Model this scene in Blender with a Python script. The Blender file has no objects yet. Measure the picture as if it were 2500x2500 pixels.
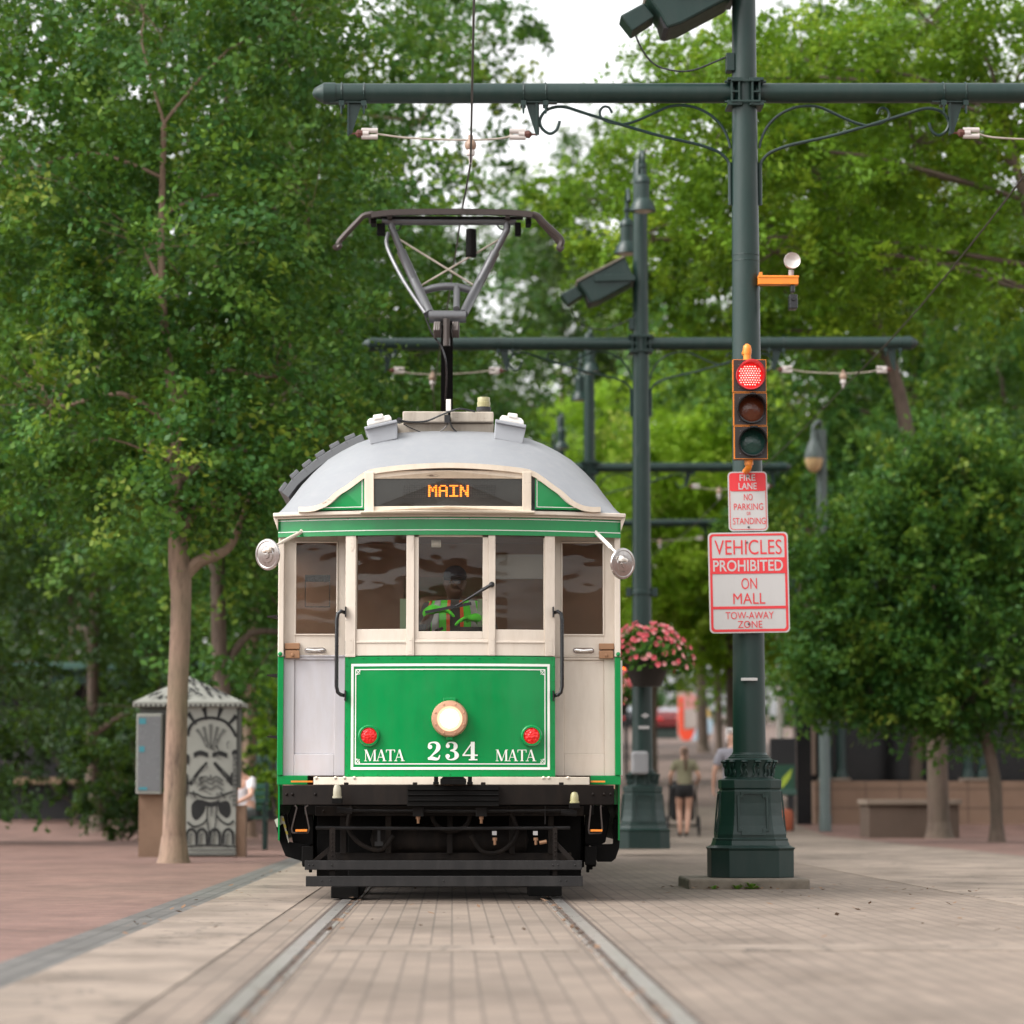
import bpy, bmesh, math, random
import numpy as np
from mathutils import Vector, Matrix, Euler

# ------------------------------------------------------------------ camera, sky, sun, exposure
scene = bpy.context.scene
COL = scene.collection
R = math.radians
CAM = Vector((0.0, 0.0, 0.716))
FPX = 7340.0                       # focal length in pixels of the 2500 px picture
cam_data = bpy.data.cameras.new("camera")
cam = bpy.data.objects.new("camera", cam_data)
COL.objects.link(cam)
cam.location = CAM
cam.rotation_euler = Euler((R(90) + math.atan(700 / FPX), 0.0, -math.atan(145 / FPX)), 'XYZ')
cam_data.sensor_fit = 'HORIZONTAL'
cam_data.sensor_width = 36.0
cam_data.lens = FPX / 2500 * 36.0
cam_data.clip_start = 0.1
cam_data.clip_end = 2000.0
cam_data.dof.use_dof = True
cam_data.dof.focus_distance = 21.6
cam_data.dof.aperture_fstop = 2.0
scene.camera = cam

SUN_EL, SUN_AZ = R(48), R(248)     # azimuth measured clockwise from +Y
world = bpy.data.worlds.new("World")
scene.world = world
world.use_nodes = True
nt = world.node_tree
for n in list(nt.nodes): nt.nodes.remove(n)
out = nt.nodes.new('ShaderNodeOutputWorld')
bg = nt.nodes.new('ShaderNodeBackground')
sky = nt.nodes.new('ShaderNodeTexSky')
sky.sky_type = 'NISHITA'
sky.sun_disc = False
sky.sun_elevation = SUN_EL
sky.sun_rotation = SUN_AZ
sky.air_density = 1.0
sky.dust_density = 4.0
sky.ozone_density = 0.6
hs = nt.nodes.new('ShaderNodeHueSaturation')   # cloud cover: the sky loses most of its blue
hs.inputs['Saturation'].default_value = 0.04
nt.links.new(sky.outputs[0], hs.inputs['Color'])
nt.links.new(hs.outputs[0], bg.inputs['Color'])
bg.inputs['Strength'].default_value = 0.15
nt.links.new(bg.outputs[0], out.inputs['Surface'])

sun_d = bpy.data.lights.new("sun", 'SUN')
sun_d.energy = 0.5
sun_d.angle = R(30)
sun_d.color = (1.0, 0.93, 0.82)
sun = bpy.data.objects.new("sun", sun_d)
COL.objects.link(sun)
sdir = Vector((math.sin(SUN_AZ) * math.cos(SUN_EL), math.cos(SUN_AZ) * math.cos(SUN_EL), math.sin(SUN_EL)))
sun.rotation_euler = sdir.to_track_quat('Z', 'Y').to_euler()
sun.location = (0, 0, 40)

scene.view_settings.view_transform = 'Standard'
scene.view_settings.look = 'None'
scene.view_settings.gamma = 1.0
scene.view_settings.use_curve_mapping = False
scene.view_settings.exposure = 1.48
scene.cycles.max_bounces = 8
scene.cycles.transparent_max_bounces = 12

# ------------------------------------------------------------------ helpers
_M = cam.rotation_euler.to_matrix()
def P(px, py, Y):
    """world point at depth Y seen at pixel (px,py) of the 2500 px picture"""
    d = _M @ Vector(((px - 1250) / FPX, -(py - 1250) / FPX, -1.0))
    return CAM + d * (Y / d.y)
def gz(y):
    """height of the street: flat, then climbing gently"""
    if y < 58: return 0.0
    if y < 90: return 0.033 * (y - 58)
    if y < 260: return 1.056 + 0.04 * (y - 90)
    return 7.856 + 0.02 * (y - 260)

ORIG = {}
def tag(o, label=None, cat=None, group=None, kind=None):
    if label: o['label'] = label
    if cat: o['category'] = cat
    if group: o['group'] = group
    if kind: o['kind'] = kind
    return o
def thing(name, label, cat, loc, group=None):
    o = bpy.data.objects.new(name, None)
    COL.objects.link(o)
    o.empty_display_size = 0.2
    o.location = loc
    ORIG[o.name] = Vector(loc)
    return tag(o, label, cat, group)
def copy_tree(o, parent=None):
    c = o.copy()
    COL.objects.link(c)
    if parent is not None: c.parent = parent
    for ch in [x for x in bpy.data.objects if x.parent == o]:
        copy_tree(ch, c)
    ORIG[c.name] = ORIG.get(o.name, Vector((0, 0, 0))).copy()
    return c

def catmull(pts, n=6, closed=False):
    pts = [tuple(p) for p in pts]
    if len(pts) < 3: return pts
    res = []
    m = len(pts)
    rng = range(m if closed else m - 1)
    for i in rng:
        p1, p2 = pts[i], pts[(i + 1) % m]
        p0 = pts[i - 1] if (i > 0 or closed) else p1
        p3 = pts[(i + 2) % m] if (i + 2 < m or closed) else p2
        for k in range(n):
            t = k / n
            res.append(tuple(0.5 * (2 * b + (c - a) * t + (2 * a - 5 * b + 4 * c - d) * t * t + (3 * b - a - 3 * c + d) * t ** 3)
                             for a, b, c, d in zip(p0, p1, p2, p3)))
    if not closed: res.append(pts[-1])
    return res

class MB:
    """collects shapes in world coordinates and links them as ONE mesh object"""
    def __init__(self): self.v = []; self.f = []; self.m = []; self.mi = 0
    def add(self, vs, fs):
        b = len(self.v)
        self.v += [tuple(x) for x in vs]
        for f in fs:
            self.f.append(tuple(b + i for i in f)); self.m.append(self.mi)
        return self
    def box(self, x0, x1, y0, y1, z0, z1, rot=None, piv=None):
        vs = [Vector((x, y, z)) for x in (x0, x1) for y in (y0, y1) for z in (z0, z1)]
        if rot is not None:
            c = Vector(piv) if piv is not None else Vector(((x0 + x1) / 2, (y0 + y1) / 2, (z0 + z1) / 2))
            m = Euler(rot).to_matrix()
            vs = [c + m @ (v - c) for v in vs]
        return self.add(vs, [(0, 1, 3, 2), (4, 6, 7, 5), (0, 4, 5, 1), (2, 3, 7, 6), (0, 2, 6, 4), (1, 5, 7, 3)])
    def beam(self, a, b, w, h, up=(0, 0, 1)):
        a, b = Vector(a), Vector(b)
        d = (b - a).normalized(); s = d.cross(Vector(up))
        if s.length < 1e-4: s = d.cross(Vector((0, 1, 0)))
        s.normalize(); u = s.cross(d)
        vs = [p + s * sx * w / 2 + u * sz * h / 2 for p in (a, b) for sx in (-1, 1) for sz in (-1, 1)]
        return self.add(vs, [(0, 1, 3, 2), (4, 6, 7, 5), (0, 4, 5, 1), (2, 3, 7, 6), (0, 2, 6, 4), (1, 5, 7, 3)])
    def tube(self, pts, r, n=8, cap=True):
        pts = [Vector(p[:3]) for p in pts]
        rs = r if isinstance(r, (list, tuple)) else [r] * len(pts)
        t0 = (pts[1] - pts[0]).normalized()
        ref = Vector((0, 0, 1)) if abs(t0.z) < 0.9 else Vector((0, 1, 0))
        s = t0.cross(ref).normalized()
        vs = []
        for i, p in enumerate(pts):
            a = pts[max(0, i - 1)]; c = pts[min(len(pts) - 1, i + 1)]
            t = (c - a).normalized()
            s = (s - t * s.dot(t))
            if s.length < 1e-6: s = t.cross(Vector((0.3, 0.5, 0.8)))
            s.normalize(); u = t.cross(s)
            for k in range(n):
                ang = 2 * math.pi * k / n
                vs.append(p + (s * math.cos(ang) + u * math.sin(ang)) * rs[i])
        fs = []
        for i in range(len(pts) - 1):
            for k in range(n):
                fs.append((i * n + k, i * n + (k + 1) % n, (i + 1) * n + (k + 1) % n, (i + 1) * n + k))
        if cap:
            fs.append(tuple(range(n - 1, -1, -1)))
            fs.append(tuple(range((len(pts) - 1) * n, len(pts) * n)))
        return self.add(vs, fs)
    def lathe(self, prof, c, axis=(0, 0, 1), n=24):
        """prof: (radius, distance along axis from c)"""
        a = Vector(axis).normalized(); c = Vector(c)
        ref = Vector((1, 0, 0)) if abs(a.x) < 0.9 else Vector((0, 0, 1))
        s = (ref - a * ref.dot(a)).normalized(); u = a.cross(s)
        vs = []
        for r, h in prof:
            for k in range(n):
                g = 2 * math.pi * k / n
                vs.append(c + a * h + (s * math.cos(g) + u * math.sin(g)) * max(r, 1e-4))
        fs = [(i * n + k, i * n + (k + 1) % n, (i + 1) * n + (k + 1) % n, (i + 1) * n + k)
              for i in range(len(prof) - 1) for k in range(n)]
        if prof[0][0] > 1e-3: fs.append(tuple(range(n - 1, -1, -1)))
        if prof[-1][0] > 1e-3: fs.append(tuple(range((len(prof) - 1) * n, len(prof) * n)))
        return self.add(vs, fs)
    def ball(self, c, r, n=12):
        rx, ry, rz = r if isinstance(r, (tuple, list)) else (r, r, r)
        c = Vector(c); m = n // 2; vs = []
        for i in range(m + 1):
            th = math.pi * i / m
            for k in range(n):
                ph = 2 * math.pi * k / n
                vs.append(c + Vector((rx * max(math.sin(th), 1e-3) * math.cos(ph), ry * max(math.sin(th), 1e-3) * math.sin(ph), rz * math.cos(th))))
        return self.add(vs, [(i * n + k, (i + 1) * n + k, (i + 1) * n + (k + 1) % n, i * n + (k + 1) % n) for i in range(m) for k in range(n)])
    def prism(self, front, back):
        """two matching polygons (lists of points) joined"""
        n = len(front)
        fs = [tuple(range(n)), tuple(range(2 * n - 1, n - 1, -1))]
        fs += [(i, n + i, n + (i + 1) % n, (i + 1) % n) for i in range(n)]
        return self.add(list(front) + list(back), fs)
    def poly_y(self, xz, y0, y1):
        return self.prism([(x, y0, z) for x, z in xz], [(x, y1, z) for x, z in xz])
    def loft(self, rings, cap=True):
        n = len(rings[0]); vs = [p for r in rings for p in r]
        fs = [(i * n + k, i * n + (k + 1) % n, (i + 1) * n + (k + 1) % n, (i + 1) * n + k) for i in range(len(rings) - 1) for k in range(n)]
        if cap: fs += [tuple(range(n - 1, -1, -1)), tuple(range((len(rings) - 1) * n, len(rings) * n))]
        return self.add(vs, fs)
    def ribbon(self, path, y, to3d, smooth=5):
        """flat variable-width stroke; path of (x,z,w) in sketch units"""
        pts = catmull(path, smooth) if smooth else path
        L, Rr = [], []
        for i, p in enumerate(pts):
            a = pts[max(0, i - 1)]; c = pts[min(len(pts) - 1, i + 1)]
            dx, dz = c[0] - a[0], c[1] - a[1]; l = math.hypot(dx, dz) or 1
            nx, nz = -dz / l, dx / l
            L.append(to3d(p[0] + nx * p[2] / 2, p[1] + nz * p[2] / 2, y)); Rr.append(to3d(p[0] - nx * p[2] / 2, p[1] - nz * p[2] / 2, y))
        n = len(pts)
        return self.add(L + Rr, [(i, i + 1, n + i + 1, n + i) for i in range(n - 1)])
    def build(self, name, mat, parent=None, smooth=False, bevel=0.0, label=None, auto=None):
        me = bpy.data.meshes.new(name)
        o0 = Vector((0, 0, 0))
        if parent is not None: o0 = ORIG.get(parent.name, o0)
        me.from_pydata([(x - o0.x, y - o0.y, z - o0.z) for x, y, z in self.v], [], self.f)
        mats = mat if isinstance(mat, (list, tuple)) else [mat]
        for m in mats: me.materials.append(m)
        me.polygons.foreach_set('material_index', self.m)
        bm = bmesh.new(); bm.from_mesh(me)
        bmesh.ops.recalc_face_normals(bm, faces=bm.faces)
        bm.to_mesh(me); bm.free()
        if smooth:
            me.polygons.foreach_set('use_smooth', [True] * len(me.polygons))
            try: me.set_sharp_from_angle(angle=R(smooth if smooth is not True else 40))
            except Exception: pass
        me.update()
        o = bpy.data.objects.new(name, me)
        COL.objects.link(o)
        if parent is not None: o.parent = parent
        ORIG[o.name] = o0.copy()
        if bevel:
            b = o.modifiers.new('bevel', 'BEVEL'); b.width = bevel; b.segments = 2; b.limit_method = 'ANGLE'; b.angle_limit = R(40)
        if label: o['label'] = label
        return o

# ------------------------------------------------------------------ materials
def new_mat(name):
    m = bpy.data.materials.new(name); m.use_nodes = True
    t = m.node_tree
    return m, t, t.nodes['Principled BSDF']
def _n(t, typ, **kw):
    n = t.nodes.new(typ)
    for k, v in kw.items():
        if k in n.inputs: n.inputs[k].default_value = v
        else: setattr(n, k, v)
    return n
def pos(t): return t.nodes.new('ShaderNodeNewGeometry').outputs['Position']
def mixc(t, fac, a, b):
    m = t.nodes.new('ShaderNodeMix'); m.data_type = 'RGBA'
    for s, v in ((m.inputs[0], fac), (m.inputs[6], a), (m.inputs[7], b)):
        if isinstance(v, (int, float)): s.default_value = v
        elif isinstance(v, tuple): s.default_value = v if len(v) == 4 else (*v, 1)
        else: t.links.new(v, s)
    return m.outputs[2]
def ramp(t, fac, stops):
    r = t.nodes.new('ShaderNodeValToRGB')
    el = r.color_ramp.elements
    while len(el) < len(stops): el.new(0.5)
    for e, (p, c) in zip(el, stops):
        e.position = p; e.color = (*c, 1) if len(c) == 3 else c
    t.links.new(fac, r.inputs[0])
    return r.outputs[0]
def noise(t, scale, detail=4.0, rough=0.55, vec=None, stretch=None):
    n = _n(t, 'ShaderNodeTexNoise', Scale=scale, Detail=detail, Roughness=rough)
    v = vec if vec is not None else pos(t)
    if stretch:
        mp = t.nodes.new('ShaderNodeMapping'); mp.inputs['Scale'].default_value = stretch
        t.links.new(v, mp.inputs[0]); v = mp.outputs[0]
    t.links.new(v, n.inputs['Vector'])
    return n.outputs['Fac']
def bump(t, b, h, strength=0.2, dist=0.01):
    n = _n(t, 'ShaderNodeBump', Strength=strength, Distance=dist)
    t.links.new(h, n.inputs['Height']); t.links.new(n.outputs[0], b.inputs['Normal'])
def paint(name, col, rough=0.4, var=0.12, chip=None, chip_at=0.70, chip_scale=14.0, metal=0.0, bmp=0.08, wavy=0.0, coat=0.0, dirt=0.0, dirt_col=(0.08, 0.06, 0.045), stretch=None):
    m, t, b = new_mat(name)
    n1 = noise(t, 2.6, 5)
    lo = tuple(max(0, c * (1 - var)) for c in col); hi = tuple(min(1, c * (1 + var)) for c in col)
    c = mixc(t, n1, lo, hi)
    if dirt:
        n3 = noise(t, 5.0, 8, 0.7, stretch=(2.5, 2.5, 0.5))
        f = ramp(t, n3, [(0.45, (0, 0, 0)), (0.8, (dirt,) * 3)])
        c = mixc(t, f, c, dirt_col)
    if chip:
        n2 = noise(t, chip_scale, 9, 0.72, stretch=stretch)
        f = ramp(t, n2, [(chip_at, (0, 0, 0)), (chip_at + 0.025, (1, 1, 1))])
        c = mixc(t, f, c, chip)
    t.links.new(c, b.inputs['Base Color'])
    nr = noise(t, 9.0, 6)
    r = _n(t, 'ShaderNodeMapRange'); r.inputs[3].default_value = max(0.02, rough - 0.1); r.inputs[4].default_value = min(1, rough + 0.12)
    t.links.new(nr, r.inputs[0]); t.links.new(r.outputs[0], b.inputs['Roughness'])
    b.inputs['Metallic'].default_value = metal
    b.inputs['Coat Weight'].default_value = coat
    b.inputs['Coat Roughness'].default_value = 0.06
    if wavy: bump(t, b, noise(t, 2.3, 2, 0.4), wavy, 0.03)
    elif bmp: bump(t, b, noise(t, 40, 4), bmp, 0.004)
    return m
def dull(m, v):
    m.node_tree.nodes['Principled BSDF'].inputs['Specular IOR Level'].default_value = v
    return m
def glow(name, col, strength):
    m, t, b = new_mat(name)
    b.inputs['Base Color'].default_value = (*[c * 0.4 for c in col], 1)
    b.inputs['Emission Color'].default_value = (*col, 1)
    b.inputs['Emission Strength'].default_value = strength
    return m
def leaf_mat(name, stops, transl=0.35):
    m, t, b = new_mat(name)
    a = t.nodes.new('ShaderNodeAttribute'); a.attribute_name = 'tone'
    c = ramp(t, a.outputs['Fac'], stops)
    t.links.new(c, b.inputs['Base Color'])
    b.inputs['Roughness'].default_value = 0.5
    b.inputs['Specular IOR Level'].default_value = 0.22
    tr = t.nodes.new('ShaderNodeBsdfTranslucent')
    t.links.new(mixc(t, 0.6, c, (0.16, 0.26, 0.02)), tr.inputs['Color'])
    mx = t.nodes.new('ShaderNodeMixShader'); mx.inputs[0].default_value = transl
    t.links.new(b.outputs[0], mx.inputs[1]); t.links.new(tr.outputs[0], mx.inputs[2])
    t.links.new(mx.outputs[0], t.nodes['Material Output'].inputs[0])
    return m
def brick_mat(name, c1, c2, mortar, w, h, rot=0.0, msize=0.03, rough=0.85, stain=0.25, stain_col=(0.08, 0.065, 0.05), off=0.5, bstr=0.4):
    m, t, b = new_mat(name)
    mp = t.nodes.new('ShaderNodeMapping'); mp.inputs['Rotation'].default_value = (0, 0, rot)
    t.links.new(pos(t), mp.inputs[0])
    br = t.nodes.new('ShaderNodeTexBrick'); br.offset = off
    br.inputs['Scale'].default_value = 1.0
    br.inputs['Brick Width'].default_value = w; br.inputs['Row Height'].default_value = h
    br.inputs['Mortar Size'].default_value = msize * h; br.inputs['Mortar Smooth'].default_value = 0.4
    br.inputs['Color1'].default_value = (*c1, 1); br.inputs['Color2'].default_value = (*c2, 1); br.inputs['Mortar'].default_value = (*mortar, 1)
    t.links.new(mp.outputs[0], br.inputs['Vector'])
    n1 = noise(t, 0.55, 7, 0.6); f1 = ramp(t, n1, [(0.35, (0, 0, 0)), (0.75, (stain,) * 3)])
    c = mixc(t, f1, br.outputs['Color'], stain_col)
    n2 = noise(t, 14, 8, 0.7); f2 = ramp(t, n2, [(0.62, (0, 0, 0)), (0.72, (0.45,) * 3)])
    c = mixc(t, f2, c, stain_col)
    n3 = noise(t, 60, 5, 0.7); c = mixc(t, ramp(t, n3, [(0.3, (0, 0, 0)), (0.8, (0.22,) * 3)]), c, tuple(min(1, x * 1.5) for x in c1))
    c = weathered(t, c)
    t.links.new(c, b.inputs['Base Color'])
    b.inputs['Roughness'].default_value = rough
    inv = _n(t, 'ShaderNodeMath', operation='SUBTRACT'); inv.inputs[0].default_value = 1.0
    t.links.new(br.outputs['Fac'], inv.inputs[1])
    ad = _n(t, 'ShaderNodeMath', operation='MULTIPLY_ADD'); ad.inputs[1].default_value = 0.25
    t.links.new(n3, ad.inputs[0]); t.links.new(inv.outputs[0], ad.inputs[2])
    bump(t, b, ad.outputs[0], bstr, 0.006)
    return m
def stone_mat(name, col, scale=3.0, var=0.25, rough=0.9, spot=(0.06, 0.05, 0.04), bstr=0.3, crack=0.0):
    m, t, b = new_mat(name)
    n1 = noise(t, scale, 8, 0.65)
    c = ramp(t, n1, [(0.25, tuple(x * (1 - var) for x in col)), (0.75, tuple(min(1, x * (1 + var)) for x in col))])
    n2 = noise(t, scale * 9, 8, 0.7); c = mixc(t, ramp(t, n2, [(0.6, (0, 0, 0)), (0.75, (0.5,) * 3)]), c, spot)
    if crack: c = weathered(t, c, 1.5, .62, 1.12, crack)
    t.links.new(c, b.inputs['Base Color']); b.inputs['Roughness'].default_value = rough
    bump(t, b, noise(t, 45, 6, 0.7), bstr, 0.01)
    return m
def weathered(t, c, pos_scale=1.1, lo=0.66, hi=1.12, crack=0.0):
    """broad irregular stains over a surface colour, optional hairline cracks"""
    n4 = noise(t, pos_scale, 9, 0.62, stretch=(1.0, 0.45, 1.0))
    m = t.nodes.new('ShaderNodeMix'); m.data_type = 'RGBA'; m.blend_type = 'MULTIPLY'; m.inputs[0].default_value = 1.0
    t.links.new(c, m.inputs[6]); t.links.new(ramp(t, n4, [(0.32, (lo, lo * .97, lo * .93)), (0.5, (0.93, .93, .93)), (0.68, (hi,) * 3)]), m.inputs[7])
    c = m.outputs[2]
    if crack:
        w = t.nodes.new('ShaderNodeVectorMath'); w.operation = 'ADD'
        nz = _n(t, 'ShaderNodeTexNoise', Scale=2.2, Detail=5.0); t.links.new(pos(t), nz.inputs['Vector'])
        t.links.new(pos(t), w.inputs[0]); t.links.new(nz.outputs['Color'], w.inputs[1])
        v = t.nodes.new('ShaderNodeTexVoronoi'); v.feature = 'DISTANCE_TO_EDGE'; v.inputs['Scale'].default_value = crack
        t.links.new(w.outputs[0], v.inputs['Vector'])
        c = mixc(t, ramp(t, v.outputs['Distance'], [(0.0, (.8,) * 3), (0.014, (0, 0, 0))]), c, (0.05, 0.04, 0.032))
    return c
def glass_mat(name, tint=(0.55, 0.55, 0.5), refl=1.0):
    m, t, b = new_mat(name)
    t.nodes.remove(b)
    tr = t.nodes.new('ShaderNodeBsdfTransparent'); tr.inputs[0].default_value = (*tint, 1)
    gl = t.nodes.new('ShaderNodeBsdfGlossy'); gl.inputs['Roughness'].default_value = 0.02
    bp = _n(t, 'ShaderNodeBump', Strength=0.24, Distance=0.02)
    t.links.new(noise(t, 2.0, 2, 0.4, stretch=(1, 1, 2.2)), bp.inputs['Height']); t.links.new(bp.outputs[0], gl.inputs['Normal'])
    fr = t.nodes.new('ShaderNodeFresnel'); fr.inputs[0].default_value = 1.5
    mu = _n(t, 'ShaderNodeMath', operation='MULTIPLY'); mu.inputs[1].default_value = refl
    t.links.new(fr.outputs[0], mu.inputs[0])
    mx = t.nodes.new('ShaderNodeMixShader')
    t.links.new(mu.outputs[0], mx.inputs[0]); t.links.new(tr.outputs[0], mx.inputs[1]); t.links.new(gl.outputs[0], mx.inputs[2])
    # dust film and specks
    df = t.nodes.new('ShaderNodeBsdfDiffuse'); df.inputs[0].default_value = (0.42, 0.38, 0.33, 1)
    n = noise(t, 90, 3, 0.6); sp = ramp(t, n, [(0.74, (0, 0, 0)), (0.78, (0.5,) * 3)])
    n2 = noise(t, 3, 6, 0.6); fl = ramp(t, n2, [(0.45, (0.003,) * 3), (0.85, (0.03,) * 3)])
    ad = _n(t, 'ShaderNodeMath', operation='ADD'); t.links.new(sp, ad.inputs[0]); t.links.new(fl, ad.inputs[1])
    m2 = t.nodes.new('ShaderNodeMixShader')
    t.links.new(ad.outputs[0], m2.inputs[0]); t.links.new(mx.outputs[0], m2.inputs[1]); t.links.new(df.outputs[0], m2.inputs[2])
    t.links.new(m2.outputs[0], t.nodes['Material Output'].inputs[0])
    return m

M = {}
M['green'] = paint('tram_green', (0.001, 0.215, 0.052), 0.16, 0.08, coat=0.45, wavy=0.18, dirt=0.32, dirt_col=(0.02, 0.10, 0.035), chip=(0.02, 0.09, 0.04), chip_at=0.76)
M['cream'] = paint('cream_paint', (0.60, 0.525, 0.445), 0.42, 0.05, chip=(0.16, 0.11, 0.07), chip_at=0.705, chip_scale=15, dirt=0.34, dirt_col=(0.34, 0.26, 0.18))
M['cream_worn'] = paint('worn_cream_paint', (0.66, 0.57, 0.46), 0.55, 0.10, chip=(0.17, 0.11, 0.08), chip_at=0.63, chip_scale=6, stretch=(0.6, 1, 4), dirt=0.3, dirt_col=(0.28, 0.20, 0.14))
M['lilac'] = paint('bluish_white_paint', (0.52, 0.50, 0.525), 0.35, 0.04, chip=(0.12, 0.1, 0.09), chip_at=0.715, dirt=0.35, dirt_col=(0.38, 0.32, 0.27))
M['roof'] = paint('roof_grey', (0.215, 0.222, 0.235), 0.45, 0.06, dirt=0.25, dirt_col=(0.33, 0.32, 0.31))
M['roofdark'] = paint('slate_grey_paint', (0.12, 0.125, 0.13), 0.5, 0.08, dirt=0.2)
M['boxgrey'] = paint('box_grey', (0.30, 0.31, 0.33), 0.45, 0.05)
M['white'] = paint('white_plastic', (0.74, 0.70, 0.65), 0.4, 0.04)
M['black'] = paint('black_steel', (0.0045, 0.0042, 0.004), 0.6, 0.4, dirt=0.3, dirt_col=(0.014, 0.011, 0.009))
M['blackglossy'] = paint('black_gloss', (0.008, 0.008, 0.009), 0.25, 0.2)
M['board'] = paint('weathered_black_board', (0.018, 0.017, 0.017), 0.55, 0.3, dirt=0.5, dirt_col=(0.05, 0.046, 0.044), chip=(0.08, 0.06, 0.045), chip_at=0.74)
M['grime'] = paint('dusty_running_gear', (0.009, 0.007, 0.006), 0.7, 0.4, dirt=0.7, dirt_col=(0.032, 0.023, 0.017), bmp=0.3)
M['rustbeam'] = paint('brown_black_beam', (0.010, 0.0076, 0.0065), 0.6, 0.3, dirt=0.5, dirt_col=(0.028, 0.018, 0.013), chip=(0.2, 0.16, 0.12), chip_at=0.76)
M['bronze'] = paint('bronze_lock', (0.30, 0.16, 0.085), 0.4, 0.15, metal=0.35)
M['copper'] = paint('copper_ring', (0.50, 0.27, 0.17), 0.42, 0.1, metal=0.25)
M['chrome'] = paint('chrome', (0.72, 0.70, 0.68), 0.1, 0.05, metal=1.0, bmp=0)
M['alu'] = paint('dull_steel', (0.13, 0.13, 0.135), 0.42, 0.12, metal=0.7)
M['brownsteel'] = paint('brown_steel', (0.055, 0.043, 0.038), 0.42, 0.2, metal=0.4)
M['orange'] = paint('orange_paint', (0.75, 0.22, 0.015), 0.45, 0.08, dirt=0.2)
M['wood'] = paint('grey_wood', (0.40, 0.35, 0.29), 0.8, 0.15, dirt=0.7, dirt_col=(0.17, 0.13, 0.10), stretch=(1, 1, 8), chip=(0.13, 0.10, 0.08), chip_at=0.63)
M['beacon'] = paint('pale_yellow_lens', (0.30, 0.275, 0.14), 0.25, 0.06)
M['pole'] = paint('pole_green', (0.009, 0.027, 0.0225), 0.38, 0.15, dirt=0.25, dirt_col=(0.05, 0.055, 0.05), bmp=0.12)
M['concrete'] = stone_mat('pale_concrete', (0.21, 0.165, 0.13), 1.2, 0.3, crack=0.7)
M['pad'] = stone_mat('weathered_pad_concrete', (0.17, 0.14, 0.11), 6.0, 0.35)
M['redbrick'] = brick_mat('red_brick_paving', (0.185, 0.098, 0.076), (0.115, 0.056, 0.045), (0.11, 0.075, 0.06), 0.20, 0.10, 0.0, 0.06, stain=0.2)
M['pavers'] = brick_mat('tan_pavers', (0.215, 0.165, 0.128), (0.155, 0.117, 0.091), (0.095, 0.072, 0.056), 0.21, 0.105, R(90), 0.07, stain=0.5, bstr=0.25)
M['greybrick'] = brick_mat('grey_kerb_brick', (0.105, 0.098, 0.09), (0.07, 0.066, 0.062), (0.045, 0.042, 0.04), 0.23, 0.11, R(90), 0.1)
M['farpave'] = brick_mat('brown_paving', (0.15, 0.10, 0.08), (0.12, 0.08, 0.065), (0.09, 0.065, 0.055), 0.2, 0.1, 0.0, 0.06)
M['stonewall'] = brick_mat('brown_block_wall', (0.21, 0.125, 0.08), (0.18, 0.11, 0.07), (0.11, 0.07, 0.05), 0.7, 0.45, 0, 0.02)
M['rail'] = paint('worn_rail_steel', (0.62, 0.58, 0.55), 0.30, 0.2, metal=0.85, dirt=0.35, dirt_col=(0.16, 0.115, 0.09))
M['groove'] = stone_mat('rail_groove_dirt', (0.06, 0.042, 0.032), 9, 0.5)
M['signwhite'] = paint('sign_white', (0.46, 0.44, 0.43), 0.5, 0.03, dirt=0.06)
M['signred'] = paint('sign_red', (0.62, 0.028, 0.035), 0.45, 0.04)
M['letterwhite'] = paint('letter_white', (0.74, 0.76, 0.70), 0.45, 0.02)
def bark_mat(name, col, dark, moss):
    m, t, b = new_mat(name)
    n1 = noise(t, 9, 8, 0.7, stretch=(1.6, 1.6, 0.28)); n2 = noise(t, 1.3, 5, 0.6)
    c = ramp(t, n1, [(0.30, dark), (0.46, col), (0.62, tuple(x * 1.25 for x in col)), (0.75, dark)])
    c = mixc(t, ramp(t, n2, [(0.45, (0, 0, 0)), (0.75, (0.55,) * 3)]), c, moss)
    t.links.new(c, b.inputs['Base Color']); b.inputs['Roughness'].default_value = 0.9
    bump(t, b, n1, 0.7, 0.02)
    return m
M['barkL'] = bark_mat('pale_bark', (0.22, 0.145, 0.105), (0.085, 0.055, 0.042), (0.14, 0.125, 0.07))
M['barkR'] = bark_mat('grey_brown_bark', (0.105, 0.074, 0.056), (0.04, 0.028, 0.022), (0.075, 0.07, 0.045))
M['glass'] = glass_mat('window_glass', (0.93, 0.92, 0.89), 0.62)
M['interior'] = paint('varnished_cab_wood', (0.26, 0.15, 0.10), 0.4, 0.3)
M['darkgrey'] = paint('charcoal', (0.03, 0.03, 0.032), 0.5, 0.2)
for k_, v_ in (('black', .08), ('board', .18), ('rustbeam', .12), ('darkgrey', .25), ('grime', .15), ('pole', .38), ('green', .35)): dull(M[k_], v_)
# ------------------------------------------------------------------ ground, paving, rails
def strip(name, x0, x1, y0, y1, mat, dz, ny=None, kind='structure', nx=1, curve=None):
    ys = []
    y = y0
    while y < y1:
        ys.append(y); y += 2.0 if (45 < y < 220) else 10.0
    ys.append(y1)
    mb = MB()
    vs = []
    for yy in ys:
        for i in range(nx + 1):
            vs.append((x0 + (x1 - x0) * i / nx, yy, gz(yy) + dz))
    w = nx + 1
    mb.add(vs, [(j * w + i, j * w + i + 1, (j + 1) * w + i + 1, (j + 1) * w + i) for j in range(len(ys) - 1) for i in range(nx)])
    o = mb.build(name, mat)
    if kind: o['kind'] = kind
    return o
strip('ground', -400, 400, -60, 900, M['farpave'], -0.004)
strip('street_paving', -1.72, 7.2, -40, 74, M['pavers'], 0.0)
strip('brick_pavement', -40, -1.95, -40, 74, M['redbrick'], 0.0)
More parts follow.
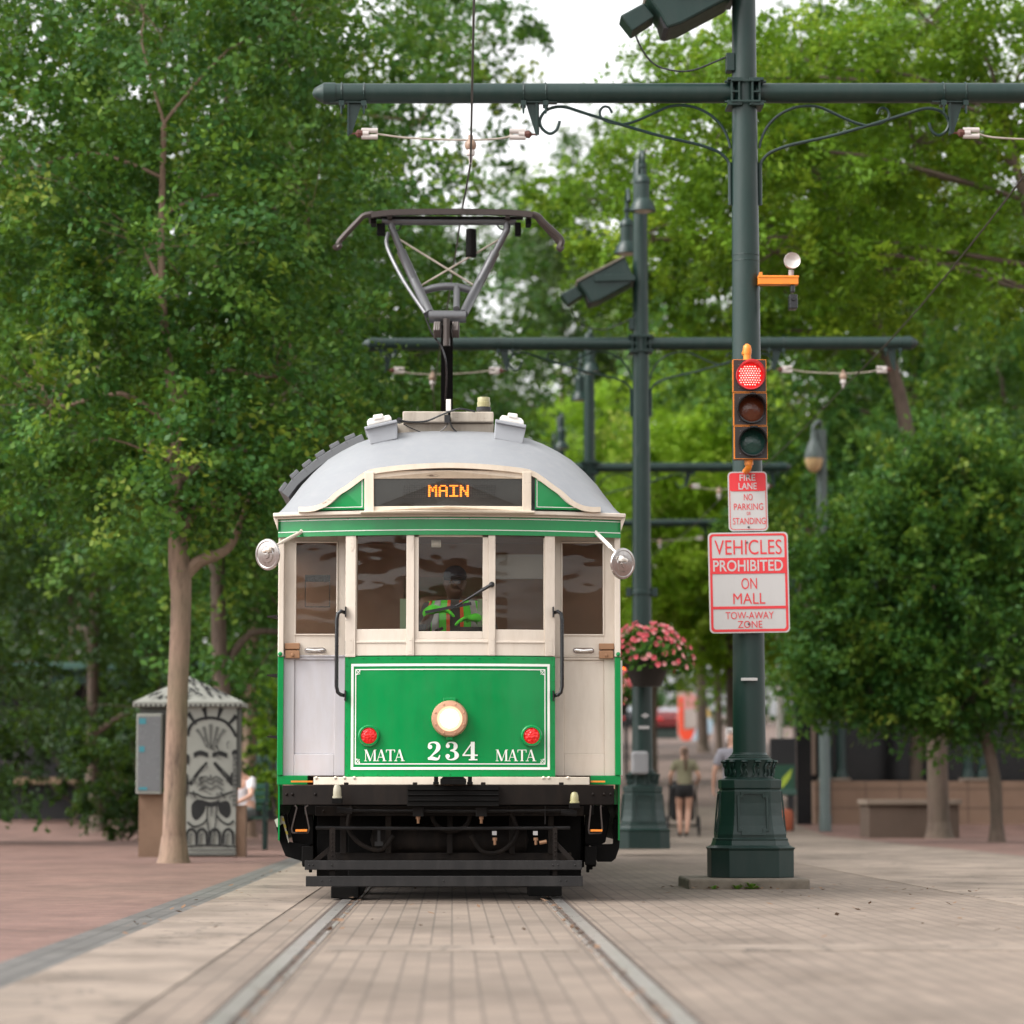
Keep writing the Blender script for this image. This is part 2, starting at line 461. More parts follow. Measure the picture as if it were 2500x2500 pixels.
strip('brick_pavement', 7.2, 40, -40, 74, M['redbrick'], 0.0)
strip('kerb_strip', -1.97, -1.70, -40, 74, M['greybrick'], 0.004)
# concrete slabs left of the track, with open joints between them
strip('path_joint', -1.71, -1.063, -39, 73, M['groove'], 0.002)
mbs = MB()
y = -38.0
while y < 70:
    mbs.box(-1.70, -1.06, y, y + 1.82, gz(y) - 0.03, gz(y) + 0.0045)
    y += 1.85
mbs.build('concrete_path', M['concrete'])['kind'] = 'structure'
mbs = MB()
for (x0, x1, y0, y1) in [(-0.60, 0.60, 14.3, 14.9), (0.95, 7.2, 14.3, 14.9)]:
    mbs.box(x0, x1, y0, y1, -0.02, 0.003)
mbs.build('crossing_band', M['concrete'])['kind'] = 'structure'
mbs = MB()
y = -38.0
while y < 70:
    mbs.box(3.82, 6.9, y, y + 2.98, gz(y) - 0.03, gz(y) + 0.004)
    y += 3.0
mbs.build('concrete_walkway', M['concrete'])['kind'] = 'structure'

def rail(cx, sgn, label):
    r = thing('tram_rail', label, 'rail', (cx, 0, 0), 'rails of the near track')
    def prof(name, x0, x1, z, mat, par=None):
        mb = MB(); ys = [-40, 10, 30, 45] + list(range(50, 191, 5))
        vs = []
        for yy in ys:
            g = gz(yy)
            vs += [(cx + x0, yy, g - 0.03), (cx + x0, yy, g + z), (cx + x1, yy, g + z), (cx + x1, yy, g - 0.03)]
        mb.add(vs, [(j * 4 + k, j * 4 + (k + 1) % 4, j * 4 + 4 + (k + 1) % 4, j * 4 + 4 + k) for j in range(len(ys) - 1) for k in range(3)])
        return mb.build(name, mat, par)
    h = 0.034
    prof('rail_head', -h, h, 0.008, M['rail'], r)
    a, b = sorted((sgn * h, sgn * (h + 0.036)))
    prof('flange_groove', a, b, 0.002, M['groove'], r)
    a, b = sorted((sgn * (h + 0.036), sgn * (h + 0.054)))
    prof('guard_lip', a, b, 0.006, M['rail'], r)
    a, b = sorted((-sgn * h, -sgn * (h + 0.028)))
    prof('asphalt_edge', a, b, 0.0035, M['groove'], r)
    return r
rail(-0.745, 1, 'worn steel tram rail left of centre, running in under the tram and its flange groove')
rail(0.745, -1, 'worn steel tram rail right of centre, between the tram wheels and the signal pole side')

# ------------------------------------------------------------------ tram
Y0 = 21.2
def Yf(x): return Y0 + 0.24 * (abs(x) / 1.22) ** 2
def tX(px, Y=21.3): return P(px, 1600, Y).x
def tZ(py, Y=Y0): return P(1095, py, Y).z
TC = tX(1097)
def mirror_px(px): return 2 * 1097.5 - px
tram = thing('tram', 'green and cream vintage tram numbered 234 with a lit headlight and a MAIN destination sign', 'tram', (TC, 28, 0))

def curved_panel(mb, x0, x1, z0, z1, off, th, n=10):
    """board following the bowed front; off = distance behind the bow (negative: in front)"""
    rings = []
    for i in range(n + 1):
        x = x0 + (x1 - x0) * i / n; y = Yf(x - TC) + off
        rings.append([(x, y, z0), (x, y, z1), (x, y + th, z1), (x, y + th, z0)])
    return mb.loft(rings)
def px_panel(mb, p0, p1, q0, q1, off, th, n=6, Y=Y0):
    """same, given pixel columns p0..p1 and rows q0 (top) .. q1 (bottom)"""
    return curved_panel(mb, tX(p0), tX(p1), tZ(q1, Y), tZ(q0, Y), off, th, n)
def front3(x, z, off):  # point on the bowed front
    return (x, Yf(x - TC) + off, z)
def pxf(px, py, off, Y=Y0):
    x = tX(px); return front3(x, tZ(py, Y), off)
def px_poly(mb, pts, off, th, Y=Y0):
    f = [pxf(a, b, off, Y) for a, b in pts]
    return mb.prism(f, [(x, y + th, z) for x, y, z in f])

M['mirrorback'] = paint('mirror_steel', (0.5, 0.47, 0.45), 0.2, 0.35, metal=0.9, dirt=0.6, dirt_col=(0.12, 0.1, 0.09))
HW = 1.225   # half width of the body
# apron
mb = px_panel(MB(), 843, 1355, 1602, 1896, 0.0, 0.04, 14)
for i in range(15):
    for q in (1606, 1891): mb.ball(pxf(852 + i * 35.3, q, -0.001), 0.0055, 6)
for i in range(8):
    for p in (846.5, 1351.5): mb.ball(pxf(p, 1625 + i * 35, -0.001), 0.0045, 6)
apron = mb.build('front_apron', M['green'], tram, smooth=30)
mb = MB()   # pinstripes
def hstripe(mb, p0, p1, q, w, off): px_panel(mb, p0, p1, q - w / 2, q + w / 2, off, 0.002, 14)
def vstripe(mb, p, q0, q1, w, off): px_panel(mb, p - w / 2, p + w / 2, q0, q1, off, 0.002, 1)
hstripe(mb, 858, 1342, 1623, 6, -0.003); hstripe(mb, 858, 1342, 1876, 6, -0.003)
vstripe(mb, 861, 1626.2, 1872.8, 6, -0.003); vstripe(mb, 1339, 1626.2, 1872.8, 6, -0.003)
hstripe(mb, 868, 1331, 1634, 2.4, -0.003); hstripe(mb, 868, 1331, 1865, 2.4, -0.003)
vstripe(mb, 869, 1635.4, 1863.6, 2.4, -0.003); vstripe(mb, 1330, 1635.4, 1863.6, 2.4, -0.003)
for cx, cy, sx, sy in ((870.5, 1635.5, 1, 1), (1328.5, 1635.5, -1, 1), (870.5, 1863.5, 1, -1), (1328.5, 1863.5, -1, -1)):
    for k, (a, b) in enumerate((((0, 0), (9, 10)), ((0, 11), (4.5, 5)), ((9, 0), (4.5, 5)), ((0, 11), (6, 9.5)), ((9, 0), (8.5, 6)))):
        mb.ribbon([(cx + sx * a[0], cy + sy * a[1], 1.6), (cx + sx * b[0], cy + sy * b[1], 1.2)], -0.0055 - k * 0.0004, lambda u, v, o: pxf(u, v, o), 0)
mb.build('pinstripe', M['letterwhite'], apron)
# lettering in fat-face serif strokes
def word(glyph_list, mb, x0, ybot, height, adv, off, wf=1.0):
    cx = x0
    k = 0
    for g in glyph_list:
        strokes, w = GL[g]
        for st in strokes:
            def to3(u, v, o, cx=cx): return pxf(cx + u * height * wf, ybot - v * height, o)
            if st[0] == 'o':
                _, u, v, r = st
                c = [(u + r * math.cos(t * math.pi / 8), v + r * math.sin(t * math.pi / 8)) for t in range(16)]
                mb.add([to3(a, b, off - k * 0.0004) for a, b in c], [tuple(range(16))])
            else:
                mb.ribbon(st[1], off - k * 0.0004, to3, 6 if st[0] == 's' else 0)
            k += 1
        cx += (w * wf + adv) * height
GL = {
 'M': ([('l', [(.13, .03, .055), (.13, .97, .055)]), ('l', [(.16, 1, .17), (.60, .02, .17)]), ('l', [(.60, .02, .05), (.97, .98, .05)]),
        ('l', [(1.03, .03, .17), (1.03, .97, .17)]), ('l', [(0, .02, .045), (.27, .02, .045)]), ('l', [(.86, .02, .045), (1.2, .02, .045)]), ('l', [(0, .98, .045), (.2, .98, .045)]), ('l', [(.98, .98, .045), (1.2, .98, .045)])], 1.2),
 'A': ([('l', [(.45, .98, .05), (.10, .03, .05)]), ('l', [(.46, 1.0, .17), (.80, .03, .17)]), ('l', [(.2, .34, .05), (.66, .34, .05)]),
        ('l', [(-.04, .02, .045), (.26, .02, .045)]), ('l', [(.60, .02, .045), (1.0, .02, .045)])], .94),
 'T': ([('l', [(.45, .03, .17), (.45, .97, .17)]), ('l', [(.02, .97, .05), (.88, .97, .05)]), ('l', [(.03, .74, .03), (.05, .97, .09)]),
        ('l', [(.87, .74, .03), (.85, .97, .09)]), ('l', [(.28, .02, .045), (.62, .02, .045)])], .86),
 '2': ([('o', .17, .72, .12), ('s', [(.08, .74, .05), (.14, .90, .08), (.34, .97, .07), (.56, .90, .16), (.62, .72, .24), (.54, .52, .18), (.34, .32, .09), (.10, .09, .06)]),
        ('s', [(.06, .08, .12), (.26, .11, .19), (.46, .07, .16), (.62, .09, .10), (.70, .28, .05)])], .72),
 '3': ([('o', .17, .77, .11), ('o', .16, .22, .12), ('s', [(.09, .80, .06), (.18, .93, .07), (.36, .97, .07), (.54, .90, .15), (.59, .74, .22), (.51, .58, .13), (.30, .52, .06)]),
        ('s', [(.30, .52, .05), (.54, .46, .12), (.65, .27, .24), (.56, .10, .15), (.36, .03, .07), (.17, .07, .07), (.07, .2, .06)])], .72),
 '4': ([('l', [(.54, .98, .07), (.04, .28, .07)]), ('l', [(.0, .27, .08), (.82, .27, .08)]), ('l', [(.55, 1, .21), (.55, .05, .21)]), ('l', [(.34, .03, .07), (.80, .03, .07)])], .80)}
for w_, px_, h_, a_ in (('MATA', 891, 28, 0.0), ('MATA', 1210, 28, 0.0), ('234', 1043, 45, 0.24)):
    mb = MB(); word(w_, mb, px_, 1858 if h_ < 40 else 1856, h_, a_, -0.003, .88 if h_ < 40 else 1.0); mb.build('lettering', M['letterwhite'], apron)
# headlight
hl = MB().lathe([(0.128, 0.0), (0.128, -0.05), (0.118, -0.075), (0.090, -0.08), (0.088, -0.05)], pxf(1098, 1755, 0.0), (0, 1, 0), 40)
for k in range(8):
    a = R(22.5 + 45 * k); c = pxf(1098, 1755, -0.078); hl.ball((c[0] + 0.107 * math.cos(a), c[1], c[2] + 0.107 * math.sin(a)), 0.007, 6)
headl = hl.build('headlight', M['copper'], tram, smooth=35)
M['lamp_on'] = glow('headlight_glow', (1.0, 0.72, 0.45), 0.42)
MB().lathe([(0.0005, -0.072), (0.05, -0.069), (0.090, -0.054)], pxf(1098, 1755, 0.0), (0, 1, 0), 32).build('lens', M['lamp_on'], headl, smooth=True)
MB().lathe([(0.0005, -0.078), (0.035, -0.077), (0.066, -0.0705)], pxf(1098, 1755, 0.0), (0, 1, 0), 28).build('bulb_glow', glow('bulb_white', (1.0, 0.9, 0.74), 1.6), headl, smooth=True)
c = pxf(1098, 1755, -0.03)
MB().box(c[0] - 0.045, c[0] + 0.045, c[1] - 0.02, c[1] + 0.03, c[2] + 0.122, c[2] + 0.147).build('mounting_lug', M['green'], headl, bevel=0.004)
MB().box(c[0] - 0.022, c[0] + 0.022, c[1] - 0.02, c[1] + 0.03, c[2] - 0.150, c[2] - 0.122).build('mounting_lug', M['green'], headl, bevel=0.004)
# red marker lamps
mt, tt, bb = new_mat('red_lens'); bb.inputs['Base Color'].default_value = (0.5, 0.008, 0.008, 1); bb.inputs['Roughness'].default_value = 0.18; bb.inputs['Emission Color'].default_value = (1, 0.02, 0.015, 1); bb.inputs['Emission Strength'].default_value = 0.08
vor = _n(tt, 'ShaderNodeTexVoronoi', Scale=55); tt.links.new(pos(tt), vor.inputs['Vector']); bump(tt, bb, vor.outputs['Distance'], 0.7, 0.01)
M['redlens'] = mt
for px in (902, 1297):
    c = pxf(px, 1796, 0.0)
    tl = MB().lathe([(0.076, 0.0), (0.076, -0.03), (0.068, -0.04), (0.058, -0.04), (0.057, -0.02)], c, (0, 1, 0), 28).build('tail_lamp', M['green'], tram, smooth=35)
    MB().lathe([(0.0005, -0.042), (0.035, -0.04), (0.057, -0.03)], c, (0, 1, 0), 24).build('lens', M['redlens'], tl, smooth=True)

# windscreen frame: cream posts, rails
fr = MB()
for a, b in ((843, 868), (992, 1011), (1192, 1209), (1330, 1355)): px_panel(fr, a, b, 1306, 1600.5, -0.004, 0.06, 2)
px_panel(fr, 868, 992, 1535, 1600, 0.012, 0.04, 3); px_panel(fr, 1011, 1192, 1559, 1600, 0.012, 0.04, 4); px_panel(fr, 1209, 1330, 1536, 1600, 0.012, 0.04, 3)
for a, b in ((868.3, 991.7), (1011.3, 1191.7), (1209.3, 1329.7)): px_panel(fr, a, b, 1564, 1569, 0.004, 0.012, 3)
px_panel(fr, 1011, 1022, 1310, 1559, 0.014, 0.035, 1); px_panel(fr, 1178, 1192, 1310, 1559, 0.014, 0.035, 1); px_panel(fr, 1022, 1178, 1541, 1559, 0.014, 0.035, 3); px_panel(fr, 1022, 1178, 1305, 1310, 0.014, 0.035, 3)
px_panel(fr, 868, 871, 1310, 1535, 0.018, 0.03, 1); px_panel(fr, 1327, 1330, 1310, 1536, 0.018, 0.03, 1)
px_panel(fr, 843, 868, 1596, 1603, -0.007, 0.02, 2)
wf = fr.build('windscreen_frame', M['cream'], tram, bevel=0.003)
for p in (857, 1001.5, 1200.5, 1343):   # pointed iron straps with screws at the posts' heads
    mb = px_poly(MB(), [(p - 6, 1309), (p + 6, 1309), (p + 6, 1337), (p, 1345), (p - 6, 1337)], -0.007, 0.004)
    for q in (1315, 1325, 1335): mb.ball(pxf(p, q, -0.008), 0.004, 6)
    mb.build('post_strap', M['cream'], wf)
    mb = px_poly(MB(), [(p - 5, 1598), (p - 5, 1556), (p + 5, 1556), (p + 5, 1598)], -0.0065, 0.003)
    for q in (1562, 1590): mb.ball(pxf(p, q, -0.008), 0.004, 6)
    mb.build('post_strap', M['cream'], wf)
for a, b, q0, q1 in ((871, 992, 1307, 1535), (1022, 1178, 1310, 1541), (1209, 1327, 1307, 1536)):
    px_panel(MB(), a - 1, b + 1, q0 - 1, q1 + 1, 0.030, 0.005, 4).build('windscreen', M['glass'], tram)
# wiper
c1 = pxf(1200, 1427, -0.03); c2 = pxf(1112, 1480, -0.015); d1 = pxf(1038, 1495, -0.002); d2 = pxf(1150, 1473, 0.004)
wp = MB(); wp.tube([c1, (c1[0] - 0.05, c1[1], c1[2] - 0.03), c2], [0.014, 0.012, 0.005], 8); wp.lathe([(0.02, 0), (0.02, -0.03), (0.012, -0.04)], pxf(1200, 1427, 0.0), (0, 1, 0), 14)
wip = wp.build('wiper', M['blackglossy'], tram, smooth=True)
MB().beam(d1, d2, 0.012, 0.022).build('wiper_blade', M['blackglossy'], wip)

# green fascia band above the windows with white lines
mb = curved_panel(MB(), TC - HW, TC + HW, tZ(1306), tZ(1256), -0.012, 0.05, 24); mb.mi = 1
for i in range(17): mb.ball(pxf(700 + i * 49.5, 1262 + (i % 2) * 3, -0.013), 0.005, 6)
band = mb.build('fascia_band', [M['green'], M['darkgrey']], tram, smooth=30)
mb = MB(); curved_panel(mb, TC - HW + .002, TC + HW - .002, tZ(1267.4), tZ(1265.6), -0.0145, 0.002, 24); curved_panel(mb, TC - HW + .002, TC + HW - .002, tZ(1295), tZ(1293), -0.0145, 0.002, 24)
mb.build('pinstripe', M['letterwhite'], band)
# gutter
gut = MB(); curved_panel(gut, TC - HW - 0.035, TC + HW + 0.035, tZ(1257), tZ(1247), -0.07, 0.16, 28); curved_panel(gut, TC - HW - 0.012, TC + HW + 0.012, tZ(1262), tZ(1257), -0.045, 0.1, 28)
gz0, gz1 = tZ(1257), tZ(1247)
for s in (-1, 1):
    xa, xb = sorted((TC + s * (HW + 0.0), TC + s * (HW + 0.035)))
    gut.box(xa, xb, 21.60, 33.5, gz0, gz1)
    gut.poly_y([(TC + s * (HW - 0.001), gz0), (TC + s * (HW + 0.034), gz0), (TC + s * (HW - 0.001), gz0 - 0.10)], 21.40, 21.52)
gutter = gut.build('gutter', M['cream'], tram, smooth=30, bevel=0.006)

# cab doors either side of the apron
def tXd(px): return P(px, 1600, 21.55).x
def door(side):
    f = (lambda p: p) if side < 0 else (lambda p: mirror_px(p) - 1)
    D = 21.50
    def X(p): return tXd(f(p))
    def bx(mb, p0, p1, q0, q1, y0, th):
        a, b = sorted((X(p0), X(p1))); mb.box(a, b, y0, y0 + th, tZ(q1, D), tZ(q0, D))
    m = MB()
    bx(m, 692, 722, 1300, 1600, D, 0.045); bx(m, 822, 848, 1300, 1600, D, 0.045); bx(m, 722, 822, 1300, 1325, D, 0.045); bx(m, 722, 822, 1549, 1600, D, 0.045)
    for a in ((719, 723, 1322, 1552), (821, 825, 1322, 1552), (723, 821, 1322, 1326), (723, 821, 1548, 1552)): bx(m, *a, D - 0.009, 0.012)
    dr = m.build('cab_door', M['cream'], tram, bevel=0.003)
    m = MB(); bx(m, 694, 720, 1604, 1894, D, 0.04); bx(m, 818, 848, 1604, 1894, D, 0.04); bx(m, 720, 818, 1604, 1611, D, 0.04); bx(m, 720, 818, 1841, 1894, D, 0.04); bx(m, 720, 818, 1611, 1841, D + 0.014, 0.03)
    bx(m, 694, 848, 1600, 1604, D - 0.008, 0.03)
    m.build('door_panel', M['lilac'] if side < 0 else M['cream'], dr, bevel=0.004, label='bluish white lower door panel' if side < 0 else None)
    m = MB(); bx(m, 722, 822, 1325, 1549, D + 0.02, 0.005); m.build('door_glass', M['glass'], dr)
    m = MB(); bx(m, 696, 733, 1571, 1586, D - 0.04, 0.04); bx(m, 698, 733, 1589, 1608, D - 0.045, 0.045); bx(m, 700, 726, 1586, 1590, D - 0.02, 0.02)
    lx, lz = X(716), tZ(1600, D); m.lathe([(0.012, 0), (0.012, -0.012)], (lx, D - 0.045, lz), (0, 1, 0), 12)
    m.build('door_lock', M['bronze'], dr, bevel=0.004)
    m = MB(); z = tZ(1588, D); a, b = sorted((X(750), X(790)))
    m.tube([(a, D, z), (a + 0.005, D - 0.045, z + .002), ((a + b) / 2, D - 0.05, z - 0.004), (b - 0.005, D - 0.045, z + .002), (b, D, z)], 0.011, 8)
    m.lathe([(0.018, 0), (0.018, -0.006)], (a, D, z), (0, 1, 0), 12); m.lathe([(0.018, 0), (0.018, -0.006)], (b, D, z), (0, 1, 0), 12)
    a2, b2 = sorted((X(734), X(738))); m.box(a, b, D - 0.003, D, z - 0.02, z + 0.02)
    m.build('door_handle', M['chrome'], dr, smooth=True)
    # grab rail beside the apron
    m = MB(); x1 = tX(f(843)); x0 = tX(f(823)); yy = 21.22
    m.tube([(x1, yy + .1, tZ(1494)), (x0 + (x1 - x0) * .5, yy, tZ(1492)), (x0 + (x1 - x0) * .12, yy, tZ(1497)), (x0, yy, tZ(1512)), (x0, yy, tZ(1676)), (x0 + (x1 - x0) * .15, yy, tZ(1690)), (x0 + (x1 - x0) * .5, yy, tZ(1696)), (x1, yy + .1, tZ(1697))], 0.0135, 10)
    a, b = sorted((tX(f(842)), tX(f(845.5))))
    m.box(a, b, yy + 0.02, yy + 0.12, tZ(1710), tZ(1685)); m.box(a, b, yy + 0.02, yy + 0.12, tZ(1505), tZ(1480))
    m.build('grab_rail', M['blackglossy'], tram, smooth=True)
    # corner post
    m = MB(); a, b = sorted((TC + side * (HW - 0.045), TC + side * (HW - 0.003)))
    m.box(a, b, 21.44, 21.64, tZ(1604, 21.5), tZ(1312, 21.5)); m.build('corner_post', M['cream'], tram, bevel=0.006)
    m = MB(); m.box(a, b, 21.45, 21.64, tZ(1893, 21.5), tZ(1604.5, 21.5)); ax, bx2 = sorted((TC + side * (HW - 0.22), TC + side * (HW - 0.003))); m.box(ax, bx2, 21.46, 21.62, tZ(1916, 21.5), tZ(1893.5, 21.5))
    m.ball((TC + side * (HW - 0.02), 21.44, tZ(1598, 21.5)), 0.017, 10)
    m.build('corner_panel', M['green'], tram, bevel=0.004)
    # mirror
    mx, mz = (654, 1354) if side < 0 else (1520, 1376)
    c = P(mx, mz, 21.1); s0 = P(737 if side < 0 else 1453, 1298, 21.38)
    m = MB(); e = Vector((c.x - side * 0.01, c.y - 0.05, c.z + 0.035)); md = s0.lerp(e, 0.62)
    m.tube([s0, md], 0.014, 8); m.tube([s0.lerp(e, 0.55), e], 0.0085, 8); m.ball(s0, (0.022, 0.02, 0.022), 8)
    m.ball((e.x, e.y, e.z - .005), 0.022, 8); m.tube([e, (c.x + side * 0.03, c.y - 0.02, c.z + 0.02)], 0.012, 8); m.tube([(c.x, c.y - .03, c.z), (c.x - side * 0.08, c.y - .02, c.z + 0.005)], 0.007, 6)
    arm = m.build('mirror_arm', M['cream'] if side < 0 else M['white'], tram, smooth=True)
    ax = Vector((side * 0.75, -1.0, -0.12)).normalized()
    mir = MB().lathe([(0.0005, -0.012), (0.10, -0.004), (0.108, -0.006), (0.112, 0.0), (0.108, 0.008), (0.095, 0.010), (0.09, 0.006), (0.06, 0.010), (0.055, 0.016), (0.03, 0.018), (0.028, 0.026), (0.0005, 0.028)], c, ax * 1.0, 36).build('mirror', M['mirrorback'], arm, smooth=30)
door(-1); door(1)
# backwards safety notice behind the left door glass (seen from its back)
m = MB(); D = 21.56
def nb(p0, p1, q0, q1, dy=0): m.box(tXd(p0), tXd(p1), D - dy, D + 0.003 - dy, tZ(q1, D), tZ(q0, D))
nb(743, 805, 1404, 1421); nb(743, 745, 1421, 1483); nb(803, 805, 1421, 1483); nb(743, 805, 1481, 1483)
m.build('window_notice', M['blackglossy'], tram)

# roof: arched section with a domed front and rear
prof_u = [-1, -.985, -.943, -.88, -.817, -.73, -.646, -.56, -.474, -.39, -.30, -.2, -.1, 0, .1, .2, .3, .39, .474, .56, .646, .73, .817, .88, .943, .985, 1]
hx = [0, .10, .2, .30, .39, .474, .56, .646, .73, .817, .88, .943, .985, 1.0]; hy = [1.0, .997, .99, .977, .955, .92, .865, .79, .70, .565, .44, .27, .12, 0.0]
def H(u): return float(np.interp(abs(u), hx, hy))
ZG, ZC = tZ(1248), 3.47
rings = []
for s in [0, .03, .08, .15, .25, .37, .5, .65, .82, 1.0]:
    g = math.sin(math.pi / 2 * s) ** 0.75 if s > 0 else 0
    rings.append([(TC + u * (HW + 0.02), Yf(u * HW) - 0.02 + 1.35 * s * (1 - 0.10 * abs(u)), ZG + (ZC - ZG) * H(u) * g) for u in prof_u])
for yy in (24, 27, 30, 32): rings.append([(TC + u * (HW + 0.02), yy, ZG + (ZC - ZG) * H(u)) for u in prof_u])
for s in [.65, .37, .15, 0]:
    g = math.sin(math.pi / 2 * s) ** 0.75 if s > 0 else 0
    rings.append([(TC + u * (HW + 0.02), 34.7 - Yf(u * HW) + Y0 - 1.35 * s, ZG + (ZC - ZG) * H(u) * g) for u in prof_u])
MB().loft(rings).build('roof', M['roof'], tram, smooth=50)

# destination sign housing with its arched cream moulding
outer = [(727, 1234), (752, 1234.5), (775, 1230), (797, 1219), (820, 1199), (845, 1184), (870, 1166), (892, 1152), (920, 1144), (1000, 1136), (1097, 1132.5), (1190, 1136), (1275, 1144), (1305, 1152), (1328, 1166), (1353, 1184), (1375, 1199), (1398, 1219), (1420, 1230), (1443, 1234.5), (1468, 1234)]
outer = catmull(outer, 4)
Yh = Y0 - 0.02
def hp(px, py, y): p = P(px, py, Yh); return (p.x, y - 0.045 + 0.155 * (p.x - TC) ** 2, p.z)
mb = MB()
mb.prism([hp(a, b, Yh + 0.012) for a, b in outer], [hp(a, b, Yh + 1.25) for a, b in outer]); mb.build('sign_hood', M['roof'], tram, smooth=40)
mb = MB()
cx, cy = 1097, 1240
ins = []
n = len(outer)
for i, (a, b) in enumerate(outer):
    pa = outer[max(0, i - 1)]; pb = outer[min(n - 1, i + 1)]
    dx, dy = pb[0] - pa[0], pb[1] - pa[1]; l = math.hypot(dx, dy)
    ins.append((a - dy / l * 12.5, b + dx / l * 12.5))
ins = [(a, min(b, 1249)) for a, b in ins]
fo = [hp(a, b, Yh - 0.03) for a, b in outer]; fi = [hp(a, b, Yh - 0.03) for a, b in ins]
bo = [hp(a, b - 2, Yh + 0.03) for a, b in outer]; bi = [hp(a, b, Yh + 0.03) for a, b in ins]
q = n
mb.add(fo + fi + bo + bi, [(i, i + 1, q + i + 1, q + i) for i in range(q - 1)] + [(i, 2 * q + i, 2 * q + i + 1, i + 1) for i in range(q - 1)] + [(q + i, q + i + 1, 3 * q + i + 1, 3 * q + i) for i in range(q - 1)] + [(0, q, 3 * q, 2 * q), (q - 1, 3 * q - 1, 4 * q - 1, 2 * q - 1)])
mb.build('arched_moulding', M['cream_worn'], tram, smooth=40)
mb = MB()
def hbox(p0, p1, q0, q1, o0, o1):
    f = [hp(p0, q0, Yh + o0), hp((p0 + p1) / 2, q0, Yh + o0), hp(p1, q0, Yh + o0), hp(p1, q1, Yh + o0), hp((p0 + p1) / 2, q1, Yh + o0), hp(p0, q1, Yh + o0)]
    mb.prism(f, [(x, y + o1 - o0, z) for x, y, z in f])
hbox(890, 913, 1153, 1249, -0.036, 0.03); hbox(1275, 1297, 1153, 1249, -0.036, 0.03)
hbox(913, 1275, 1150, 1169, -0.012, 0.03); hbox(913, 1275, 1237, 1249, -0.02, 0.03); hbox(880, 1305, 1249, 1254, -0.075, 0.02)
mb.build('sign_frame', M['cream_worn'], tram, bevel=0.004)
mb = MB(); hbox(913, 1275, 1168, 1238, 0.02, 0.05); mb.mi = 1
for i in range(55):
    for j in range(8):
        px = 985 + i * 4.15
        if not 1042 < px < 1150: mb.ball(hp(px, 1185 + j * 4.15, Yh + 0.020), 0.0042, 4)
disp = mb.build('destination_display', [paint('display_black', (0.018, 0.0165, 0.015), 0.3, 0.25), paint('unlit_led', (0.06, 0.05, 0.045), 0.3)], tram)
mb = MB(); hbox(913, 1275, 1168, 1238, 0.0, 0.003); mb.build('display_glass', M['glass'], tram)
font = {'M': ["10001", "11011", "10101", "10101", "10001", "10001", "10001"], 'A': ["01110", "10001", "10001", "11111", "10001", "10001", "10001"],
        'I': ["11111", "00100", "00100", "00100", "00100", "00100", "11111"], 'N': ["10001", "11001", "11001", "10101", "10011", "10011", "10001"]}
lit = MB(); off_ = MB(); pitch = 4.15
grid = set()
for li, ch in enumerate("MAIN"):
    for r, row in enumerate(font[ch]):
        for c_, v in enumerate(row):
            if v == '1':
                for dd in (0, 0.5): grid.add((li * 6.2 + c_ + dd, r))
for gx, gy in grid:
    p = hp(1047 + gx * pitch, 1187 + gy * pitch, Yh + 0.016); lit.ball(p, 0.0052, 6)
lit.build('led_text', glow('amber_led', (1.0, 0.20, 0.012), 1.3), disp)
for sgn in (-1, 1):
    f = (lambda p: p) if sgn < 0 else mirror_px
    pts = catmull([(768, 1243), (800, 1228), (828, 1200), (858, 1178), (889, 1164)], 4) + [(889, 1243)]
    mb = MB(); mb.prism([hp(f(a), b, Yh - 0.012) for a, b in pts], [hp(f(a), b, Yh + 0.02) for a, b in pts])
    sp = mb.build('spandrel_panel', M['green'], tram)
    mb = MB(); ln = catmull([(790, 1237), (812, 1224), (838, 1200), (862, 1182), (884, 1171)], 4)
    for path in (ln, [(884, 1170), (884, 1238)], [(789, 1237.5), (884.5, 1237.5)]):
        mb.ribbon([(f(a), b, 1.6) for a, b in path], Yh - 0.0145 - 0.0005 * len(path) / 20, lambda u, v, o: hp(u, v, o), 0)
    mb.build('pinstripe', M['letterwhite'], sp)

# saloon body behind the cab
zs0, zs1, zw0, zw1 = tZ(1916, 21.5), tZ(1604, 21.5), tZ(1560, 21.5), tZ(1312, 21.5)
for s in (-1, 1):
    m = MB(); a, b = sorted((TC + s * (HW - 0.04), TC + s * HW)); m.box(a, b, 21.645, 34.0, zs0 - 0.14, zs1); m.build('side_panel', M['green'], tram)
    m = MB(); m.box(a, b, 21.645, 34.0, zs1 + .001, zw0); m.box(a, b, 21.645, 34.0, zw1, gz0 - 0.002)
    for k in range(10): m.box(a, b, 21.645 + k * 1.362, 21.745 + k * 1.362, zw0, zw1)
    m.build('side_frame', M['cream'], tram)
    for k in range(9):
        m = MB(); a2, b2 = sorted((TC + s * (HW - 0.025), TC + s * (HW - 0.02))); m.box(a2, b2, 21.745 + k * 1.362, 23.007 + k * 1.362, zw0, zw1); m.build('side_window', M['glass'], tram)
    m = MB()
    if s < 0:
        for q in (1507, 1650, 1800):
            p = P(678, q, 22.1); m.prism([(p.x, 22.0, p.z - .012), (p.x, 22.0, p.z + .012), (p.x - 0.075, 22.03, p.z + .006), (p.x - 0.075, 22.03, p.z)], [(p.x, 22.2, p.z - .012), (p.x, 22.2, p.z + .012), (p.x - 0.075, 22.15, p.z + .006), (p.x - 0.075, 22.15, p.z)])
        m.build('door_hinge', M['rustbeam'], tram)
    else:
        p0 = P(1511, 1614, 22.2); p1 = P(1511, 1893, 22.2); m.box(p0.x, p0.x + 0.02, 22.1, 22.25, p1.z, p0.z); m.build('side_trim', M['white'], tram)
m = MB(); m.box(TC - HW + .002, TC + HW - .002, 33.96, 34.02, zs0, gz0); m.build('rear_wall', M['green'], tram)
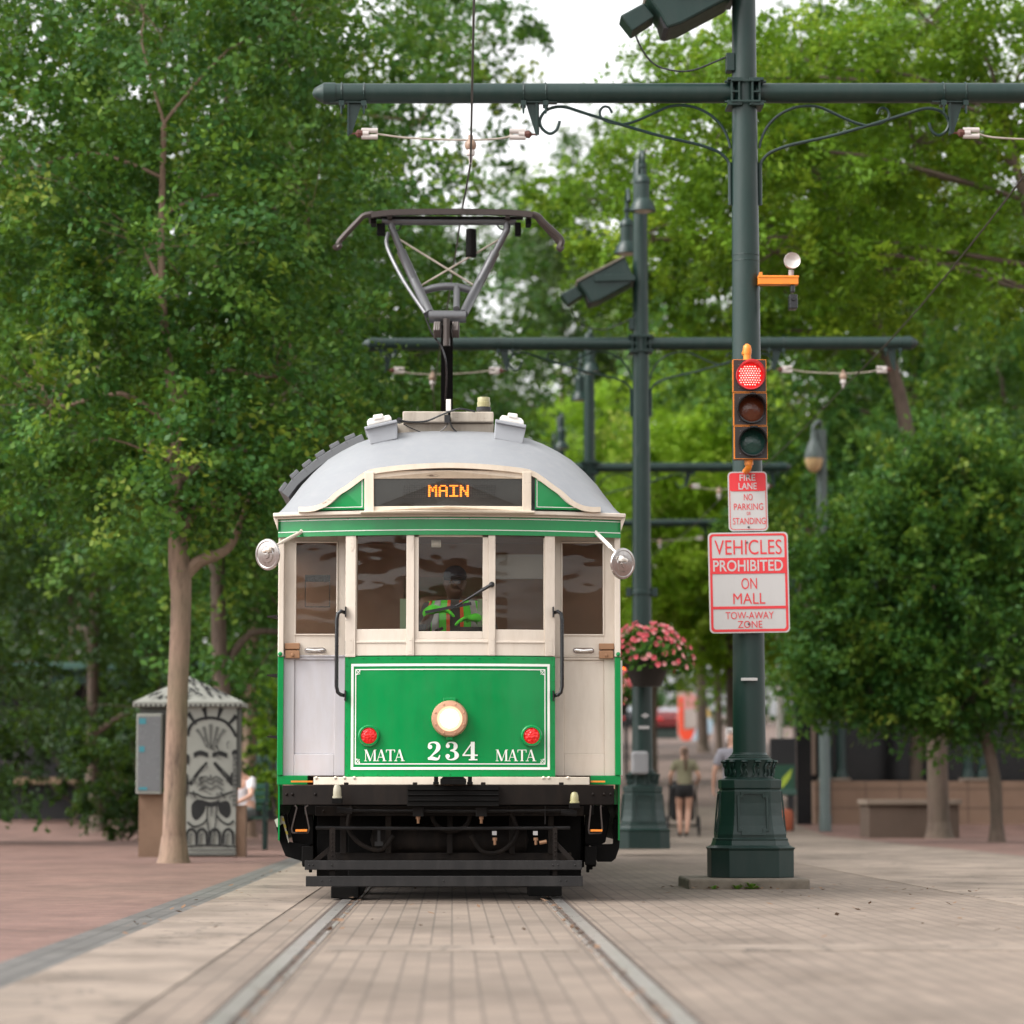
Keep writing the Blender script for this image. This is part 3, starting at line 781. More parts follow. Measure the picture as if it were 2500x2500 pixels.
# interior
m = MB(); m.box(TC - HW + .05, TC + HW - .05, 21.35, 33.95, zs0 - .03, zs0); m.build('floor', M['interior'], tram)
m = MB(); zb = tZ(1300)
m.box(TC - HW + .045, TC - 0.35, 22.75, 22.8, zs0, zb + .25); m.box(TC + 0.35, TC + HW - .045, 22.75, 22.8, zs0, zb + .25); m.box(TC - .35, TC + .35, 22.75, 22.8, tZ(1370), zb + .25)
m.box(TC - HW + .045, TC + HW - .045, 21.5, 33.95, zb + 0.05, zb + 0.08)
m.build('bulkhead', M['interior'], tram)
m = MB(); m.box(TC - .74, TC + .74, 21.32, 21.46, zs0, tZ(1562)); m.box(tX(1120), tX(1185), 21.36, 21.5, tZ(1562), tZ(1527)); m.lathe([(.075, 0), (.07, .05), (.02, .06)], (tX(1065), 21.5, tZ(1562)), (0, 0, 1), 18); m.tube([(tX(1065), 21.5, tZ(1550)), (tX(1065), 21.44, tZ(1535)), (tX(1080), 21.40, tZ(1530))], .013, 8)
m.box(tX(1020), tX(1040), 21.4, 21.5, tZ(1562), tZ(1520)); m.build('control_desk', M['darkgrey'], tram, bevel=0.01)
m = MB(); m.box(tX(1052), tX(1076), 21.34, 21.40, tZ(1331), tZ(1314)); m.box(tX(1056), tX(1072), 21.33, 21.345, tZ(1328), tZ(1317)); m.build('dash_camera', M['white'], tram, bevel=0.006)
m = MB(); m.box(tX(1211), tX(1328), 21.5, 21.54, tZ(1405), tZ(1345)); m.build('sun_visor', paint('grey_blind', (0.22, 0.21, 0.2), 0.6), tram)
m = MB(); m.box(tX(1166), tX(1178), 21.5, 21.55, tZ(1540), tZ(1455)); m.box(tX(975), tX(991), 21.5, 21.55, tZ(1530), tZ(1455)); m.build('cab_stanchion', paint('pale_green_post', (0.22, 0.30, 0.2), 0.5), tram)

# bumper, step edge, coupling
m = MB(); curved_panel(m, tX(765, 21.1), tX(1441, 21.1), tZ(1916), tZ(1897), -0.10, 0.2, 20)
for p in (775, 822, 844, 868, 1325, 1338, 1385): m.ball(pxf(p, 1899, -0.1), (0.014, 0.01, 0.012), 8)
m.build('step_sill', M['cream_worn'], tram, bevel=0.006)
Yb = 20.95
def bpos(px, py, off=0.0): p = P(px, py, Yb); return (p.x, Yb + off + 0.20 * ((p.x - TC) / 1.2) ** 2, p.z)
m = MB(); rings = []
for i in range(25):
    px = 686 + (1502 - 686) * i / 24
    a = bpos(px, 1917); b = bpos(px, 1965); rings.append([a, b, (b[0], b[1] + 0.12, b[2]), (a[0], a[1] + 0.12, a[2])])
m.loft(rings)
for p in (696, 711, 768, 1450, 1478, 1494, 1120, 1075): m.ball(bpos(p, 1939, -.002), 0.012, 8)
for p in (844, 1013, 1180, 1372): c = bpos(p, 1914); m.box(c[0] - .016, c[0] + .016, c[1] + .02, c[1] + .06, c[2] - .01, c[2] + .012)
bumper = m.build('bumper', M['rustbeam'], tram, bevel=0.006)
m = MB()
for q in (1917, 1930, 1943.5, 1956):
    a = bpos(994, q, -0.05); b = bpos(1218, q + 10.5, -0.05); m.box(a[0], b[0], a[1], a[1] + 0.07, b[2], a[2])
    m.box(a[0], b[0], a[1] - 0.012, a[1] + 0.02, b[2] - 0.004, b[2] + 0.004)
a = bpos(994, 1917, -0.035); b = bpos(1218, 1970, -0.035); m.box(a[0] + .004, b[0] - .004, a[1], a[1] + 0.05, b[2], a[2] - .004)
m.build('anticlimber', M['black'], bumper, bevel=0.003)
m = MB()
m.box(tX(1076), tX(1138), Yb - 0.12, Yb + 0.06, tZ(1916), tZ(1902)); m.poly_y([(tX(1078), tZ(1902)), (tX(1083), tZ(1897)), (tX(1131), tZ(1897)), (tX(1136), tZ(1902))], Yb - 0.1, Yb + 0.05)
for p in (1066, 1147): m.box(tX(p - 7), tX(p + 7), Yb - 0.06, Yb + 0.05, tZ(1916), tZ(1909)); m.lathe([(.016, 0), (.016, .035)], (tX(p), Yb - .02, tZ(1909)), (0, 0, 1), 6)
m.build('coupling_bracket', M['black'], bumper, bevel=0.004)
# yellow step edges on both ends of the bumper
for a, b in ((713, 764), (1442, 1476)): MB().box(tX(a), tX(b), 21.28, 21.42, tZ(1910, 21.3), tZ(1906, 21.3)).build('step_edge', M['orange'], tram)
for px, q0, q1 in ((823, 1911, 1962), (1403, 1929, 1974)):
    k = (q1 - q0) / 340.0; c = bpos(px, q1, -0.09)
    bs = MB().box(c[0] - .036, c[0] + .036, c[1] - .03, c[1] + .06, c[2], c[2] + .038).build('marker_light', M['black'], bumper, bevel=0.004)
    h = k - 0.055
    MB().lathe([(.034, .0), (.034, .012), (.029, .014), (.029, h * .45), (.027, h * .7), (.019, h * .95), (.0005, h)], (c[0], c[1] + .01, c[2] + .038), (0, 0, 1), 20).build('lens', M['beacon'] if px > 1000 else paint('dirty_clear_lens', (0.34, 0.31, 0.23), 0.2, .3), bs, smooth=40)

# underframe, stirrups, lifeguard gate
m = MB()
m.box(TC - 1.02, TC + 1.02, 21.35, 33.6, 0.60, zs0 - 0.035)
m.box(TC - .98, TC + .98, 21.9, 22.1, 0.22, 0.62)
m.box(TC - 0.85, TC + 0.85, 22.3, 25.6, 0.28, 0.62); m.box(TC - 0.85, TC + 0.85, 29.8, 33.0, 0.28, 0.62)
m.box(TC - .95, TC + .95, 26.2, 29.2, 0.30, 0.60)
for s in (-1, 1):
    xa, xb = sorted((TC + s * 0.90, TC + s * 1.0))
    m.box(xa, xb, 22.2, 25.7, 0.36, 0.52); m.box(xa, xb, 29.7, 33.1, 0.36, 0.52)
    for yy in (22.95, 24.85, 30.3, 32.3): m.box(*sorted((TC + s * 0.98, TC + s * 1.06)), yy - .14, yy + .14, 0.24, 0.52)
under = m.build('underframe', M['black'], tram, bevel=0.01)
for yy in (22.95, 24.85, 30.3, 32.3):
    for s in (-1, 1):
        w = MB().lathe([(0.0005, -.04), (.12, -.045), (.13, -.02), (.34, -.02), (.35, -.045), (.405, -.045), (.41, .02), (.435, .03), (.435, .05), (0.0005, .05)], (TC + s * 0.77, yy, 0.42), (-s, 0, 0), 40)
        w.build('wheel', M['brownsteel'], tram, smooth=35)
m = MB()
for q, p0, p1, r in ((1979, 840, 1400, .011), (2021, 771, 1392, .012)):
    m.tube([P(p0, q, 21.2), P((p0 + p1) / 2, q + 2, 21.2), P(p1, q, 21.2)], r, 8)
for p, q in ((836, 1979), (1384, 1985)): a = P(p - 14, q - 2, 21.2); b = P(p + 24, q + 1, 21.2); m.tube([a, b], .022, 10)
m.tube([P(1331, 1967, 21.18), P(1331, 2012, 21.18)], .004, 6)
m.beam(P(925, 2021, 21.22), P(925, 2060, 21.22), .025, .02); m.beam(P(915, 2060, 21.22), P(935, 2060, 21.22), .025, .03)
for p in (1021, 1175): a = P(p - 13, 1972, 21.15); b = P(p + 13, 1993, 21.25); m.box(a.x, b.x, 21.1, 21.25, b.z, a.z); 
m.box(P(1165, 0, 21.2).x, P(1190, 0, 21.2).x, 21.17, 21.25, P(0, 1990, 21.2).z, P(0, 1975, 21.2).z)
m.build('brake_rod', M['board'], under, smooth=40)
for p, q in ((1021, 1993), (1175, 1993), (1208, 2045), (1308, 2045)): MB().lathe([(.016, 0), (.016, -.02), (.01, -.02), (.01, -.05)], P(p, q, 21.15), (0, 0, 1), 8).build('brass_valve', M['bronze'], under)
for p in (1207, 1307): c = P(p, 2034, 21.12); MB().box(c.x - .016, c.x + .016, c.y, c.y + .01, c.z - .014, c.z + .014).build('valve_tag', M['signwhite'], under)
c = P(1317, 2058, 21.12); MB().tube([c, (c.x + .05, c.y, c.z + .01)], .014, 8).build('brass_valve', M['bronze'], under)
def ug(p, q, y=21.3): return P(p, q, y)
for k, path in enumerate(([(860, 1968), (850, 2020), (880, 2060), (930, 2075), (960, 2040)], [(1240, 1968), (1262, 2030), (1230, 2075), (1180, 2080), (1150, 2040)], [(1050, 1968), (1062, 2010), (1100, 2030), (1140, 2012), (1150, 1968)])):
    MB().tube(catmull([ug(a, b, 21.28 + .02 * k) for a, b in path], 5), .016, 8).build('air_hose', M['grime'], under, smooth=True)
m = MB(); a, b = ug(905, 2050, 21.6), ug(1290, 2050, 21.6); m.lathe([(.0005, 0), (.09, .02), (.105, .05), (.105, b.x - a.x - .05), (.09, b.x - a.x - .02), (.0005, b.x - a.x)], (a.x, 21.52, a.z), (1, 0, 0), 20); m.build('air_tank', M['grime'], under, smooth=40)
m = MB(); a, b = ug(770, 1968, 21.3), ug(1425, 1992, 21.3); m.box(a.x, b.x, 21.29, 21.34, b.z, a.z)
for p in range(790, 1420, 45): m.ball(ug(p, 1980, 21.285), .012, 6)
m.build('cross_beam', M['grime'], under, bevel=.004)
m = MB(); a, b = ug(800, 2082, 21.4), ug(1395, 2100, 21.4); m.box(a.x, b.x, 21.40, 21.46, b.z, a.z); m.build('brake_beam', M['grime'], under, bevel=.004)
for p in (838, 948, 1098, 1250, 1345): a, b = ug(p - 7, 1992, 21.36), ug(p + 7, 2084, 21.36); MB().box(a.x, b.x, 21.35, 21.39, b.z, a.z).build('hanger_link', M['grime'], under, bevel=.003)
for s, pc in ((-1, 734), (1, 1454)):
    m = MB(); a = [(pc - 14, 1966), (pc - 9, 1971), (pc - 22, 2024), (pc - 20, 2033), (pc + 18, 2033), (pc + 21, 2022), (pc + 11, 1971), (pc + 18, 1966)] if s < 0 else [(pc - 12, 1966), (pc - 12, 1971), (pc - 17, 2024), (pc - 15, 2035), (pc + 13, 2034), (pc + 16, 2024), (pc + 12, 1971), (pc + 14, 1966)]
    pts = [P(x, y, 21.1) for x, y in a]
    for i in range(len(pts) - 1): m.beam(pts[i], pts[i + 1], .009, .05, up=(0, 1, 0.001))
    st = m.build('step_stirrup', M['brownsteel'], tram)
    m = MB(); p0, p1 = P(pc - 12, 2030, 21.06), P(pc + 16, 2027, 21.06) ; m.box(p0.x, p1.x, 21.03, 21.15, p0.z, p1.z + .006); m.build('step_edge', M['orange'], st)
Yg = 20.75
gate = MB()
def gb(mb, p0, p1, q0, q1, y0, th): a = P(p0, q0, Yg); b = P(p1, q1, Yg); mb.box(a.x, b.x, y0, y0 + th, b.z, a.z)
gb(gate, 744, 1421, 2101, 2123.5, Yg, .035); gb(gate, 746.5, 1423, 2139, 2164, Yg - .004, .035)
for p in (754, 764, 810, 1350, 1362, 1404): gate.ball(P(p, 2112, Yg - .0), .008, 6)
for p in (785, 806, 1083, 1368, 1382): gate.ball(P(p, 2150, Yg - .003), .008, 6)
gt = gate.build('lifeguard_board', M['board'], tram, bevel=0.004)
m = MB()
for a, b in ((804, 817), (1350, 1361)):
    gb(m, a, b, 2020, 2142, Yg + .04, .012)
    for k in range(7): m.ball(P((a + b) / 2, 2034 + k * 11, Yg + .038), .006, 6)
for a, b in (((806, 2072), (764, 2106)), ((1358, 2060), (1398, 2102))): m.beam(P(*a, Yg + .06), P(*b, Yg + .045), .012, .03, up=(0, 0, 1))
m.build('gate_hanger', M['rustbeam'], gt)
m = MB(); a = P(809, 2164, 21.5); b = P(876, 2192, 21.5); m.box(a.x, b.x, 21.42, 21.9, b.z, a.z); a = P(876, 2164, 21.5); b = P(892, 2180, 21.5); m.poly_y([(a.x, a.z), (b.x, a.z), (a.x + .02, b.z - .02), (a.x, b.z - .02)], 21.5, 21.9)
a = P(1290, 2164, 21.5); b = P(1372, 2188, 21.5); m.box(a.x, b.x, 21.5, 21.9, b.z, a.z)
m.box(TC - .72, TC + .72, 21.6, 21.66, 0.12, 0.62); m.box(TC - .95, TC + .95, 21.75, 21.8, .16, .6)
m.build('wheel_guard', M['black'], tram, bevel=0.006)
# truck ends and folding steps at the sides
for s in (-1, 1):
    m = MB(); f = (lambda p: p) if s < 0 else (lambda p: mirror_px(p) - 2)
    pl = [(680, 1998), (700, 1985), (706, 2055), (757, 2064), (738, 2103), (697, 2090), (683, 2055), (672, 2012)] if s < 0 else [(684, 2000), (695, 1996), (697, 2060), (750, 2062), (738, 2096), (735, 2104), (700, 2104), (690, 2096), (681, 2070), (679, 2040)]
    m.prism([P(f(a), b, 21.7) for a, b in pl], [P(f(a), b, 22.2) + Vector((0, 0, 0)) for a, b in pl])
    gb2 = [(737, 2066), (765, 2066), (765, 2112), (737, 2112)]; m.prism([P(f(a), b, 21.55) for a, b in gb2], [P(f(a), b, 22.0) for a, b in gb2])
    for j in range(3): bb2 = [(738 + j * 8, 2108 + j * 7), (762, 2108 + j * 7), (762, 2116 + j * 7), (738 + j * 8, 2116 + j * 7)]; m.prism([P(f(a), b, 21.6 + j * .05) for a, b in bb2], [P(f(a), b, 22.0) for a, b in bb2])
    for bx_ in ([(712, 1968), (765, 1968), (765, 2060), (740, 2070), (715, 2056), (703, 1990)],): m.prism([P(f(a), b, 21.75) for a, b in bx_], [P(f(a), b, 22.4) for a, b in bx_])
    sd = m.build('folding_step', M['black'], tram, bevel=0.005)
    if s < 0:
        m = MB(); ch = [(686, 1991.5), (692, 1993), (706, 2055), (704, 2058)]
        m.prism([P(a, b, 21.66) for a, b in ch], [P(a, b, 21.69) for a, b in ch]); m.prism([P(a, b, 21.665) for a, b in ((670, 2002), (687, 1992), (691, 2010), (676, 2020))], [P(a, b, 21.69) for a, b in ((670, 2002), (687, 1992), (691, 2010), (676, 2020))])
        m.build('reflective_edge', paint('pale_stripe', (0.45, 0.43, 0.36), .5), sd)
        m = MB()
        for a0 in (1996, 2012, 2028): 
            pl2 = [(687 + (a0 - 1996) * .27, a0), (693 + (a0 - 1996) * .27, a0 + 1), (695 + (a0 - 1996) * .27, a0 + 9), (690 + (a0 - 1996) * .27, a0 + 9)]; m.prism([P(a, b, 21.655) for a, b in pl2], [P(a, b, 21.664) for a, b in pl2])
        m.build('yellow_check', paint('yellow_check', (0.45, 0.36, 0.04), .5), sd)
    m = MB(); xg = TC + s * (HW - .004); a, b = sorted((xg - s * .012, xg)); m.box(a, b, 21.6, 33.8, .42, zs0 - .14 + .14); m.build('side_skirt', M['green'], tram)

# roof equipment
def roof_box(pts, top, cap, fin):
    rb = MB().prism([P(a, b, 22.0) for a, b in pts], [P(a, b, 22.0) + Vector((0, .45, 0)) for a, b in pts]).build('roof_box', M['boxgrey'], tram, bevel=0.006)
    m = MB().prism([P(a, b, 21.97) for a, b in top], [P(a, b, 21.97) + Vector((0, .5, 0)) for a, b in top]); m.build('box_rim', M['boxgrey'], rb, bevel=0.005)
    m = MB(); m.prism([P(a, b, 22.0) for a, b in cap], [P(a, b, 22.0) + Vector((0, .36, 0)) for a, b in cap]); m.prism([P(a, b, 21.99) for a, b in fin], [P(a, b, 21.99) + Vector((0, .3, 0)) for a, b in fin]); m.build('vent_cap', M['white'], rb, bevel=0.014)
roof_box([(892, 1046), (969, 1030), (970, 1071), (905, 1085)], [(889, 1042), (968, 1024), (970, 1031), (891, 1049)], [(896, 1029), (900, 1022), (950, 1012), (956, 1019), (956, 1026), (897, 1040)], [(910, 1013), (935, 1009), (937, 1022), (912, 1027)])
roof_box([(1209, 1031), (1284, 1045), (1276, 1083), (1207, 1071)], [(1210, 1023), (1285, 1037), (1284, 1045), (1209, 1031)], [(1220, 1020), (1226, 1013), (1272, 1020), (1279, 1028), (1279, 1037), (1220, 1026)], [(1240, 1007), (1264, 1010), (1264, 1023), (1240, 1018)])
m = MB(); a, b = P(983, 1004, 22.3), P(1094, 1031, 22.3); m.box(a.x, b.x, 22.3, 24.6, b.z, a.z); a, b = P(1100, 1005, 22.3), P(1205, 1030, 22.3); m.box(a.x, b.x, 22.3, 24.6, b.z, a.z)
a, b = P(970, 1030, 22.3), P(1206, 1066, 22.3); m.box(a.x, b.x, 22.36, 24.6, b.z - .05, a.z - .003)
m.build('roof_timber', M['wood'], tram, bevel=0.008)
m = MB(); c = P(1181, 1004, 22.5); m.lathe([(.055, 0), (.055, .03)], c, (0, 0, 1), 20); bcn = m.build('roof_beacon', M['darkgrey'], tram, smooth=35)
MB().lathe([(.049, .031), (.051, .065), (.047, .068), (.047, .10), (.045, .104), (.0005, .106)], c, (0, 0, 1), 24).build('lens', M['beacon'], bcn, smooth=35)
m = MB(); a, b = P(1089, 977, 22.28), P(1101, 1006, 22.28); m.box(a.x, b.x, 22.22, 22.28, b.z, a.z); m.build('roof_antenna', M['white'], tram, bevel=.004)
m = MB(); cs = [(975, 1026), (1000, 1030), (1040, 1028), (1075, 1014), (1100, 1004), (1125, 998), (1160, 1005)]; m.tube(catmull([P(x, y, 22.2) for x, y in cs], 5), .0075, 6)
m.tube(catmull([P(x, y, 22.26) for x, y in ((985, 1035), (1010, 1048), (1055, 1062), (1085, 1045), (1095, 1030))], 5), .004, 6); m.tube(catmull([P(x, y, 22.26) for x, y in ((1098, 1028), (1105, 1045), (1122, 1060))], 5), .006, 6)
m.box(P(1087, 0, 22.2).x, P(1100, 0, 22.2).x, 22.2, 22.3, P(0, 1029, 22.2).z, P(0, 1010, 22.2).z)
m.lathe([(.022, 0), (.022, .05)], P(975, 1026, 22.2), (0, 1, 0), 14); m.build('roof_cable', M['blackglossy'], tram, smooth=True)
# stepped cleats along the left shoulder of the roof
m = MB(); line = [(691, 1205), (716, 1172), (745, 1146), (776, 1122), (810, 1100), (846, 1080), (885, 1063)]
for i in range(len(line) - 1):
    a = P(*line[i], 22.7); b = P(*line[i + 1], 22.7); n_ = Vector((-(b.z - a.z), 0, b.x - a.x)).normalized()
    if n_.z < 0: n_ = -n_
    m.prism([a - n_ * .05, b - n_ * .05, b + n_ * .012, a + n_ * .012], [v + Vector((0, 8, 0)) for v in (a - n_ * .05, b - n_ * .05, b + n_ * .012, a + n_ * .012)])
    c0 = a.lerp(b, .0); c1 = a.lerp(b, .62)
    m.prism([c0 + n_ * .013, c1 + n_ * .013, c1 + n_ * .045, c0 + n_ * .045], [v + Vector((0, 8, 0)) for v in (c0 + n_ * .013, c1 + n_ * .013, c1 + n_ * .045, c0 + n_ * .045)])
m.build('roof_walkway', M['roofdark'], tram, bevel=.004)

# pantograph
YP = 26.5
pan = MB()
def pp(px, py, y=YP): return P(780 + px / 3.019, 480 + py / 3.019, y)
a, b = pp(893, 940, 26.0), pp(985, 940, 26.0)
pan.beam(((a.x + b.x) / 2 + .02, 27.2, 3.3), ((a.x + b.x) / 2 + .02, 26.0, a.z), (b.x - a.x) * .62, .10, up=(0, 1, 0))
pan.beam((a.x + .02, 27.15, 3.3), (a.x + .025, 25.95, a.z), .045, .06, up=(0, 1, 0))
pan.box(a.x - .25, b.x + .25, 26.4, 28.4, 3.40, 3.5); pan.box(a.x - .05, a.x + .08, 26.9, 27.4, 3.3, 3.6)
panto = pan.build('pantograph', M['black'], tram, bevel=.006)
m = MB()
m.tube([pp(805, 885, 26.0), pp(1080, 885, 26.0)], .055, 12)
m.tube([pp(815, 865, 26.0), pp(700, 620), pp(600, 400)], .042, 12); m.tube([pp(610, 420), pp(535, 235)], .030, 12)
m.tube([pp(1060, 865, 26.0), pp(1175, 640), pp(1295, 410)], .042, 12); m.tube([pp(1290, 420), pp(1385, 240)], .030, 12)
m.tube([pp(532, 240), pp(532, 180)], .032, 10); m.tube([pp(1382, 240), pp(1382, 180)], .032, 10)
m.tube(catmull([pp(768, 695), pp(850, 672), pp(940, 662), pp(1030, 668), pp(1120, 692)], 5), .034, 10)
m.tube(catmull([pp(505, 265, 26.45), pp(500, 375, 26.4), pp(620, 620, 26.2), pp(780, 860, 26.0)], 5), .018, 8)
m.tube([pp(1012, 670), pp(1010, 830, 26.0)], .03, 10)
m.tube([pp(460, 183), pp(1450, 183)], .034, 10)
m.build('upper_arm', M['alu'], panto, smooth=40)
for path, r in (([pp(580, 310), pp(1140, 655)], .010), ([pp(1335, 310), pp(745, 658)], .0095)): MB().tube(path, r, 6).build('tension_wire', M['wood'], panto, smooth=True)
for path, r in (([pp(575, 160), pp(605, 200), pp(585, 245), pp(545, 250)], .007), ([pp(1335, 160), pp(1310, 200), pp(1335, 240), pp(1370, 240)], .007), ([pp(775, 870, 25.95), pp(830, 1010, 25.95), pp(900, 1110, 25.95), pp(935, 1250, 25.95), pp(930, 1500, 26.3)], .008)):
    MB().tube(catmull(path, 5), r, 6).build('cable', M['blackglossy'], panto, smooth=True)
m = MB()
for yo in (-.16, .16):
    top = catmull([pp(380, 137, YP + yo), pp(560, 118, YP + yo), pp(970, 112, YP + yo), pp(1380, 118, YP + yo), pp(1570, 135, YP + yo)], 5)
    for i in range(len(top) - 1): m.beam(top[i], top[i + 1], .05, .05 if i % 2 else .0505)
    for pts in ([(395, 128), (330, 140), (290, 175), (150, 325), (148, 360), (128, 378), (108, 358)], [(1570, 128), (1615, 145), (1655, 190), (1780, 310), (1776, 370), (1795, 392)] if yo < 0 else [(1570, 135), (1610, 160), (1640, 200), (1765, 335), (1765, 375), (1785, 395)]):
        m.tube(catmull([pp(x, y, YP + yo) for x, y in pts], 4), .026, 8)
for px in (380, 520, 1385, 1540): m.box(pp(px, 0).x - .02, pp(px, 0).x + .02, YP - .16, YP + .16, pp(0, 175).z, pp(0, 130).z)
m.build('collector_head', M['brownsteel'], panto, smooth=40)
m = MB()
a, b = pp(420, 150), pp(1500, 165); m.box(a.x, b.x, YP - .05, YP + .05, b.z, a.z)
m.lathe([(.045, 0), (.05, -.22), (.05, -.25)], pp(1118, 240), (0, 0, 1), 12)
m.box(pp(380, 0).x, pp(420, 0).x, YP - .1, YP + .1, pp(0, 210).z, pp(0, 150).z); m.box(pp(425, 0).x, pp(485, 0).x, YP - .04, YP + .04, pp(0, 285).z, pp(0, 200).z)
m.box(pp(1440, 0).x, pp(1485, 0).x, YP - .04, YP + .04, pp(0, 285).z, pp(0, 190).z); m.box(pp(1520, 0).x, pp(1560, 0).x, YP - .1, YP + .1, pp(0, 210).z, pp(0, 150).z)
m.build('carbon_strip', M['black'], panto, bevel=.005)
m = MB()
for px in (855, 870, 885, 990, 1005, 1020):
    m.tube([pp(px, 925, 25.9), pp(px - 3, 985, 25.88), pp(px, 1040, 25.9)], [.013, .02, .012], 8)
m.tube([pp(937, 900, 25.85), pp(937, 1100, 25.85)], .03, 8)
m.build('spring', M['brownsteel'], panto, smooth=True)
# ------------------------------------------------------------------ catenary poles
YPOLE = [24.55, 38.4, 53.0, 67.2, 81.5]
PX0 = P(1831, 2050, 24.55).x
S = 0.001143
def oct_ring(z, h, c, cx, cy):
    return [(cx - h, cy - c, z), (cx - c, cy - h, z), (cx + c, cy - h, z), (cx + h, cy - c, z), (cx + h, cy + c, z), (cx + c, cy + h, z), (cx - c, cy + h, z), (cx - h, cy + c, z)]
def make_pole(name, label, y0):
    cx, cy = PX0, y0
    t = thing(name, label, 'pole', (cx, cy, 0), 'green overhead line poles beside the track')
    base = [(0.085, .334, .20), (0.30, .334, .20), (0.322, .345, .205), (0.33, .322, .195), (0.345, .30, .18), (0.38, .29, .175), (.395, .292, .176), (.40, .278, .166), (.43, .278, .166), (.50, .262, .156), (.58, .25, .15), (.68, .243, .146), (.775, .242, .145), (.79, .232, .14), (.80, .244, .147), (.81, .244, .147), (.868, .244, .147), (.878, .21, .12)]
    mb = MB(); mb.loft([oct_ring(z, h, c, cx, cy) for z, h, c in base])
    b = mb.build('pedestal', M['pole'], t, bevel=.004)
    m = MB()   # raised panel with notched corners on the front and side faces
    for rot in (0, 1, -1):
        def pt(u, z, d):
            zz = [(.40, .278), (.50, .262), (.58, .25), (.68, .243), (.775, .242)]
            hh = float(np.interp(z, [a for a, _ in zz], [b_ for _, b_ in zz])) + d
            x, y = (u, -hh) if rot == 0 else (rot * hh, u)
            return (cx + x, cy + y, z)
        def notched(w, z0, z1, n, nz):
            return [(-w + n, z0), (w - n, z0), (w - n, z0 + nz), (w, z0 + nz), (w, z1 - nz), (w - n, z1 - nz), (w - n, z1), (-w + n, z1), (-w + n, z1 - nz), (-w, z1 - nz), (-w, z0 + nz), (-w + n, z0 + nz)]
        o1 = notched(.128, .425, .775, .03, .03); i1 = notched(.108, .445, .755, .03, .03)
        n = len(o1)
        A = [pt(u, z, -.002) for u, z in o1]; B = [pt(u * .97, z, .014) for u, z in o1]; C = [pt(u, z, .014) for u, z in i1]; D = [pt(u * .98, z, .002) for u, z in i1]
        m.add(A + B + C + D, [(r * n + i, r * n + (i + 1) % n, (r + 1) * n + (i + 1) % n, (r + 1) * n + i) for r in range(3) for i in range(n)])
    m.build('pedestal_panel', M['pole'], b)
    m = MB()
    m.lathe([(.205, .872), (.205, .885), (.19, .89), (.186, .93), (.19, .98), (.205, 1.02), (.208, 1.03), (.19, 1.034), (.172, 1.045), (.172, 1.055), (.158, 1.06), (.158, 1.068), (.145, 1.074), (.14, 1.09)], (cx, cy, 0), (0, 0, 1), 40)
    for k in range(12):       # acanthus scrolls
        a = 2 * math.pi * k / 12 + .13
        def cyl(u, z, r): return (cx + r * math.sin(a + u), cy - r * math.cos(a + u), z)
        m.tube(catmull([cyl(-.10, .90, .196), cyl(-.02, .925, .197), cyl(-.06, .965, .20), cyl(.02, 1.0, .208), cyl(.10, 1.01, .214), cyl(.15, .985, .212), cyl(.11, .97, .207)], 4), .009, 5)
        m.tube(catmull([cyl(.16, .90, .196), cyl(.20, .93, .2), cyl(.15, .95, .2), cyl(.12, .925, .2)], 4), .008, 5)
        m.ball(cyl(.1, 1.015, .21), (.03, .03, .014), 8)
    m.build('capital', M['pole'], t, smooth=45)
    MB().lathe([(.135, 1.085), (.132, 1.6), (.122, 3.6), (.112, 5.4), (.104, 6.5), (.095, 8.0), (.09, 8.92), (.06, 8.98)], (cx, cy, 0), (0, 0, 1), 32).build('shaft', M['pole'], t, smooth=40)
    m = MB()
    for z in (5.14, 5.19): m.lathe([(.1145, z), (.1165, z + .004), (.1145, z + .008)], (cx, cy, 0), (0, 0, 1), 28)
    m.build('steel_band', M['pole'], t)
    # cross arm
    def az(x): return 6.565 + (x - cx) * 0.0055
    xl, xr = cx - 3.50, cx + 3.50
    mb = MB()
    mb.tube([(xl, cy, az(xl)), (cx - .09, cy, az(cx))], .083, 24, cap=True); mb.tube([(cx + .09, cy, az(cx)), (xr, cy, az(xr))], .083, 24)
    arm = mb.build('cross_arm', M['pole'], t, smooth=40)
    for s, x in ((-1, xl), (1, xr)):
        m = MB().lathe([(.0905, -.10), (.0905, .0), (.084, .005), (.06, .05), (.03, .085), (.0005, .095)], (x, cy, az(x)), (s, 0, 0), 24)
        m.build('arm_cap', M['pole'], arm, smooth=35)
    m = MB()   # clamp
    for s in (-1, 1):
        for z0 in (6.448, 6.658): m.box(cx + s * .09 - .06, cx + s * .09 + .06, cy - .13, cy + .13, z0 - .012, z0 + .012)
        m.box(cx + s * .055 - .008, cx + s * .055 + .008, cy - .135, cy - .105, 6.443, 6.663)
        m.box(cx + s * .115 - .009, cx + s * .115 + .009, cy - .12, cy + .12, 6.433, 6.673)
        m.box(cx + s * .085 - .03, cx + s * .085 + .03, cy - .13, cy - .115, 6.543, 6.558)
        for z0 in (6.473, 6.643): m.lathe([(.018, 0), (.018, .03), (.012, .03), (.012, .05)], (cx + s * .122, cy - .08, z0), (s, 0, 0), 6)
    for z0 in (6.468, 6.643): m.box(cx - .12, cx + .12, cy - .142, cy - .13, z0 - .009, z0 + .009)
    m.build('arm_clamp', M['pole'], t, bevel=.003)
    # scroll brackets (left one drawn, right one mirrored about the shaft)
    def s5(x, y): p = P(1460 + x / 2.8, 40 + y / 2.8, 24.55); return (p.x - cx, p.z)
    main = [s5(*a) for a in ((902, 1280), (900, 1100), (896, 1010), (870, 965), (820, 925), (700, 880), (550, 845), (400, 810), (160, 740), (0, 690))]
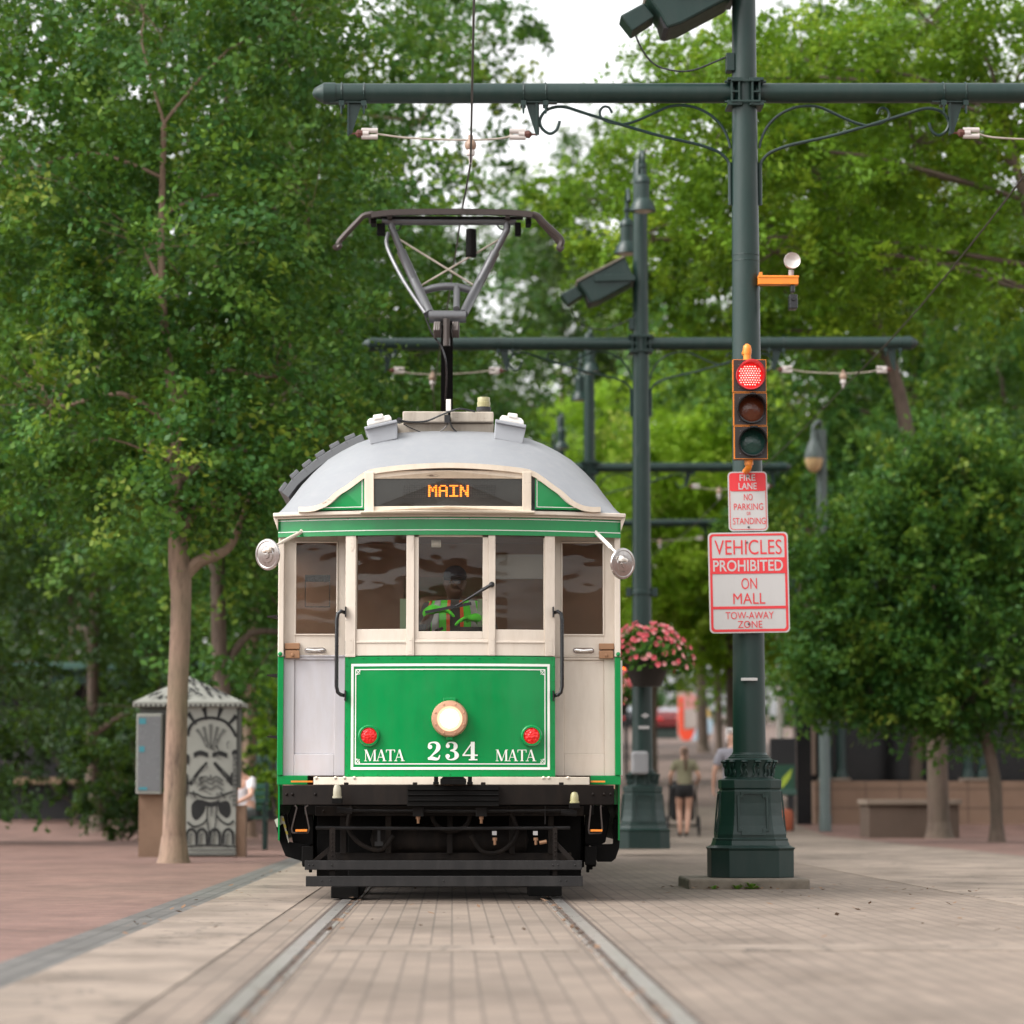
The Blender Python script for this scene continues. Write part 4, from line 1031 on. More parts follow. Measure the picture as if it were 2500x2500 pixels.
    main += [s5((x - 700 / 2.76 * 0) * 0 + (760 + x / 2.76 - 1460) * 2.8, (y / 2.76) * 2.8) for x, y in ((1820, 645), (1715, 612), (1640, 612), (1575, 640), (1540, 700), (1555, 755), (1605, 790), (1650, 768), (1670, 725), (1672, 706))]
    arc = [s5(*a) for a in ((904, 900), (890, 840), (845, 750), (770, 675), (690, 632), (630, 614), (560, 608), (490, 616), (410, 648), (320, 690), (240, 722), (160, 742))]
    curl = [s5(*a) for a in ((160, 742), (60, 718), (18, 685), (15, 645), (40, 618), (75, 624), (95, 660))]
    for s in (1, -1):
        m = MB()
        for path, r in ((main, .0135), (arc, .012), (curl, .011)):
            m.tube(catmull([(cx + s * x, cy, z) for x, z in path], 4), r, 7)
        m.tube([(cx + s * s5(905, 1290)[0], cy, s5(905, 1290)[1]), (cx + s * s5(902, 1000)[0], cy, s5(902, 1000)[1])], .018, 8)
        m.build('scroll_bracket', M['pole'], t, smooth=40)
    # hanger brackets below the arm
    for hxx in HANG:
        x = hxx; s = 1 if (hxx in (HANG[0], HANG[2])) else -1
        z = az(x) - .083; zt = z + .166
        m = MB(); q = .06
        m.box(x - .03 * s - .13 if s > 0 else x - .09, x + .12 if s > 0 else x + .1 + .06, cy - .04, cy + .04, z - .003, z + .008)
        m.prism([(x - .012 * s, cy - .008, z), (x + .10 * s, cy - .008, z), (x + .02 * s, cy - .008, z - .26), (x - .012 * s, cy - .008, z - .27)], [(x - .012 * s, cy + .008, z), (x + .10 * s, cy + .008, z), (x + .02 * s, cy + .008, z - .26), (x - .012 * s, cy + .008, z - .27)])
        m.box(x - .018, x - .002, cy - .03, cy + .03, z - .27, z)
        for dx in (-.065, .12):
            xx = x + dx * s
            m.box(xx - .022, xx + .022, cy - .06, cy + .06, z - .03, z + .012)
            ring = [(xx, cy + .088 * math.sin(a), z + .083 + .088 * math.cos(a)) for a in np.linspace(0, 2 * math.pi, 18)]
            m.tube(ring, .007, 5); m.tube([(xx, cy - .05, z - .03), (xx, cy - .05, z - .10)], [.011, .008], 6)
        m.build('hanger_bracket', M['pole'], arm)
    return t
HANG = [P(853, 335, 24.55).x, P(1313, 335, 24.55).x]
HANG += [2 * PX0 - HANG[1], 2 * PX0 - HANG[0]]
pole = make_pole('overhead_line_pole', 'nearest green pole, carrying the red signal and both red and white signs', YPOLE[0])
PLAB = ['', 'second green pole from the camera, carrying the pink flower basket and a floodlight', 'third green pole, its foot hidden behind the tram and its lamps above the tram roof', 'fourth green pole in the row, mostly hidden behind the second pole and tram roof', 'farthest green pole of the row, its cross arm showing behind the fire lane sign']
poles = [pole]
for i in range(1, 5):
    c = copy_tree(pole); c.location = (PX0, YPOLE[i], gz(YPOLE[i])); c['label'] = PLAB[i]; poles.append(c)

def pl(px, py, dY=0.0, ref=1):
    """pixel on the second pole -> world point there"""
    return P(px, py, YPOLE[ref] + dY)
# insulated span wires below each arm
def span(y0, z0, xa, xb, name_side, idx, shift):
    xm = shift; zl = z0 - .26; d = thing('span_wire', 'span wire with two white insulators under the %s' % name_side, 'span wire', (xm, y0, zl), 'insulated span wires under the cross arms')
    zm = zl - .05
    m = MB(); m.tube(catmull([(xa + .22, y0, zl), ((xa + xm) / 2, y0, zl - .035), (xm, y0, zm), ((xb + xm) / 2, y0, zl - .03), (xb - .22, y0, zl + .005)], 5), .0085, 6); m.build('wire', M['wood'], d, smooth=True)
    for s, x in ((1, xa), (-1, xb)):
        m = MB(); m.tube([(x, y0, zl), (x + s * .09, y0, zl)], .008, 6); m.lathe([(.012, .05), (.035, .07), (.03, .11), (.018, .115)], (x, y0, zl), (s, 0, 0), 8); fer = m.build('rusty_clevis', M['rustred'], d)
        m = MB()
        for dz in (-.026, .026): m.tube([(x + s * .10, y0, zl + dz), (x + s * .235, y0, zl + dz)], [.022, .022], 10)
        m.tube([(x + s * .10, y0, zl), (x + s * .16, y0, zl)], .028, 10); m.build('insulator', M['porcelain'], d, smooth=40)
    m = MB(); m.lathe([(.02, .04), (.022, .0), (.045, -.02), (.05, -.05), (.04, -.075), (.03, -.08)], (xm, y0, zm), (0, 0, 1), 16); hb = m.build('hanger_cap', M['capbrown'], d, smooth=40)
    m = MB(); m.lathe([(.028, -.08), (.038, -.10), (.034, -.13), (.018, -.135), (.012, -.2)], (xm, y0, zm), (0, 0, 1), 14); m.build('hanger_insulator', M['porcelain'], hb, smooth=40)
    return zm - .19
M['porcelain'] = paint('insulator_white', (0.50, 0.45, 0.42), 0.3, .1)
M['rustred'] = paint('rust', (0.10, 0.035, 0.025), .7, .3)
M['capbrown'] = paint('insulator_brown', (0.30, 0.20, 0.14), .35, .1)
def arm_z(x): return 6.565 + (x - PX0) * .0055 - .083
wirepts = {0: [], 1: []}
names = ['nearest cross arm', 'second cross arm', 'third cross arm', 'fourth cross arm', 'farthest cross arm']
HX = [P(1149, 350, 24.55).x, P(1056, 915, 38.4).x, -0.10, 0.12, -0.1]
for i, y in enumerate(YPOLE):
    g = gz(y)
    for tr in (0, 1):
        xa, xb = HANG[2 * tr], HANG[2 * tr + 1]
        xm = HX[i] if tr == 0 else 2 * PX0 + (-HX[i] if i % 2 else HX[i] * .5) - .07
        side = names[i] + (', tram side' if tr == 0 else ', right of the pole')
        z = span(y, arm_z((xa + xb) / 2) + g, xa, xb, side, i, xm)
        wirepts[tr].append((xm, y, z))
for tr in (0, 1):
    pts = [(wirepts[tr][0][0] - .09, -30, wirepts[tr][0][2])] + wirepts[tr] + [(wirepts[tr][-1][0], 130, wirepts[tr][-1][2] + 1.2)]
    if tr == 0: pts.insert(2, (P(1128, 515, 26.5).x, 26.5, P(1128, 512, 26.5).z))
    fine = []
    for i in range(len(pts) - 1):
        for k in range(6):
            t = k / 6; a, b = pts[i], pts[i + 1]
            fine.append((a[0] + (b[0] - a[0]) * t, a[1] + (b[1] - a[1]) * t, a[2] + (b[2] - a[2]) * t - .10 * math.sin(math.pi * t) * ((b[1] - a[1]) / 14 if b[1] - a[1] < 20 else 0)))
    o = MB().tube(fine, .0085, 6).build('trolley_wire', M['brownsteel'], smooth=True)
    tag(o, 'dark trolley wire running above the tram to its pantograph' if tr == 0 else 'dark trolley wire over the farther track, right of the poles', 'wire', 'trolley wires')

# concrete pad and weeds at the near pole
mb = MB(); c0 = P(1681, 2160, 24.0); c1 = P(1979, 2160, 24.0)
mb.box(c0.x, c1.x, 24.02, 25.1, -.02, .083)
tag(mb.build('concrete_pad', M['pad'], bevel=.02), 'low weathered concrete pad under the nearest green pole', 'pad')
M['weed'] = leaf_mat('weed_leaf', [(0.0, (.09, .19, .02)), (1.0, (.17, .30, .04))], .3)
random.seed(3)
for px, n, sz, lab in ((1742, 9, .045, 'leftmost small weed growing along the foot of the concrete pad'), (1799, 11, .05, 'middle small weed growing along the foot of the concrete pad'), (1836, 20, .075, 'largest weed sprouting beside the concrete pad, right of the other two')):
    m = MB(); c = P(px, 2160, 23.99)
    for k in range(n):
        a = random.uniform(0, 6.28); l = random.uniform(.5, 1) * sz; w = l * .3; up = random.uniform(.3, .95) * l
        d = Vector((math.cos(a), math.sin(a) * .6, 0)); s_ = Vector((-math.sin(a), math.cos(a), 0)) * w
        b0 = Vector((c.x, c.y, 0)) + d * .005
        m.add([b0, b0 + d * l * .6 + Vector((0, 0, up)) + s_, b0 + d * l * 1.1 + Vector((0, 0, up * .9)), b0 + d * l * .6 + Vector((0, 0, up)) - s_], [(0, 1, 2, 3)])
    tag(m.build('weed', M['weed']), lab, 'weed', 'weeds at the pole pad')

# ------------------------------------------------------------------ text on signs
def text_flat(s, x0, x1, zb, zt, y, mb, bold=0.0, rot=None):
    cu = bpy.data.curves.new('text', 'FONT'); cu.body = s; cu.size = 1.0; cu.offset = bold; cu.fill_mode = 'FRONT'; cu.resolution_u = 4
    o = bpy.data.objects.new('text', cu); COL.objects.link(o)
    dg = bpy.context.evaluated_depsgraph_get(); dg.update()
    me = bpy.data.meshes.new_from_object(o.evaluated_get(dg))
    co = np.array([v.co[:] for v in me.vertices]); lo = co.min(0); hi = co.max(0)
    vs = []
    for v in co:
        x = x0 + (v[0] - lo[0]) / (hi[0] - lo[0]) * (x1 - x0); z = zb + (v[1] - lo[1]) / (hi[1] - lo[1]) * (zt - zb)
        vs.append((x, y, z))
    mb.add(vs, [tuple(p.vertices) for p in me.polygons])
    bpy.data.objects.remove(o); bpy.data.curves.remove(cu); bpy.data.meshes.remove(me)
def rrect(x0, x1, z0, z1, r, n=6):
    pts = []
    for cx, cz, a0 in ((x1 - r, z1 - r, 0), (x0 + r, z1 - r, 90), (x0 + r, z0 + r, 180), (x1 - r, z0 + r, 270)):
        for k in range(n + 1):
            a = R(a0 + 90 * k / n); pts.append((cx + r * math.cos(a), cz + r * math.sin(a)))
    return pts
def frame_poly(mb, o, i, y):
    n = len(o); mb.add([(x, y, z) for x, z in o] + [(x, y, z) for x, z in i], [(k, (k + 1) % n, n + (k + 1) % n, n + k) for k in range(n)])
def rot_mb(mb, c, ang):
    ca, sa = math.cos(ang), math.sin(ang)
    mb.v = [(c[0] + (x - c[0]) * ca - (z - c[1]) * sa, y, c[1] + (x - c[0]) * sa + (z - c[1]) * ca) for x, y, z in mb.v]
    return mb
YS = 24.38
def sg(X, Y): p = P(1680 + X / 2.415, 800 + Y / 2.415, YS); return p.x, p.z
SROT = R(0.9)
def make_sign(label, X0, X1, Ya, Yb_, content, cat='sign'):
    (x0, z1), (x1, z0) = sg(X0, Ya), sg(X1, Yb_)
    c = ((x0 + x1) / 2, (z0 + z1) / 2)
    t = thing('street_sign', label, cat, (c[0], YS, c[1]), 'red and white signs on the near pole')
    w, h = x1 - x0, z1 - z0
    mb = MB(); o = rrect(x0, x1, z0, z1, .035); mb.prism([(x, YS, z) for x, z in o], [(x, YS + .005, z) for x, z in o])
    rot_mb(mb, c, SROT).build('plate', M['signwhite'], t)
    red, wht, bolt = MB(), MB(), MB()
    content(red, wht, bolt, x0, x1, z0, z1)
    for q, nm, mt_ in ((red, 'red_print', M['signred']), (wht, 'white_lettering', M['signwhite'])):
        if q.v: rot_mb(q, c, SROT).build(nm, mt_, t)
    rot_mb(bolt, c, SROT).build('bolt', M['alu'], t, smooth=True)
    m = MB(); m.box(c[0] - .10, c[0] + .10, YS + .006, YS + .05, z1 - .10, z1 - .06); m.box(c[0] - .10, c[0] + .10, YS + .006, YS + .05, z0 + .06, z0 + .10); m.build('mounting_bracket', M['alu'], t)
def fire(red, wht, bolt, x0, x1, z0, z1):
    w, h = x1 - x0, z1 - z0
    fx = lambda v: x0 + w * v; fz = lambda v: z1 - h * v
    frame_poly(red, rrect(fx(.035), fx(.965), fz(.975), fz(.022), .030), rrect(fx(.052), fx(.948), fz(.965), fz(.032), .026), YS - .002)
    o = rrect(fx(.042), fx(.958), fz(.33), fz(.024), .02); red.add([(x, YS - .003, z) for x, z in o], [tuple(range(len(o)))])
    text_flat('FIRE', fx(.30), fx(.70), fz(.155), fz(.05), YS - .0045, wht, .012); text_flat('LANE', fx(.27), fx(.73), fz(.30), fz(.19), YS - .0045, wht, .012)
    text_flat('NO', fx(.40), fx(.62), fz(.485), fz(.375), YS - .0025, red); text_flat('PARKING', fx(.14), fx(.885), fz(.645), fz(.535), YS - .0025, red); text_flat('OR', fx(.46), fx(.565), fz(.73), fz(.675), YS - .0025, red); text_flat('STANDING', fx(.105), fx(.935), fz(.885), fz(.775), YS - .0025, red)
    for v in (.085, .93): bolt.ball((fx(.5), YS - .004, fz(v)), (.009, .006, .009), 10)
def vehicles(red, wht, bolt, x0, x1, z0, z1):
    w, h = x1 - x0, z1 - z0
    fx = lambda v: x0 + w * v; fz = lambda v: z1 - h * v
    frame_poly(red, rrect(fx(.018), fx(.982), fz(.987), fz(.014), .032), rrect(fx(.047), fx(.953), fz(.962), fz(.035), .022), YS - .002)
    red.box(fx(.03), fx(.97), YS - .0032, YS - .0028, fz(.412), fz(.254)); red.box(fx(.03), fx(.97), YS - .0032, YS - .0028, fz(.762), fz(.735))
    text_flat('VEHICLES', fx(.08), fx(.92), fz(.222), fz(.075), YS - .0025, red); text_flat('PROHIBITED', fx(.058), fx(.93), fz(.388), fz(.275), YS - .0045, wht, .014)
    text_flat('ON', fx(.405), fx(.60), fz(.565), fz(.455), YS - .0025, red); text_flat('MALL', fx(.30), fx(.70), fz(.712), fz(.605), YS - .0025, red)
    text_flat('TOW-AWAY', fx(.20), fx(.80), fz(.862), fz(.79), YS - .0025, red); text_flat('ZONE', fx(.35), fx(.655), fz(.95), fz(.88), YS - .0025, red)
    for v in (.10, .91): bolt.ball((fx(.485), YS - .004, fz(v)), (.009, .006, .009), 10)
make_sign('small white sign reading FIRE LANE NO PARKING OR STANDING under a red top band', 235, 470, 848, 1200, fire)
make_sign('large white sign reading VEHICLES PROHIBITED ON MALL, TOW-AWAY ZONE, below the fire lane sign', 120, 597, 1206, 1800, vehicles)

# ------------------------------------------------------------------ traffic signal
YT = 24.14
def tg(X, Y, y=YT): return P(1680 + X / 2.415, 800 + Y / 2.415, y)
sigc = tg(366, 480)
sig = thing('traffic_light', 'three-lens traffic signal showing red on the front of the nearest green pole', 'traffic light', (sigc.x, YT, sigc.z))
M['sigbody'] = paint('signal_brown_black', (.05, .022, .01), .5, .2)
for k, (ya, yb, cy_) in enumerate(((188, 380, 284), (384, 577, 482), (581, 775, 676))):
    dx = k * 4.0
    a, b = tg(264 + dx, ya), tg(461 + dx, yb)
    m = MB(); m.box(a.x, b.x, YT, YT + .10, b.z, a.z); hs_ = m.build('signal_section', M['sigbody'], sig, bevel=.004)
    m = MB(); e_ = .0035; o_ = [(a.x, b.z), (b.x, b.z), (b.x, a.z), (a.x, a.z)]; frame_poly(m, o_, [(a.x + e_, b.z + e_), (b.x - e_, b.z + e_), (b.x - e_, a.z - e_), (a.x + e_, a.z - e_)], YT - .008); m.box(a.x - .003, a.x - .0005, YT, YT + .03, b.z, a.z); m.build('section_edge', M['orange'], hs_)
    m = MB(); m.box(a.x + .001, b.x - .001, YT - .006, YT - .001, b.z + .001, a.z - .001)
    m.build('face_plate', paint('signal_face_black', (.020, .011, .009), .4, .3), hs_, bevel=.004)
    m = MB()
    for X in (300 + dx, 425 + dx):
        for Yq in (cy_ - 66, cy_ + 66): m.ball(tg(X, Yq, YT - .008), .006, 6)
    m.build('screw', M['alu'], hs_)
    c = tg(366 + dx * 1.5, cy_, YT); r = .102
    n = 28; vs = []; fs = []
    for j, (rr, yd) in enumerate(((r + .014, -.004), (r + .014, -.05), (r + .004, -.05), (r + .002, -.004))):
        for i in range(n):
            an = 2 * math.pi * i / n; L = 1.0 + 1.6 * max(0, math.sin(an) + .35) if j in (1, 2) else 1.0
            vs.append((c.x + rr * math.cos(an), c.y + yd * L, c.z + rr * math.sin(an)))
    m = MB(); m.add(vs, [(j * n + i, j * n + (i + 1) % n, (j + 1) * n + (i + 1) % n, (j + 1) * n + i) for j in range(3) for i in range(n)])
    m.build('visor', M['blackglossy'] if k else M['signred'], hs_, smooth=40)
    lm, lt, lb = new_mat('signal_lens_' + str(k))
    base_c = [(.55, .012, .012), (.10, .022, .006), (.012, .05, .038)][k]
    lb.inputs['Base Color'].default_value = (*base_c, 1); lb.inputs['Roughness'].default_value = .18
    if k == 0: lb.inputs['Emission Color'].default_value = (1, .02, .02, 1); lb.inputs['Emission Strength'].default_value = .22
    else: bump(lt, lb, noise(lt, 60, 2), .3, .01)
    ln = MB().lathe([(.0005, -.03), (.06, -.022), (r, -.007)], c, (0, 1, 0), 32).build('lens', lm, hs_, smooth=True)
    if k == 0:
        m = MB()
        for i in range(-6, 7):
            for j in range(-6, 7):
                u = (i + (j % 2) * .5) * .0205; v = j * .0185
                if u * u + v * v < .092 ** 2: m.ball((c.x + u - .004, c.y - .03 + .02 * (u * u + v * v) / .0086, c.z + v), (.0050, .004, .0050), 6)
        m.build('led_dot', glow('red_signal_led', (1.0, .42, .37), 1.5), ln)
m = MB(); p = tg(353, 165); m.lathe([(.032, -.03), (.03, .03)], (p.x, YT + .06, p.z), (0, 0, 1), 12); m.lathe([(.034, .03), (.036, .07), (.03, .10), (.012, .115), (.0005, .117)], (p.x, YT + .06, p.z - .01), (0, 0, 1), 14); m.tube([(p.x, YT + .06, tg(353, 120).z), (p.x, YT + .3, tg(353, 120).z)], .024, 10)
p = tg(362, 790); m.build('signal_bracket', M['orange'], sig, smooth=40); m = MB(); m.lathe([(.036, .012), (.036, -.03)], (p.x, YT + .06, p.z + .01), (0, 0, 1), 12); m.tube(catmull([(p.x, YT + .06, p.z), (p.x, YT + .07, p.z - .035), (p.x - .005, YT + .12, p.z - .05), (p.x - .005, YT + .28, p.z - .05)], 5), .027, 10)
m.build('signal_bracket', M['orange'], sig, smooth=40)

# orange bracket with round lamp and detector
def q5(x, y, Y=24.45): return P(1460 + x / 2.8, 40 + y / 2.8, Y)
b0 = q5(1098, 1785); eq = thing('signal_detector', 'orange bracket on the near pole with a round silver lamp and black detector', 'detector', (b0.x, 24.45, b0.z))
m = MB(); a, b = q5(1092, 1780), q5(1366, 1838); m.box(a.x, b.x, 24.40, 24.5, b.z, a.z); m.box(a.x - .002, b.x + .004, 24.395, 24.505, a.z - .016, a.z + .004); a2, b2 = q5(1100, 1752), q5(1122, 1780); m.box(a2.x, b2.x, 24.42, 24.48, b2.z, a2.z); m.build('bracket', M['orange'], eq, bevel=.004)
c = q5(1326, 1672); m = MB(); m.lathe([(.0005, -.01), (.03, -.012), (.062, -.03), (.066, -.035), (.069, -.02), (.066, .02), (.04, .05), (.0005, .055)], c, (0, 1, 0), 28); lp = m.build('lamp_head', paint('silver_lamp', (.55, .50, .47), .35, .06, metal=.3), eq, smooth=40)
m = MB(); m.tube([q5(1320, 1735), q5(1320, 1782)], .022, 10); m.build('lamp_stem', paint('grey_stem', (.30, .26, .25), .5), eq, smooth=True)
m = MB(); a, b = q5(1305, 1838), q5(1352, 1990); m.box(a.x + .01, b.x - .01, 24.41, 24.49, b.z + .12, a.z); m.box(a.x - .005, b.x + .008, 24.38, 24.5, b.z - .02, b.z + .10); m.lathe([(.018, 0), (.018, -.015), (.004, -.012)], ((a.x + b.x) / 2, 24.38, b.z + .06), (0, 1, 0), 14); m.build('detector', M['blackglossy'], eq, bevel=.008)

# floodlight (drawn at the second pole, copied to the nearest one)
def s2(X, Y, dy=0.0): return P(1320 + X / 2.196, 360 + Y / 2.196, YPOLE[1] + dy)
def floodlight():
    o = s2(500, 715); t = thing('floodlight', 'large green floodlight tilted down beside the second pole above its cross arm', 'floodlight', o, 'floodlights bracketed to the poles')
    W = .24
    def ex(mb, pts, w, w2=None):
        f = [s2(a, b) + Vector((0, -w, 0)) for a, b in pts]; g = [s2(a, b) + Vector((0, w, 0)) for a, b in pts]; mb.prism(f, g)
    m = MB(); ex(m, [(190, 738), (447, 606), (490, 705), (480, 745), (312, 835), (265, 850), (237, 800)], W); h = m.build('housing', M['pole'], t, bevel=.02)
    m = MB(); ex(m, [(186, 728), (440, 598), (449, 606), (192, 741)], W + .02); m.build('cover', paint('dusty_cover', (.14, .12, .09), .7, .2), h, bevel=.004)
    m = MB(); ex(m, [(240, 806), (300, 834), (266, 850), (252, 846)], W - .03); m.build('lens', M['darkgrey'], h)
    m = MB(); ex(m, [(104, 797), (186, 752), (224, 800), (146, 851)], .14); m.build('ballast_box', M['pole'], t, bevel=.012)
    m = MB(); ex(m, [(280, 703), (420, 697), (500, 702), (500, 732), (282, 738)], W + .03); m.build('bracket', M['pole'], t, bevel=.006)
    m = MB(); m.tube(catmull([s2(160, 850), s2(185, 905), s2(230, 955), s2(300, 975), s2(360, 972), s2(430, 945), s2(475, 925)], 5), .008, 6); m.build('cable', M['blackglossy'], t, smooth=True)
    m = MB(); a, b = s2(472, 918), s2(500, 980); m.box(a.x, b.x, YPOLE[1] - .07, YPOLE[1] + .05, b.z, a.z); m.build('junction_box', M['pole'], t, bevel=.005)
    for q in (661, 772): pass
    return t
fl2 = floodlight()
fl1 = copy_tree(fl2); fl1.location = (fl2.location.x, YPOLE[0], fl2.location.z); fl1['label'] = 'floodlight at the top of the nearest pole, above its cross arm'

# twin bell lamps on the pole tops
def lamp(label, px, y, dy, z):
    t = thing('bell_lamp', label, 'street lamp', (px, y + dy, z), 'green bell lamps hung from the pole tops')
    m = MB(); m.lathe([(.17, 0), (.165, .02), (.15, .08), (.115, .14), (.10, .16)], (px, y + dy, z), (0, 0, 1), 24); m.build('lamp_shade', M['pole'], t, smooth=40)
    m = MB(); m.lathe([(.09, .16), (.088, .36), (.10, .37), (.095, .42), (.06, .46), (.03, .48), (.03, .56), (.045, .57), (.045, .61), (.025, .62)], (px, y + dy, z), (0, 0, 1), 20); m.build('lamp_housing', M['pole'], t, smooth=40)
    s = -1 if dy < 0 else 1
    m = MB(); m.tube(catmull([(px, y + dy, z + .6), (px, y + dy, z + .72), (px, y + dy * .8, z + .80), (px, y + dy * .45, z + .78), (px, y + s * .08, z + .60)], 5), .03, 8); m.build('gooseneck', M['pole'], t, smooth=True)
    m = MB(); m.lathe([(.0005, -.03), (.08, -.015), (.14, .012)], (px, y + dy, z), (0, 0, 1), 18); m.build('lamp_glass', paint('frosted_glass', (.45, .42, .35), .3), t, smooth=True)
    return t
zl2 = s2(0, 385).z
lab = {1: 'second pole', 2: 'third pole', 3: 'fourth pole', 4: 'farthest pole'}
lpr = None
for i in (1, 2, 3, 4):
    y = YPOLE[i]; g = gz(y)
    xs = P(1572, 520, YPOLE[1]).x
    for dy in (-.55, .55):
        xo = PX0 + .0 if dy < 0 else PX0 - .14
        L = 'bell lamp hanging on the %s of the %s' % ('near side' if dy < 0 else 'far side', lab[i])
        if lpr is None: lpr = lamp(L, PX0, y, dy, zl2)
        else:
            c = copy_tree(lpr); c.location = (xo, y + dy, zl2 + g - (.35 if dy > 0 else 0)); c['label'] = L
            if dy > 0: c.rotation_euler.z = math.pi
# flower baskets
M['petunia'] = paint('pink_petal', (0.72, 0.15, 0.18), .5, .35, bmp=0)
M['petunia2'] = paint('pale_pink_petal', (0.72, 0.34, 0.33), .5, .25, bmp=0)
M['basketleaf'] = leaf_mat('basket_leaf', [(0, (.02, .07, .012)), (1, (.09, .22, .03))])
def basket(label, c, seed):
    rnd = random.Random(seed)
    t = thing('flower_basket', label, 'flower basket', c, 'pink flower baskets hung on the poles')
    c = Vector(c)
    m = MB(); m.lathe([(.0005, -.40), (.17, -.40), (.19, -.38), (.29, -.10), (.31, .0), (.33, .02), (.33, .05), (.29, .05), (.28, .02), (.0005, .0)], c, (0, 0, 1), 28); m.build('pot', paint('dark_planter', (.018, .014, .012), .55, .2), t, smooth=40)
    fo = MB(); tones = []
    for k in range(1500):
        a = rnd.uniform(0, 6.28); rr = .56 * math.sqrt(rnd.random()); h = .36 * (1 - (rr / .62) ** 2) * rnd.uniform(.2, 1)
        if rr > .34: h -= rnd.uniform(0, .9) * (rr - .24)
        p = c + Vector((rr * math.cos(a), rr * math.sin(a), h)); s = rnd.uniform(.035, .075)
        n = Vector((rnd.gauss(0, 1), rnd.gauss(0, 1), rnd.gauss(.3, 1))).normalized(); u = n.orthogonal().normalized(); v = n.cross(u)
        fo.add([p - u * s, p + v * s * .6, p + u * s, p - v * s * .6], [(0, 1, 2, 3)]); tones.append(rnd.random())
    f = fo.build('foliage', M['basketleaf'], t)
    at = f.data.attributes.new('tone', 'FLOAT', 'FACE'); at.data.foreach_set('value', tones)
    for nm, mt_, cnt in (('flower', M['petunia'], 190), ('flower', M['petunia2'], 120)):
        fl = MB()
        for k in range(cnt):
            a = rnd.uniform(0, 6.28); rr = .59 * math.sqrt(rnd.uniform(.05, 1)); h = .40 * (1 - (rr / .65) ** 2) * rnd.uniform(.75, 1.05)
            if rr > .36: h -= rnd.uniform(0, 1.0) * (rr - .26)
            p = c + Vector((rr * math.cos(a), rr * math.sin(a), h)); n = (p - c + Vector((0, -.15, .15))).normalized(); n = (n + Vector((rnd.gauss(0, .3), rnd.gauss(0, .3), rnd.gauss(0, .3)))).normalized()
            s = rnd.uniform(.024, .040); u = n.orthogonal().normalized(); v = n.cross(u)
            ring = [p + n * .02 + (u * math.cos(q * 2 * math.pi / 10) + v * math.sin(q * 2 * math.pi / 10)) * s * (1.15 if q % 2 else .85) for q in range(10)]
            fl.add([p - n * .012] + ring, [(0, 1 + q, 1 + (q + 1) % 10) for q in range(10)])
        o = fl.build(nm, mt_, t); o['kind'] = 'stuff'
    m = MB(); m.tube([c + Vector((0, .35, -.2)), c + Vector((0.05, .62, -.2))], .03, 8); m.build('bracket', M['pole'], t)
    return t
cb = P(1579, 1598, YPOLE[1] - .62); basket('large pink flower basket in a dark planter on the front of the second pole', (cb.x, cb.y, cb.z), 5)
cb = P(1500, 1690, YPOLE[2] - .6); basket('pink flower basket on the third pole, half hidden behind the tram', (cb.x, cb.y, cb.z), 8)
# plates and meter box on the poles
def small(name, label, cat, mb, mat, **k): return tag(mb.build(name, mat, **k), label, cat)
mb = MB(); a, b = P(1809, 1655, 24.41), P(1849, 1662, 24.41); mb.box(a.x, b.x, 24.395, 24.42, b.z, a.z)
small('number_plate', 'thin pale plate on the nearest pole, below the signs', 'plate', mb, M['signwhite'], bevel=.002)
y2 = YPOLE[1] - .135
mb = MB(); c = P(1575, 1747, y2); mb.poly_y([(c.x - .055, c.z), (c.x, c.z + .035), (c.x + .055, c.z), (c.x, c.z - .035)], y2 - .01, y2 + .02)
small('diamond_plate', 'white diamond plate on the second pole under the flower basket', 'plate', mb, M['signwhite'])
mb = MB(); c = P(1572, 1776, y2); mb.box(c.x - .068, c.x + .068, y2 - .01, y2 + .02, c.z - .02, c.z + .02)
small('number_plate', 'thin pale plate on the second pole below the diamond', 'plate', mb, M['signwhite'])
mb = MB(); a, b = P(1541, 1834, y2 - .05), P(1582, 1891, y2 - .05); mb.box(a.x, b.x, y2 - .16, y2 + .02, b.z, a.z)
small('meter_box', 'rounded grey box strapped low on the second pole', 'box', mb, paint('meter_grey', (.27, .265, .27), .45), bevel=.035)

# banner bracket clamped round the second pole
yb_ = YPOLE[1]; m = MB(); c = P(1570, 1447, yb_); m.lathe([(.138, -.03), (.138, .03)], (PX0, yb_, c.z), (0, 0, 1), 24)
for s in (-1, 1): m.box(*sorted((PX0 + s * .13, PX0 + s * .20)), yb_ - .05, yb_ + .05, c.z - .05, c.z + .06)
tag(m.build('banner_clamp', M['pole'], bevel=.006), 'empty banner clamp with two ears around the second pole, above the flower basket', 'clamp')
